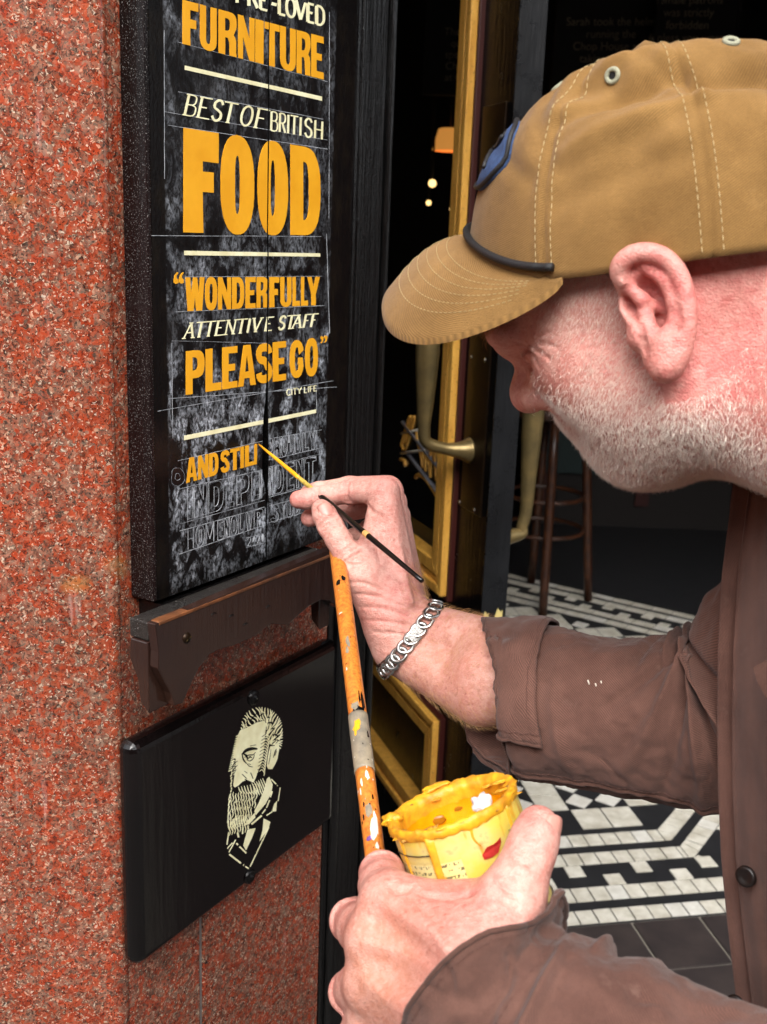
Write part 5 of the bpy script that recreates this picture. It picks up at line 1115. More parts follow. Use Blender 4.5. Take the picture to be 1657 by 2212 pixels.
for p in ([(752, 1258), (795, 1262), (850, 1288)], [(764, 1284), (812, 1288), (868, 1308)], [(778, 1312), (830, 1314), (880, 1332)], [(790, 1340), (846, 1344), (892, 1352)], [(806, 1366), (850, 1368), (880, 1372)]): relief(p, .7, True, .34, lo=.76, hi=.90)
for p in ([(806, 1150), (815, 1180), (822, 1215)], [(792, 1086), (802, 1104), (824, 1116)], [(742, 1216), (765, 1222), (790, 1216)]): relief(p, 1.1, True, .45, lo=.76, hi=.90)
for p in ([(1062, 1905), (1085, 1938), (1112, 1952)], [(905, 1930), (960, 1938), (1020, 1930)], [(842, 1912), (862, 1922), (885, 1918)]): relief(p, 1.1, True, .40, .003, lo=.44, hi=.60)
for p in ([(800, 1985), (858, 2040), (930, 2100)], [(790, 2080), (850, 2110), (915, 2150)]): relief(p, 5.0, True, .16, .010, lo=.44, hi=.60)
for p in ([(880, 1960), (935, 2010), (975, 2070)], [(825, 2015), (880, 2062), (940, 2100)]): relief(p, 1.1, False, .40, lo=.44, hi=.60)
for p in ([(862, 1180), (872, 1230), (880, 1290)], [(850, 1240), (872, 1260), (890, 1300)]): relief(p, 1.3, False, .45, lo=.76, hi=.90)
for p, r_ in (([(1143, 747), (1168, 742), (1204, 750)], .9), ([(1143, 748), (1162, 758), (1190, 778)], .9), ([(1143, 746), (1160, 730), (1188, 714)], .8), ([(1128, 752), (1146, 764), (1164, 792)], .9), ([(1108, 738), (1126, 746), (1144, 748)], 1.2), ([(1118, 758), (1136, 772), (1150, 800)], .8), ([(1166, 866), (1174, 882), (1178, 898)], 1.0), ([(1374, 690), (1382, 730), (1397, 772)], .9), ([(1385, 700), (1392, 735), (1400, 760)], .8)): relief(p, r_*.6, True, .40, .0018, .47, .66)
if rel_add: fld.groups.append((.0035, [('u', q, .002) for q in rel_add]))

import time as _t; _t0 = _t.time()
pts_all = np.array([p.c for _, ops in fld.groups for _, p, _ in ops]); rr_all = np.array([p.br for _, ops in fld.groups for _, p, _ in ops])
BV, BQ = surface(fld, (pts_all-rr_all[:, None]).min(0)-0.01, (pts_all+rr_all[:, None]).max(0)+0.01, 0.00130, 20)
print('relief', round(_t.time()-_t00, 1)); print('body', len(BV), len(BQ), round(_t.time()-_t0, 1))
person = thing('person', 'painter in a tan cap and brown shirt leaning in with a brush', 'person')
me = bpy.data.meshes.new('body'); me.from_pydata(BV.tolist(), [], BQ.tolist()); me.polygons.foreach_set('use_smooth', [True]*len(me.polygons)); me.validate(); me.materials.append(M['skin'])
body = bpy.data.objects.new('body', me); col.objects.link(body); body.parent = person
# blood colour and tan of the skin, by place on the body
fa = me.color_attributes.new('flush', 'FLOAT_COLOR', 'POINT')
vv = np.zeros(len(me.vertices)*3); me.vertices.foreach_get('co', vv); vv = vv.reshape(-1, 3)
red = np.zeros(len(vv)); tan = np.zeros(len(vv))
def spot(p, r_, a, arr):
    d = np.linalg.norm(vv-p, axis=1)/r_; arr += a*np.exp(-d*d)
for p, r_, a in ((H(108, 0, -6), .020, .35), (H(60, 40, -12), .03, .25), (H(-40, 60, 0), .05, .22), (H(-30, 60, -40), .045, .40), (H(-60, 55, -50), .06, .25), (H(40, 50, -40), .04, .35), (H(10, 55, -60), .04, .4), (H(50, 25, -66), .04, .35), (e6(1180, 420, .495), .014, .5), (e6(960, 130, .495), .014, .45), (e6(1000, 380, .505), .013, 1.0), (e6(1080, 780, .50), .012, .3), (H(20, 60, 15), .03, .2),
                 (C(645, 1080, .868), .016, .55), (C(668, 1118, .885), .016, .5), (C(828, 1040, .846), .018, .4), (C(700, 1105, .836), .012, .3), (C(860, 1290, .82), .022, .55), (C(758, 1062, .86), .014, .35),
                 (l8(1250, 450, .525), .014, .45), (l8(386, 700, .565), .018, .3), (l8(214, 980, .57), .016, .35), (l8(207, 1380, .57), .016, .4), (l8(900, 900, .51), .02, .35), (l8(600, 1200, .51), .03, .2)): spot(p, r_, a, red)
for p, r_, a in ((l8(470, 1150, .51), .030, .5), (l8(400, 1400, .51), .03, .45), (C(1020, 1400, .77), .04, .35), (C(940, 1450, .8), .03, .3), (H(60, 45, -40), .03, .25)): spot(p, r_, a, tan)
cbuf = np.ones((len(vv), 4)); cbuf[:, 0] = np.clip(red, 0, .8); cbuf[:, 1] = np.clip(tan, 0, .7); cbuf[:, 2] = 0; fa.data.foreach_set('color', cbuf.ravel())
# ---- nails
def nail(name, c, along, across, l_, w_, n_, parent=person):
    along = along/np.linalg.norm(along); across = across-along*(across@along); across /= np.linalg.norm(across); n = np.cross(along, across); V = []; F = []
    if n@n_ < 0: n = -n
    NU, NV = 9, 9
    for i in range(NU):
        for j in range(NV):
            a = (i/(NU-1)-.5); b = (j/(NV-1)-.5)*2; lw = w_*(1-0.10*(2*a)**2)*(1-max(0, -a-.3)*0.9); V.append(c+along*(a*l_-0.10*l_*b*b*(1 if a > 0 else -1)*abs(2*a))+across*b*lw/2-n*(0.22*w_*b*b+0.04*l_*(2*a)**2))
    for i in range(NU-1):
        for j in range(NV-1): F.append((i*NV+j, i*NV+j+1, (i+1)*NV+j+1, (i+1)*NV+j))
    o = mesh(name, V, F, M['nail'], parent, True); m = o.modifiers.new('thick', 'SOLIDIFY'); m.thickness = 0.0005; m.offset = 0; return o
tt = C(694, 1099, .8405); ti = C(714, 1136, .835)
vw = lambda p: (CAM-p)/np.linalg.norm(CAM-p)
nn_ = vw(tt)*0.9+UP*0.30+RT*0.25; nn_ /= np.linalg.norm(nn_)
def onskin(c_, d_, e=.0002):
    act = fld.active(c_, .03); ts = np.linspace(0, .02, 300); v_ = Field.ev(act, c_+d_*ts[:, None]); return c_+d_*(ts[np.argmax(v_ > 0)]+e)
nail('thumb_nail', onskin(C(698, 1108, .8395), nn_), tt-ti, np.cross(nn_, tt-ti), .0125, .0125, nn_)
lt = l8(1260, 468, .531); li = l8(1232, 570, .526); n2 = RT*0.75+UP*0.35-FW*0.45; n2 = n2-(lt-li)*(n2@(lt-li))/((lt-li)@(lt-li)); n2 /= np.linalg.norm(n2)
nail('thumb_nail', onskin(l8(1260, 486, .5303), n2), lt-li, np.cross(n2, lt-li), .013, .0135, n2)

# ---- stubble: tapered hairs on jaw, cheek, neck; fine hair on the forearm
fc = vv[BQ].mean(1); a_ = vv[BQ[:, 1]]-vv[BQ[:, 0]]; b_ = vv[BQ[:, 3]]-vv[BQ[:, 0]]; fn = np.cross(a_, b_); far_ = np.linalg.norm(fn, axis=1); fn = fn/np.maximum(far_, 1e-12)[:, None]
def hairs(name, wts, n, length, rad, dirf, mat, jit=0.35, lift=0.55):
    w_ = far_*wts; w_ = w_/w_.sum(); idx = rng.choice(len(fc), n, p=w_); q = BQ[idx]; r1 = rng.random((n, 1)); r2 = rng.random((n, 1))
    p = (vv[q[:, 0]]*(1-r1)+vv[q[:, 1]]*r1)*(1-r2)+(vv[q[:, 3]]*(1-r1)+vv[q[:, 2]]*r1)*r2; nr = fn[idx]
    d = dirf(p)+rng.normal(0, jit, (n, 3)); d = d-nr*(d*nr).sum(1)[:, None]; d /= np.linalg.norm(d, axis=1)[:, None]+1e-9; d = d+nr*lift*rng.uniform(.5, 1.4, (n, 1)); d /= np.linalg.norm(d, axis=1)[:, None]
    L = length*rng.uniform(.55, 1.25, (n, 1)); mid = p+d*L*0.5+nr*L*0.04; tip = p+d*L-nr*L*0.10
    s1 = np.cross(d, nr); s1 /= np.linalg.norm(s1, axis=1)[:, None]+1e-9; s2 = np.cross(d, s1); V = np.empty((n, 7, 3))
    for k in range(3):
        a = 2*math.pi*k/3; o_ = math.cos(a)*s1+math.sin(a)*s2; V[:, k] = p-nr*0.0003+o_*rad; V[:, 3+k] = mid+o_*rad*0.8
    V[:, 6] = tip; base = (np.arange(n)*7)[:, None]; Fq = []
    for k in range(3): Fq.append(np.hstack([base+k, base+(k+1) % 3, base+3+(k+1) % 3, base+3+k]))
    Ft = [np.hstack([base+3+k, base+3+(k+1) % 3, base+6]) for k in range(3)]
    m_ = bpy.data.meshes.new(name); m_.from_pydata(V.reshape(-1, 3).tolist(), [], np.vstack(Fq).tolist()+np.vstack(Ft).tolist()); m_.materials.append(mat)
    o = bpy.data.objects.new(name, m_); col.objects.link(o); o.parent = person; o['kind'] = 'stuff'; return o
hl = (fc-H0)@HM*1000                                    # faces in head millimetres
x, y, z = hl.T
inhead = (np.linalg.norm(hl-np.array([10, 0, 0]), axis=1) < 150)
def sig(t): return 1/(1+np.exp(-np.clip(t, -30, 30)))
notear = 1-((x > -42) & (x < 19) & (y > 66) & (z > -48)).astype(float)
nearear = np.zeros(len(fc))
ear_c = e6(1050, 470, .502); nearear = (np.linalg.norm(fc-ear_c, axis=1) < .043) & (((fc-ear_c)@FW) < 0.013)
beard = sig((-(z+2))/9)*sig((x+8)/9)*sig((104-x)/3)
side = sig((x-14)/4)*sig((48-x)/6)*sig((45-z)/5)*sig((z+25)/6)*0.55
cheekgap = 1-sig((x-52)/4)*sig((z+22-0.2*(x-60))/5)
under = sig((-z-46)/7)*sig((x+24)/11)*0.7
wts = inhead*(np.maximum(np.maximum(beard*cheekgap, side), under))*(~nearear)*(x < 98)*(~((x > 88) & (z > -24)))
hd_dir = lambda p: (HM@np.array([0.35, 0, -1.0]))[None, :]+0*p
hairs('beard_stubble', wts*(y > -50), 42000, .0038, .000065, hd_dir, M['hair'], .45, .8)
hairs('beard_stubble', inhead*under*(y > -60)*(~nearear), 9000, .0046, .0001, hd_dir, M['hair'], .5, 1.1)
nape = inhead*sig((-22-x)/8)*sig((y-20)/6)*sig((z+70)/10)*sig((60-z)/6)*(~nearear)
hairs('nape_hair', nape, 1500, .0026, .00006, hd_dir, M['hair'], .4, .35)
fa_ = (np.linalg.norm(np.cross(fc-C(878, 1378, .835), (C(1085, 1470, .79)-C(878, 1378, .835))/np.linalg.norm(C(1085, 1470, .79)-C(878, 1378, .835))), axis=1) < .06) & (((fc-C(890, 1250, .84))@RT) > -0.01) & (((fc-C(1130, 1400, .79))@RT) < 0) & (((fc-C(878, 1070, .84))@UP) < 0)
hairs('forearm_hair', fa_.astype(float), 3600, .009, .00006, lambda p: (RT*1.0-UP*.2)[None, :]+0*p, M['armhair'], .5, .5)
# eyebrow and lashes
eb = inhead*(np.exp(-(((x-88)/8)**2+((np.abs(y)-26)/16)**2+((z-35)/5)**2)))
hairs('eyebrow', eb, 700, .009, .00009, lambda p: (HM@np.array([0.6, 0.5, -.5]))[None, :]+0*p, M['armhair'], .3, .6)

# ------------------------------------------------------------------ cap (frame tilted back on the head)
CE = np.stack([HM@np.array([.970, 0, .243]), HM@np.array([0, 1.0, 0]), HM@np.array([-.243, 0, .970])], 1)
C0 = H(0, 0, 25)
def K(x, y, z): return C0+CE@(np.array([x, y, z])/1000)
SEAMS = [0, 60, 113, 180, 247, 300]
def seamdist(f): return min(abs((f-s+180) % 360-180) for s in SEAMS)
def crown(f, t, off=0.0):
    """f degrees round from the front, t 0 edge .. 1 button; millimetres in the cap frame"""
    th = (t**0.92)*math.pi/2; c, s = max(0, math.cos(th)), math.sin(th); rho = c**0.952; h_ = 114.6; z = h_*(s**(2/3.0)) if s > 0 else 0
    fr = math.radians(f); ca, sa = math.cos(fr), math.sin(fr); p = 2.25
    k = (abs(ca/(115 if ca > 0 else 106))**p+abs(sa/86.9)**p)**(-1/p)
    x, y = k*rho*ca*(1-.22*(z/h_)*max(0, ca))+6.4*(1-rho), k*rho*sa+14.7*(1-rho)
    lf = 42*max(0, ca)**4; z0_ = z; z = lf+(h_-lf)*z/h_-5.6*max(0, -x/108)*(z0_/h_)
    n = np.array([x/108**2, y/85**2, max(z, 6)/95**2]); n /= np.linalg.norm(n)
    sd = seamdist(f)*math.pi/180*k*rho
    d = -0.9*math.exp(-(sd/1.1)**2)+0.55*math.exp(-((sd-4.0)/3.0)**2)
    w1 = mnoise.noise(Vector((f*0.030+5, t*3.2, 1.7))); w2 = mnoise.noise(Vector((f*0.075+t*3.0, t*7-f*0.02, 4.1))); w3 = mnoise.noise(Vector((f*.16+t*6, t*12, 9.3)))
    env = math.sin(math.pi*min(1, max(0, t*1.15)))
    d += env*(2.6*w1+1.7*w2+0.5*w3)
    def fold(f0, t0, f1, t1, wd, a):
        ax, ay, bx, by = f0/60.0, t0*1.6, f1/60.0, t1*1.6; px, py = f/60.0, t*1.6; dx, dy = bx-ax, by-ay; h = max(0, min(1, ((px-ax)*dx+(py-ay)*dy)/(dx*dx+dy*dy))); e = math.hypot(px-ax-dx*h, py-ay-dy*h)/wd
        return a*math.exp(-e*e)*(1-e*e*0.55)
    d += fold(62, .34, 112, .50, .085, -4.6)+fold(66, .22, 116, .34, .08, 3.4)+fold(118, .40, 165, .44, .085, -4.6)+fold(62, .56, 110, .66, .07, 2.2)+fold(14, .30, 54, .16, .07, -1.6)+fold(64, .10, 108, .16, .06, -1.4)+fold(92, .62, 116, .42, .07, -1.6)+fold(64, .50, 110, .40, .16, -6.5)+fold(68, .64, 112, .58, .13, 3.0)+fold(118, .46, 165, .34, .17, -6.0)+fold(118, .66, 160, .6, .13, 2.5)+fold(40, .52, 62, .22, .10, -1.8)+fold(64, .34, 104, .22, .12, 1.5)+fold(20, .45, 52, .62, .10, 1.3)+fold(88, .18, 112, .30, .09, -1.5)
    d += 0.7*math.exp(-((t-0.10)/.012)**2)*0
    return np.array([x, y, z])+n*(d+off)
NF_, NT_ = 300, 110
V = []; F = []
for j in range(NT_):
    for i in range(NF_): V.append(K(*crown(360*i/NF_, (j/(NT_-1))**1.25)))
for j in range(NT_-1):
    for i in range(NF_): F.append((j*NF_+i, j*NF_+(i+1) % NF_, (j+1)*NF_+(i+1) % NF_, (j+1)*NF_+i))
capo = mesh('cap', V, F, M['cap'], person, True)
ul = capo.data.uv_layers.new(name='UVMap'); uvs = np.zeros((len(capo.data.loops), 2)); li_ = np.zeros(len(capo.data.loops), int); capo.data.loops.foreach_get('vertex_index', li_)
uvs[:, 0] = (li_ % NF_)/NF_*0.6; zz_ = np.array([sum(np.linalg.norm(crown(80, (a/(NT_-1))**1.25)-crown(80, ((a-1)/(NT_-1))**1.25)) for a in range(1, j_+1))/1000 for j_ in range(NT_)]); uvs[:, 1] = zz_[li_//NF_]
wrap = np.zeros(len(li_)); uvs_f = uvs.reshape(-1, 4, 2) if len(li_) % 4 == 0 else None
if uvs_f is not None:
    m = (uvs_f[:, :, 0].max(1)-uvs_f[:, :, 0].min(1)) > 0.3; fixm = uvs_f[m]; fixm[:, :, 0] = np.where(fixm[:, :, 0] < 0.3, fixm[:, :, 0]+0.6, fixm[:, :, 0]); uvs_f[m] = fixm; uvs = uvs_f.reshape(-1, 2)
ul.data.foreach_set('uv', uvs.ravel()); sm_ = capo.modifiers.new('thick', 'SOLIDIFY'); sm_.thickness = 0.0016; sm_.offset = -1
def dash(name, pts, r_, mat, parent, on=2.6, offl=1.3):
    """a run of stitches along a polyline (metres); one mesh"""
    pts = np.array(pts); seg = np.linalg.norm(np.diff(pts, axis=0), axis=1); L = np.concatenate([[0], np.cumsum(seg)]); Vv = []; Ff = []; s = 0.0
    at = lambda q: np.array([np.interp(q, L, pts[:, k]) for k in range(3)])
    while s+on/1000 < L[-1]:
        a, b = at(s), at(s+on/1000); t = b-a; t /= np.linalg.norm(t)+1e-9; h = np.cross(t, [0.31, .52, .79]); h /= np.linalg.norm(h); g_ = np.cross(t, h); o_ = len(Vv)
        for q in (a, (a+b)/2, b):
            rq = r_ if q is not a and q is not b else r_*0.6
            for k in range(4): Vv.append(q+rq*(math.cos(k*math.pi/2)*h+math.sin(k*math.pi/2)*g_))
        for m_ in range(2):
            for k in range(4): Ff.append((o_+m_*4+k, o_+m_*4+(k+1) % 4, o_+m_*4+4+(k+1) % 4, o_+m_*4+4+k))
        s += (on+offl)/1000
    o = mesh(name, Vv, Ff, mat, parent, True); o['kind'] = 'stuff'; return o
for sdeg in SEAMS:
    for dl in (-4.6, 4.6):
        p = []
        for t in np.concatenate([np.linspace(.0015, .02, 8), np.linspace(0.03, 0.93, 60)]):
            q = crown(sdeg, t); kk = max(22, math.hypot(q[0], q[1])); p.append(K(*crown(sdeg+dl/kk*57.3, t, 0.25)))
        dash('seam_stitching', p, .00027, M['thread'], capo)
for f, t in ((30, .60), (80, .545), (140, .60), (220, .60), (275, .55), (330, .6)):
    q = crown(f, t, .3); e1_ = crown(f+2, t, .3)-crown(f-2, t, .3); e2_ = crown(f, t+.02, .3)-crown(f, t-.02, .3); e1_ /= np.linalg.norm(e1_); e2_ -= e1_*(e1_@e2_); e2_ /= np.linalg.norm(e2_)
    tube('eyelet', [K(*(q+3.1*(math.cos(a)*e1_+math.sin(a)*e2_))) for a in np.linspace(0, 2*math.pi, 25)[:-1]], .0013, M['eyelet'], capo, 8, closed=True)
    mesh('eyelet_hole_shade', [K(*(q+np.cross(e1_, e2_)*0.25+2.3*(math.cos(a)*e1_+math.sin(a)*e2_))) for a in np.linspace(0, 2*math.pi, 17)[:-1]], [tuple(range(16))], M['dark'], capo)  # flat black disc, the shade inside the eyelet put into colour
bt = crown(0, 1.0); lathe('cap_button', [(0, .0075), (.004, .0056), (.0072, .0038), (.0084, .001), (.0080, -.001)], K(6.4, 14.7, 113.8), CE[:, 2]*.97+CE[:, 1]*.2, M['cap'], capo, 24)
def brim(ps, ro, off=0.0):
    f = math.radians(ps*66/90); p = math.radians(ps); k = (abs(math.cos(f)/115)**2.25+abs(math.sin(f)/86.9)**2.25)**(-1/2.25); xi, yi = k*math.cos(f), k*math.sin(f)
    xo, yo = 27.3+146.8*max(0, math.cos(p))**0.53, 87.3*math.copysign(abs(math.sin(p))**0.95, p)
    e_ = 1-(abs(ps)/90)**6; xo = xi+(xo-xi)*e_; yo = yi+(yo-yi)*e_
    zi = 42*max(0, math.cos(f))**4-1.0; zo = zi+(22.5-25*(yo/78)**2-22*max(0, yo/78)-zi)*e_
    return np.array([xi+(xo-xi)*ro, yi+(yo-yi)*ro, zi+(zo-zi)*(ro**0.9)+off+8.6*math.sin(math.pi*ro)*e_])
NB_, NR_ = 90, 26; V = []; F = []
for s_ in (1.7, -1.7):
    for j in range(NR_):
        for i in range(NB_): V.append(K(*brim(-90+180*i/(NB_-1), j/(NR_-1), s_)))
nn = NB_*NR_
for j in range(NR_-1):
    for i in range(NB_-1): a = j*NB_+i; F.append((a, a+1, a+NB_+1, a+NB_)); F.append((nn+a, nn+a+NB_, nn+a+NB_+1, nn+a+1))
for i in range(NB_-1): a = (NR_-1)*NB_+i; F.append((a, a+1, nn+a+1, nn+a))
for j in range(NR_-1):
    a = j*NB_; F.append((a, a+NB_, nn+a+NB_, nn+a)); a = j*NB_+NB_-1; F.append((a, nn+a, nn+a+NB_, a+NB_))
bo = mesh('brim', V, F, M['cap'], capo, True); fixn(bo)
ulb = bo.data.uv_layers.new(name='UVMap')
for lp in bo.data.loops: k = lp.vertex_index % nn; ulb.data[lp.index].uv = ((k % NB_)/NB_*0.22, (k//NB_)/NR_*0.07)
es = bo.modifiers.new('bevel', 'BEVEL'); es.width = .0012; es.segments = 3; es.limit_method = 'ANGLE'; es.angle_limit = math.radians(50)
for ro in (.24, .35, .46, .57, .68, .79): dash('brim_stitching', [K(*brim(p, ro*(1-0.10*(abs(p)/90)**2), 1.95)) for p in np.linspace(-80, 80, 90)], .00026, M['thread'], bo, 2.2, 1.2)
# braid along the brim
br = [K(*crown(f_, 0.0045, 2.3)) for f_ in np.linspace(-64, 64, 70)]
tube('braid', br, .0021, M['cord'], capo, 8)
pc = []
for ring_ in (0.0, 0.45, 0.82): pc.append([(0 if ring_ == 0 else 0, 0)])
def patchpt(a, r_, off): 
    f = 20+math.cos(a)*r_*20; t = 0.25+math.sin(a)*r_*0.150; return K(*crown(f, t, off))
V = [patchpt(0, 0, 2.4)]; F = []; NP = 36
for r_ in (0.35, 0.7, 1.0):
    for k in range(NP): V.append(patchpt(2*math.pi*k/NP, r_, 2.4))
for k in range(NP): V.append(patchpt(2*math.pi*k/NP, 1.0, 0.0))
for k in range(NP): F.append((0, 1+k, 1+(k+1) % NP))
for m_ in range(3):
    for k in range(NP): F.append((1+m_*NP+k, 1+(m_+1)*NP+k, 1+(m_+1)*NP+(k+1) % NP, 1+m_*NP+(k+1) % NP))
pt = mesh('patch', V, F, M['patch'], capo, True); fixn(pt)
tube('patch_border', [patchpt(2*math.pi*k/NP, 0.97, 2.2) for k in range(NP)], .0013, M['cord'], pt, 8, closed=True)
for k in range(5): tube('patch_emblem', [patchpt(0.5+k*1.2, q_, 2.9) for q_ in (0.1, .3, .5, .62)], .0013, M['cord'], pt, 6)

# ------------------------------------------------------------------ shirt
def circ(c, ax, r_, n=64, flat=1.0):
    ax = ax/np.linalg.norm(ax); u_ = UP-ax*(UP@ax); u_ /= np.linalg.norm(u_); w_ = np.cross(ax, u_); w_ = w_ if w_@FW < 0 else -w_
    return np.array([c+r_*(math.cos(a)*u_+flat*math.sin(a)*w_) for a in np.linspace(0, 2*math.pi, n+1)[:-1]])
def resample(P_, n=64):
    P_ = [np.array(p) for p in P_]; Q = catmull(P_[-1:]+P_+P_[:2], 10)[10:-10]; s = np.concatenate([[0], np.cumsum(np.linalg.norm(np.diff(Q, axis=0), axis=1))]); t = np.linspace(0, s[-1], n+1)[:-1]
    return np.array([[np.interp(x_, s, Q[:, k]) for k in range(3)] for x_ in t])
def loft(rings, per):
    R_ = [2*rings[0]-rings[1]]+list(rings)+[2*rings[-1]-rings[-2]]; out_ = []
    for i in range(1, len(R_)-2):
        for k in range(per):
            t = k/per; a, b, c, d = R_[i-1], R_[i], R_[i+1], R_[i+2]; out_.append(0.5*((2*b)+(c-a)*t+(2*a-5*b+4*c-d)*t*t+(3*b-a-3*c+d)*t**3))
    out_.append(R_[-2]); return np.array(out_)
def upsample(G, n):           # around
    m = G.shape[1]; ii = np.arange(n)*m/n; a = ii.astype(int); f = (ii-a)[None, :, None]; return G[:, a % m]*(1-f)+G[:, (a+1) % m]*f
def gnormals(G, closed=True):
    du = np.roll(G, -1, 1)-np.roll(G, 1, 1) if closed else np.gradient(G, axis=1); dv = np.gradient(G, axis=0); n = np.cross(du, dv); n /= np.linalg.norm(n, axis=2)[:, :, None]+1e-12
    c = G.mean(1, keepdims=True)
    if closed and ((G-c)*n).sum() < 0: n = -n
    return n
def gridmesh(name, G, mat, parent, closed=True, thick=0.0, flip=False, uvs=(0.4, 0.5)):
    a, b = G.shape[:2]; V = G.reshape(-1, 3); F = []
    for j in range(a-1):
        for i in range(b if closed else b-1): i2 = (i+1) % b; F.append((j*b+i, j*b+i2, (j+1)*b+i2, (j+1)*b+i))
    o = mesh(name, V, F, mat, parent, True)
    ul_ = o.data.uv_layers.new(name='UVMap'); 
    for p in o.data.polygons:
        js = [o.data.loops[k].vertex_index for k in p.loop_indices]; wrap_ = closed and max(q % b for q in js)-min(q % b for q in js) > b/2
        for k, q in zip(p.loop_indices, js): i_ = q % b; ul_.data[k].uv = ((i_+(b if wrap_ and i_ < b/2 else 0))/b*uvs[0], (q//b)/a*uvs[1])
    if thick: m_ = o.modifiers.new('thick', 'SOLIDIFY'); m_.thickness = thick; m_.offset = -1
    return o
def folds(G, segs, amp_noise, seed, closed=True, fine=0.0006):
    """push the cloth along its normals: explicit folds (t0,f0)-(t1,f1) in grid fractions plus crumple"""
    a, b = G.shape[:2]; n = gnormals(G, closed); T, Fh = np.meshgrid(np.linspace(0, 1, a), np.arange(b)/b, indexing='ij'); D = np.zeros((a, b))
    for t0, f0, t1, f1, wd, am in segs:
        for sh in ((-1, 0, 1) if closed else (0,)):
            x_, y_ = T-t0, (Fh-f0-sh)*0.7; dx, dy = t1-t0, (f1-f0)*0.7; h = np.clip((x_*dx+y_*dy)/(dx*dx+dy*dy+1e-9), 0, 1); bend = 0.03*np.sin(math.pi*h); e = np.hypot(x_-dx*h+bend*dy, y_-dy*h-bend*dx)/wd; taper = np.sin(math.pi*(0.12+0.76*h))
            D += am*np.exp(-e*e)*(1-0.5*e*e)*taper
    for j in range(a):
        for i in range(b):
            p = Vector(G[j, i]*38+seed); rg_ = mnoise.noise(p*0.9+Vector((7, 3, 1))); D[j, i] += amp_noise*mnoise.noise(p)+0.45*amp_noise*mnoise.noise(p*2.3)-0.0014*math.exp(-(rg_/0.055)**2)*(0.5+mnoise.noise(p*.6))+0.0006*mnoise.noise(p*3.6)+fine*mnoise.noise(p*7)
    return G+n*D[:, :, None]
rs = random.Random(5)
# right sleeve (painting arm)
ringR0 = resample([C(*p) for p in ((1045, 1352, .79), (1064, 1402, .757), (1084, 1470, .737), (1098, 1545, .735), (1116, 1612, .744), (1112, 1664, .766), (1050, 1640, .80), (1008, 1585, .826), (1004, 1500, .842), (1016, 1415, .834), (1030, 1366, .815))])
cR = [(1165, 1518, .770, .0560), (1300, 1540, .745, .0540), (1440, 1552, .722, .0560), (1555, 1560, .704, .0620), (1660, 1505, .688, .0660), (1790, 1330, .660, .0720), (1960, 1110, .62, .078)]
pc_ = [C(*p[:3]) for p in cR]+[cc(.33, .05, .57)]; rads = [p[3] for p in cR]+[.085]
rings = [ringR0]
for i, p in enumerate(pc_):
    ax = (pc_[min(len(pc_)-1, i+1)]-pc_[max(0, i-1)]); rings.append(circ(p, ax, rads[i], flat=0.9))
G = upsample(loft(rings, 26), 190)
segsR = [(.54, .03, .27, .24, .014, -.0035), (.54, .04, .33, .33, .014, .004), (.55, .05, .39, .38, .014, -.0045), (.56, .06, .45, .42, .014, .0045), (.57, .06, .52, .44, .015, -.0055), (.58, .05, .60, .42, .016, .0055), (.60, .02, .66, .35, .018, -.0065), (.62, .98, .74, .30, .020, .0065),
         (.50, -.06, .50, .10, .012, .0055), (.46, -.06, .45, .10, .012, -.0045), (.42, -.05, .41, .12, .012, .004), (.36, .0, .34, .14, .012, -.003), (.20, .10, .24, .40, .012, .0022), (.30, .55, .50, .80, .03, .004), (.66, -.05, .76, .12, .02, -.006), (.70, .92, .82, .15, .02, .006)]
segsR = [(a_, b_, c__, d_, e__, f_*1.35) for a_, b_, c__, d_, e__, f_ in segsR]
GR_ = folds(G, segsR, .0026, np.array([3.1, 7.7, 1.2]))
sleeveR = gridmesh('sleeve', GR_, M['shirt'], person, True, .0016)
sleeveR['label'] = 'rolled right sleeve of the painting arm'
# felled seam along the underside, stitched
na = gnormals(GR_); row = lambda f, off, t0=0.0, t1=0.62: [GR_[j, int(f*190) % 190]+na[j, int(f*190) % 190]*off for j in range(int(t0*len(GR_)), int(t1*len(GR_)))]
tube('sleeve_seam', row(.40, .0003, 0.03), .0016, M['shirt'], sleeveR, 8); dash('seam_stitching', row(.415, .0006, .03), .0003, M['threadbrown'], sleeveR); dash('seam_stitching', row(.385, .0006, .03), .0003, M['threadbrown'], sleeveR)
# turned-back cuff flap
def patch(Gs, t0, t1, f0, f1, off, name, mat, parent, slope=0.0, thick=.0018, round_=False):
    a, b = Gs.shape[:2]; N = gnormals(Gs); na_, nb_ = 26, 40; out_ = np.zeros((na_, nb_, 3))
    for i in range(na_):
        for j in range(nb_):
            fr_ = f0+(f1-f0)*j/(nb_-1); tt_ = t0+(t1-t0)*i/(na_-1)*(1+slope*(j/(nb_-1)-.5)); ti = min(a-1.001, max(0, tt_*(a-1))); fi = (fr_ % 1)*b; i0, j0 = int(ti), int(fi); ft, ff = ti-i0, fi-j0
            bl = lambda Q: (Q[i0, j0 % b]*(1-ft)*(1-ff)+Q[i0+1, j0 % b]*ft*(1-ff)+Q[i0, (j0+1) % b]*(1-ft)*ff+Q[i0+1, (j0+1) % b]*ft*ff)
            edge = min(1, min(i, na_-1-i)/2.0, min(j, nb_-1-j)/2.0+0.35); out_[i, j] = bl(Gs)+bl(N)*(off*(0.75+0.25*edge)+.0008*mnoise.noise(Vector((i*.3, j*.25, off*900))))
    o = gridmesh(name, out_, mat, parent, False, thick, uvs=(0.16, 0.1)); return o, out_
cuffR, cg = patch(GR_, -0.004, 0.160, -0.12, 0.300, .0058, 'cuff', M['shirt'], sleeveR, .45)
for rr_ in (2, -3): dash('cuff_stitching', [p+np.array(vw(p))*.0009 for p in cg[rr_]], .0003, M['threadbrown'], cuffR)
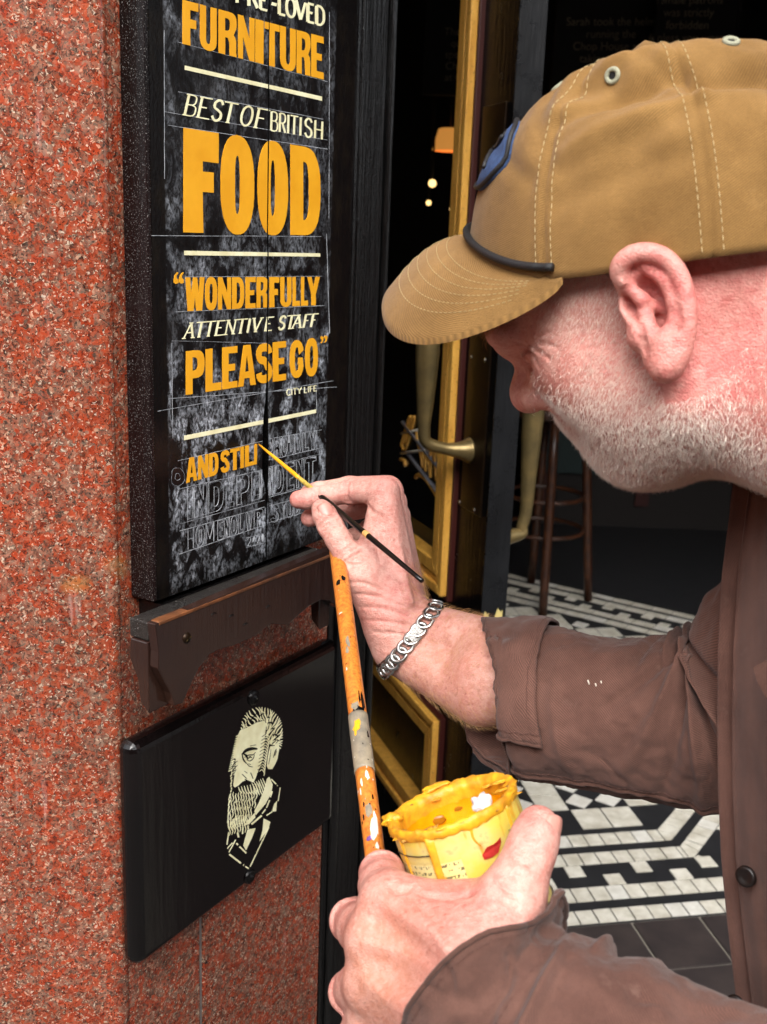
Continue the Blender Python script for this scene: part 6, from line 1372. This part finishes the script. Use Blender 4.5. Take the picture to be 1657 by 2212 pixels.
dash('cuff_stitching', [p+np.array(vw(p))*.0009 for p in cg[:, -3]], .0003, M['threadbrown'], cuffR)
cuffR2, cg2 = patch(GR_, -0.004, 0.075, 0.30, 0.78, .0042, 'cuff', M['shirt'], sleeveR, -.2)
tube('cuff_edge', [p for p in cg2[0]], .0015, M['shirt'], cuffR2, 8); tube('cuff_edge', [p for p in cg[0]], .0015, M['shirt'], cuffR, 8); tube('cuff_edge', [p for p in cg[:, -1]], .0014, M['shirt'], cuffR, 8)
for u_, v_, l_ in ((1287, 1466, .006), (1262, 1458, .003), (1276, 1474, .0025)):
    q_ = np.argmin(((GR_-C(u_, v_, .70))**2).sum(2)); p_ = GR_.reshape(-1, 3)[q_]-FW*.001; tube('paint_fleck', [p_, p_+(RT*.35-UP)*l_], .0005, M['ivory'], sleeveR, 6)
# left sleeve (nearest)
ringL0 = resample([C(*p) for p in ((1214, 1925, .500), (1185, 1968, .480), (1148, 1996, .468), (1080, 2004, .458), (1005, 2038, .452), (915, 2130, .458), (868, 2230, .476), (900, 2330, .50), (1000, 2330, .53), (1110, 2230, .548), (1195, 2100, .542), (1226, 1990, .522))])
cL = [(1082, 2182, .487, .0455), (1150, 2235, .480, .0500), (1260, 2305, .467, .0525), (1450, 2425, .450, .0570), (1700, 2570, .428, .0660)]
pl_ = [C(*p[:3]) for p in cL]+[LEL, (LEL+cc(.42, -.02, .25))/2, cc(.43, -.02, .25)]; rl = [p[3] for p in cL]+[.066, .072, .082]
rings = [ringL0]
for i, p in enumerate(pl_):
    ax = pl_[min(len(pl_)-1, i+1)]-pl_[max(0, i-1)]; rings.append(circ(p, ax, rl[i], flat=0.92))
rings = [ringL0]+[np.roll(r_, 0, 0) for r_ in rings[1:]]
G = upsample(loft(rings, 24), 190)
segsL = [(.14, .92, .15, .45, .012, -.0050), (.165, .9, .17, .5, .014, .0035), (.21, .96, .27, .25, .018, -.0045), (.24, .02, .33, .30, .02, .005), (.31, .98, .38, .22, .016, .006), (.35, .95, .43, .20, .018, -.007), (.40, .98, .48, .25, .02, .005), (.24, .28, .4, .4, .03, -.004), (.48, .0, .58, .3, .03, -.005), (.3, .3, .5, .5, .03, .004)]
segsL = [(a_, b_, c__, d_, e__, f_*1.3) for a_, b_, c__, d_, e__, f_ in segsL]
GL_ = folds(G, segsL, .0038, np.array([11.3, 2.7, 5.2]))
sleeveL = gridmesh('sleeve', GL_, M['shirt'], person, True, .0018); sleeveL['label'] = 'left sleeve with turned cuff above the hand holding the tin'
nl = gnormals(GL_)
tube('cuff_edge', [q for q in GL_[0]], .0013, M['shirt'], sleeveL, 8, closed=True)
rowl = lambda t, off: [GL_[int(t*len(GL_)), i]+nl[int(t*len(GL_)), i]*off for i in range(0, 190, 2)]
dash('cuff_stitching', rowl(.018, .0005), .0003, M['threadbrown'], sleeveL); dash('cuff_stitching', rowl(.205, .0006), .0003, M['threadbrown'], sleeveL)
# shirt fronts hanging open from the neck
edge = [(1594, 985), (1578, 1100), (1560, 1240), (1551, 1400), (1550, 1560), (1552, 1700), (1559, 1850), (1574, 2000), (1592, 2150), (1612, 2320), (1630, 2480)]
ed = np.array([[np.interp(t, np.linspace(0, 1, len(edge)), [e[k] for e in edge]) for k in (0, 1)] for t in np.linspace(0, 1, 120)])
def front(off_u, wd, d0, d1, name, mat, par, sag=0.0, wave=.004, seedv=0.0, ncol=50):
    Gf = np.zeros((120, ncol, 3))
    for j in range(120):
        for i in range(ncol):
            a = i/(ncol-1); u = ed[j, 0]+off_u+a*(wd+sag*j/119); dep = d0+(d1-d0)*(a**1.3)+0.010*math.sin(j/119*5+a*3+seedv)*a+wave*math.sin(a*11+seedv+0.6*math.sin(j*.03))*min(1, a*3)
            Gf[j, i] = C(u, ed[j, 1]+10*math.sin(a*3), dep)+np.array([0, 0, 0])
    o = gridmesh(name, Gf, mat, par, False, .002, uvs=(0.2, 0.5)); return o, Gf
shf, gf = front(0, 420, .640, .455, 'shirt_front', M['shirt'], person, -120)
shf['label'] = 'open shirt front hanging below the chin'
pk, gp = front(34, 100, .626, .578, 'placket', M['shirt'], shf, -8, .0015, 1.0, 24)
for c_ in (2, -3): dash('placket_stitching', [p-FW*.0012 for p in gp[:, c_]], .0003, M['threadbrown'], pk)
for u, v in ((1612, 1893), (1590, 2172)):
    p = C(u, v, .606); bnn = lathe('button', [(0, .0016), (.003, .0012), (.0042, .0022), (.0058, .0018), (.0062, 0)], p, -FW*.7-RT*.7, M['button'], shf, 20)
# pocket flap corner on the near side
fp_ = [C(*q) for q in ((1632, 1440, .50), (1660, 1424, .497), (1800, 1400, .48), (1800, 1560, .48), (1668, 1520, .497), (1640, 1470, .50))]
pf = mesh('pocket_flap', fp_, [tuple(range(6))], M['shirt'], shf); m_ = pf.modifiers.new('thick', 'SOLIDIFY'); m_.thickness = .003
# back of shirt, dark vest, trousers, shoes: the body beyond the frame
PEL = np.array([.66, .34, .97])
def lofts(name, cs, mat, n=48, per=10, amp=.004, parent=person):
    rr = []
    for i, (c_, r_, fl_) in enumerate(cs):
        ax = np.asarray(cs[min(len(cs)-1, i+1)][0])-np.asarray(cs[max(0, i-1)][0]); ax = ax/np.linalg.norm(ax); h = NRM0-ax*(NRM0@ax); h /= np.linalg.norm(h); b = np.cross(ax, h); rr.append(np.array([np.asarray(c_)+r_*(math.cos(a)*h+fl_*math.sin(a)*b) for a in np.linspace(0, 2*math.pi, n+1)[:-1]]))
    Gx = folds(upsample(loft(rr, per), 90), [], amp, np.array([1.0, 2, 3])); return gridmesh(name, Gx, mat, parent, True)
NRM0 = np.array([0.0, 0.0, 1.0])+np.array([0.3, 0.1, 0])
MSw = MS+np.array([.02, .0, -.03])
lofts('shirt_back', [(MSw+(MSw-PEL)*0.05, .075, 1.2), (MSw, .115, 1.5), (MSw+(PEL-MSw)*.3, .13, 1.45), (MSw+(PEL-MSw)*.65, .135, 1.35), (PEL+[0, 0, -.03], .14, 1.3)], M['shirt'])
lofts('vest', [(MSw+(MSw-PEL)*0.03+[-.02, .03, -.06], .06, 1.2), (MSw+(PEL-MSw)*.35+[-.03, .02, -.10], .08, 1.4), (PEL+[-.04, 0, -.10], .1, 1.3)], M['trouser'])
for sg_, hx in ((1, .0), (-1, .0)):
    hip = PEL+np.array([.03, .10*sg_, -.05]); kn_ = hip+np.array([-.02, .02*sg_, -.44]); an = kn_+np.array([.06, .01*sg_, -.40])
    lofts('trouser_leg', [(hip+[0, 0, .08], .10, 1.0), (hip, .10, 1.0), (kn_, .075, 1.0), (an, .06, 1.0), (np.array([an[0], an[1], .06]), .062, 1.0)], M['trouser'])
    b = np.array([an[0], an[1], 0.0]); 
    sh = lathe('shoe', [(0, .001), (.046, .001), (.050, .02), (.046, .05), (.038, .085), (.02, .095), (0, .096)], b+np.array([-.05, 0, -.008]), Z1, M['shoe'], person, 24)
    for v_ in sh.data.vertices: v_.co.x = b[0]-.05+(v_.co.x-b[0]+.05)*(2.3 if v_.co.z < .06 else 1.3)
lathe('waist', [(0, .02), (.12, .02), (.15, -.02), (.15, -.12), (.10, -.18), (0, -.2)], PEL+[.02, 0, 0], Z1, M['trouser'], person, 32)
lofts('shirt_yoke', [(cc(.325, .055, .60), .05, 1.0), (cc(.33, .05, .57), .088, 1.0), (MS*.5+cc(.33, .05, .57)*.5, .098, 1.0), (MS, .104, 1.0), (MS*.5+cc(.42, -.02, .25)*.5, .098, 1.0), (cc(.42, -.02, .25), .088, 1.0), (cc(.428, -.025, .22), .05, 1.0)], M['shirt'])
# collar standing behind the neck
ncol_ = lathe('collar', [(.074, -.012), (.079, .012), (.083, .030), (.087, .010), (.090, -.015)], H(-60, 0, -95)*.22+MS*.78, MS-H(-60, 0, -95), M['shirt'], person, 40)

# ------------------------------------------------------------------ brush
BT = C(557, 959, .9495)+NRM*0.0008; BE = C(912, 1255, .749)
brush = thing('paint_brush', 'thin black handled brush loaded with yellow, its tip on the sign', 'brush')
bp = lambda t: BT+(BE-BT)*t
def seg_(t0, t1, r0, r1, n=8): return [bp(t) for t in np.linspace(t0, t1, n)], list(np.linspace(r0, r1, n))
a, r_ = seg_(0.0, 0.30, .0005, .0017, 12); r_ = list(np.interp(np.linspace(0, 1, 12), [0, .3, .8, 1], [.0006, .0013, .0019, .0018])); tube('bristles', a, r_, M['yellow'], brush, 12)
a, r_ = seg_(0.30, 0.395, .0019, .0021); tube('ferrule', a, r_, M['bristle'], brush, 14)
a, r_ = seg_(0.395, 1.0, .0022, .0016, 20); r_ = list(np.interp(np.linspace(0, 1, 20), [0, .15, .5, 1], [.0022, .0027, .0024, .0016])); tube('handle', a, r_, M['brushblack'], brush, 16)
a, r_ = seg_(0.700, 0.722, .00225, .00225); tube('handle_chip', a, [.0026]*len(a), mat_plain('bare_handle_wood', srgb(214, 160, 92), .5), brush, 12)
# ------------------------------------------------------------------ mahl stick
stk = thing('mahl_stick', 'orange varnished wooden mahl stick with grey tape and paint spatter', 'stick')
SA = C(729, 1190, .838); SB = C(812, 1860, .614); sp_ = lambda t: SA+(SB-SA)*t
tt0, tt1 = -0.10, 1.35
def tv(v):   # fraction along the stick seen at height v
    ts = np.linspace(0, 1.2, 400); vs = [CY-FPX*(((sp_(t)-CAM)@UP)/((sp_(t)-CAM)@FW)) for t in ts]; return float(np.interp(v, vs, ts))
b0, b1, b2 = tv(1548), tv(1608), tv(1668)
rs_ = lambda t: .0064-.0004*t
def rod(name, t0, t1, add, mat, n=14):
    ts = np.linspace(t0, t1, n); return tube(name, [sp_(t) for t in ts], [rs_(t)+add+0.00012*mnoise.noise(Vector((t*40, 1, add*1e4))) for t in ts], mat, stk, 22)
rod('shaft', tt0, b0-.0005, 0, M['stick'], 40); rod('tape_band', b0, b2, .0005, M['tape'], 24); rod('shaft', b2+.0005, tt1, 0, M['stick'], 40)
lathe('padded_end', [(0, .012), (.008, .010), (.011, .002), (.010, -.008), (.0066, -.012)], sp_(tt0), SA-SB, M['trouser'], stk, 20)
sd_ = (SB-SA)/np.linalg.norm(SB-SA); sx = np.cross(sd_, vw(SA)); sx /= np.linalg.norm(sx); sn = np.cross(sx, sd_); sn = sn if sn@vw(SA) > 0 else -sn
def splat(v, a, l_, w_, mat, add=.0003, k=9):
    t = tv(v); c_ = sp_(t); R_ = rs_(t)+add+.0006*(b0 < t < b2)
    pts = []
    for i in range(k):
        th = 2*math.pi*i/k; q = rs.uniform(.6, 1.2); da = a+w_*q*math.cos(th); pts.append(c_+sd_*l_*q*math.sin(th)+R_*(math.sin(da)*sx+math.cos(da)*sn))
    mid_ = c_+R_*1.02*(math.sin(a)*sx+math.cos(a)*sn)
    mesh('paint_spot', pts+[mid_], [(i, (i+1) % k, k) for i in range(k)], mat, stk)
blk, wht, gry, yel, pur = M['ink'], M['ivory'], M['tape'], M['yellow'], mat_plain('purple_paint', srgb(110, 70, 140), .5)
for args in ((1262, -.3, .003, .25, blk), (1270, .35, .004, .3, blk), (1335, .55, .0008, .3, wht), (1400, .1, .006, .22, gry), (1415, .3, .004, .2, gry), (1530, -.75, .010, .28, blk), (1520, -.4, .006, .12, blk), (1538, .1, .004, .5, gry), (1545, -.2, .003, .6, blk), (1578, .1, .004, .3, yel), (1586, .25, .003, .5, yel), (1590, .4, .005, .15, yel), (1600, -.8, .003, .12, blk),
             (1690, -.2, .004, .2, wht), (1700, .45, .004, .12, wht), (1735, -.5, .002, .1, blk), (1748, .5, .002, .1, blk), (1762, .1, .006, .35, gry), (1790, -.45, .009, .2, wht), (1800, -.2, .007, .3, wht), (1812, -.1, .005, .35, wht), (1822, .4, .002, .3, pur), (1840, -.3, .003, .2, wht), (1775, .7, .003, .12, blk), (1455, .6, .002, .1, wht), (1720, .7, .003, .1, wht)): splat(*args)
for i in range(26): splat(rs.uniform(1250, 1850), rs.uniform(-1, 1), rs.uniform(.0004, .0012), rs.uniform(.04, .10), rs.choice([blk, blk, wht, gry]))
# ------------------------------------------------------------------ paint tin
tin = thing('paint_tin', 'small open tin of yellow paint with crusted rim and stained label', 'paint tin')
TC = C(975, 1735, .580); TA = RT*-.33+UP*.93-FW*.03; TA /= np.linalg.norm(TA); TX = RT-TA*(RT@TA); TX /= np.linalg.norm(TX); TY = np.cross(TA, TX); TY = TY if TY@FW < 0 else -TY      # TY towards us
TR, THh = .0355, .064
def tp(a, h_, r_): return TC+TA*h_+r_*(math.cos(a)*TX+math.sin(a)*TY)
def wall_(name, prof, mat, seg=96, uv=False, a0=0, a1=2*math.pi, nz=None, parent=tin):
    V = []; F = []; full = abs(a1-a0-2*math.pi) < 1e-6; m_ = seg if full else seg+1
    for h_, r_ in prof:
        for k in range(m_):
            a = a0+(a1-a0)*k/seg; z_ = nz(a, h_) if nz else (0, 0); V.append(tp(a, h_+z_[1], r_+z_[0]))
    for i in range(len(prof)-1):
        for k in range(seg): k2 = (k+1) % m_; F.append((i*m_+k, i*m_+k2, (i+1)*m_+k2, (i+1)*m_+k))
    o = mesh(name, V, F, mat, parent, True); fixn(o)
    if uv:
        ul_ = o.data.uv_layers.new(name='UVMap')
        for p in o.data.polygons:
            js = [o.data.loops[q].vertex_index for q in p.loop_indices]; wrp = max(j % m_ for j in js)-min(j % m_ for j in js) > seg/2
            for q, j in zip(p.loop_indices, js): i_ = j % m_; ul_.data[q].uv = (1-((i_+(m_ if wrp and i_ < seg/2 else 0))/seg)*1.0, (prof[j//m_][0]+THh)/THh)
    return o
dn = lambda a, h_: (.0005*mnoise.noise(Vector((math.cos(a)*3, math.sin(a)*3, h_*60))), 0)
wall_('label_wall', [(-THh, TR), (-THh*.75, TR), (-THh*.5, TR), (-THh*.25, TR), (-.004, TR)], M['can'], 96, True, nz=dn)
wall_('base_rim', [(-THh-.002, 0.001), (-THh-.002, TR-.002), (-THh-.002, TR+.0012), (-THh+.001, TR+.0012), (-THh+.0015, TR+.0002)], M['tin'])
lump = lambda a, h_: (.0006*mnoise.noise(Vector((math.cos(a)*9, math.sin(a)*9, h_*200)))+.0007*mnoise.noise(Vector((math.cos(a)*24, math.sin(a)*24, h_*400))), .0011*mnoise.noise(Vector((math.cos(a)*7+4, math.sin(a)*7, h_*90)))+.0006*mnoise.noise(Vector((math.cos(a)*21+4, math.sin(a)*21, h_*90))))
wall_('crusted_rim', [(-.0050, TR+.0002), (-.0038, TR+.0010), (-.0015, TR+.0015), (.0008, TR+.0010), (.0014, TR-.0004), (.0008, TR-.0020), (-.0008, TR-.0042), (-.0024, TR-.0052), (-.0048, TR-.0050), (-.010, TR-.0042)], M['driedpaint'], 160, nz=lump)
inn = lambda a, h_: (.0013*mnoise.noise(Vector((math.cos(a)*4, math.sin(a)*4, h_*120))), 0)
wall_('inner_wall', [(-.0095, TR-.0045), (-.016, TR-.0025), (-.026, TR-.0022), (-.036, TR-.0022)], M['paint'], 96, nz=inn)
sfl = lambda a, h_: (0, .0009*mnoise.noise(Vector((math.cos(a)*2.5, math.sin(a)*2.5, h_*50))))
wall_('paint_surface', [(-.030, TR-.0025), (-.0285, TR-.010), (-.029, TR-.020), (-.0285, TR-.028), (-.029, .0005)], M['paint'], 64, nz=sfl)
def blob(name, c_, rx, mat, par=tin, sq=(1, 1, 1), seed=0, amp=.35):
    bm = bmesh.new(); bmesh.ops.create_icosphere(bm, subdivisions=3, radius=1.0)
    for v_ in bm.verts: v_.co *= 1+amp*mnoise.noise(v_.co*1.7+Vector((seed, seed*2, 0)))
    Mx = np.stack([TX*sq[0], TY*sq[1], TA*sq[2]], 1)*rx
    for v_ in bm.verts: v_.co = Vector(np.asarray(c_)+Mx@np.array(v_.co))
    bmesh.ops.recalc_face_normals(bm, faces=bm.faces); me_ = bpy.data.meshes.new(name); bm.to_mesh(me_); bm.free(); me_.polygons.foreach_set('use_smooth', [True]*len(me_.polygons)); me_.materials.append(mat); o = bpy.data.objects.new(name, me_); col.objects.link(o); o.parent = par; return o
for k in range(48):
    a = rs.uniform(0, 2*math.pi); blob('paint_lump', tp(a, rs.uniform(-.0045, .0008), TR+rs.uniform(-.0065, .0016)), rs.uniform(.0007, .0019), rs.choice([M['driedpaint'], M['driedpaint'], M['crust']]), sq=(rs.uniform(1.2, 2.8), rs.uniform(.8, 1.5), .38), seed=k, amp=.7)
blob('paint_ledge', tp(3.35, .0005, TR-.0005), .0042, M['driedpaint'], sq=(1.5, 1.3, .7), seed=71, amp=.6); blob('paint_ledge', tp(4.5, .0012, TR-.001), .0034, M['driedpaint'], sq=(2.6, 1.0, .6), seed=77, amp=.6)
for a, h_, r_ in ((4.05, -.020, .0042), (4.35, -.0165, .0034), (4.75, -.014, .0024), (3.8, -.022, .003)): blob('bubble_shade', tp(a, h_, TR-.0026), r_, M['paintshade'], sq=(1.3, .25, .8), seed=a, amp=.15)  # flattened darker blobs painted as the shade of bubble hollows
for a, l_, w_ in ((2.02, .046, .0030), (2.62, .030, .0012), (1.38, .012, .0009), (.70, .030, .0010)):
    tube('paint_run', [tp(a+.05*math.sin(t*4)*t, -.003-l_*t, TR+.0001) for t in np.linspace(0, 1, 12)], [w_*(1-.35*t) for t in np.linspace(0, 1, 12)], M['driedpaint'], tin, 10, flat=.35, ref=TY)
blob('dried_skin', tp(.95, .001, TR-.008), .0060, M['leafwhite'], sq=(.9, 1.1, .9), seed=5, amp=.6); blob('dried_skin', tp(.75, -.004, TR-.013), .0048, M['leafwhite'], sq=(.8, 1, 1), seed=9, amp=.7)
def decal(name, a, h_, pts, mat, r_=TR+.0009):
    V = [tp(a+x_/TR, h_+y_, r_) for x_, y_ in pts]; mesh(name, V, [tuple(range(len(V)))], mat, tin)
decal('label_mark', 1.18, -.0185, [(-.006, .003), (-.004, .0022), (-.001, .0015), (.003, .0018), (.0065, -.001), (.0062, -.0038), (.002, -.0042), (-.002, -.0035), (-.0055, .0005)], M['red'])
def dline(a, h_, pts, r_=.00032, mat=None): tube('label_script', [tp(a+x_/TR, h_+y_, TR+.0009) for x_, y_ in catmull(pts, 5)], r_, mat or mat_script, tin, 6)
mat_script = mat_plain('olive_label_ink', srgb(120, 118, 60), .6)
dline(.72, -.019, [(.004, .004), (.001, .003), (-.001, -.001), (.001, -.004), (.004, -.003), (.005, -.001)]); dline(.62, -.018, [(.003, .003), (0, 0), (.002, -.004), (-.002, -.003), (-.004, .002)]); dline(.7, -.031, [(.005, .003), (0, .001), (.003, -.002), (-.003, -.004)])
tube('label_rule', [tp(a, -.0125, TR+.0007) for a in np.linspace(2.1, 2.9, 16)], .00035, mat_plain('label_black_rule', srgb(40, 36, 24), .6), tin, 6)
# ------------------------------------------------------------------ bracelet
brc = thing('chain_bracelet', 'chunky silver curb chain bracelet on the right wrist of the painter', 'bracelet')
WC = C(882, 1377, .835); pxd = C(931, 1312, .835)-C(828, 1440, .835); e1b = pxd/np.linalg.norm(pxd); e2b = FW-e1b*(FW@e1b); e2b /= np.linalg.norm(e2b); axb = np.cross(e1b, e2b)
actb = fld.active(WC, .07)
def wrist(a):
    d = math.cos(a)*e1b+math.sin(a)*e2b; t = np.linspace(.008, .06, 200); v_ = Field.ev(actb, WC+d*t[:, None]); i = np.argmax(v_ > 0.0014); return WC+d*t[i], d
loop = [wrist(a)[0] for a in np.linspace(0, 2*math.pi, 161)[:-1]]; Ls = np.concatenate([[0], np.cumsum(np.linalg.norm(np.diff(np.array(loop+[loop[0]]), axis=0), axis=1))]); LA = np.array(loop+[loop[0]])
NL = int(Ls[-1]/.0080); atb = lambda s_: np.array([np.interp(s_ % Ls[-1], Ls, LA[:, k]) for k in range(3)])
for k in range(NL):
    s_ = Ls[-1]*k/NL; c_ = atb(s_); t = atb(s_+.002)-atb(s_-.002); t /= np.linalg.norm(t); o_ = c_-WC; o_ -= t*(o_@t); o_ /= np.linalg.norm(o_); sd3 = np.cross(t, o_); tw = math.radians(26)
    sd4 = sd3*math.cos(tw)+o_*math.sin(tw); t4 = t*math.cos(.35)+sd3*math.sin(.35); sd4 = sd4-t4*(sd4@t4); sd4 /= np.linalg.norm(sd4)
    pts = [c_+o_*.0007+.0062*math.cos(a)*t4+.0050*math.sin(a)*sd4 for a in np.linspace(0, 2*math.pi, 21)[:-1]]
    tube('chain_link', pts, .0017, M['silver'], brc, 8, closed=True, flat=0.8, ref=o_)
c_, d_ = wrist(math.radians(-75)); tt_ = wrist(math.radians(-70))[0]-wrist(math.radians(-80))[0]; tt_ /= np.linalg.norm(tt_); dd = d_-tt_*(d_@tt_); dd /= np.linalg.norm(dd); ss = np.cross(tt_, dd)
hexa('clasp', [c_+tt_*a*.0068+ss*b*.0050+dd*h_ for h_ in (.0005, .0030) for a, b in ((-1, -1), (1, -1), (1, 1), (-1, 1))], M['silver'], brc, .0009, 2)
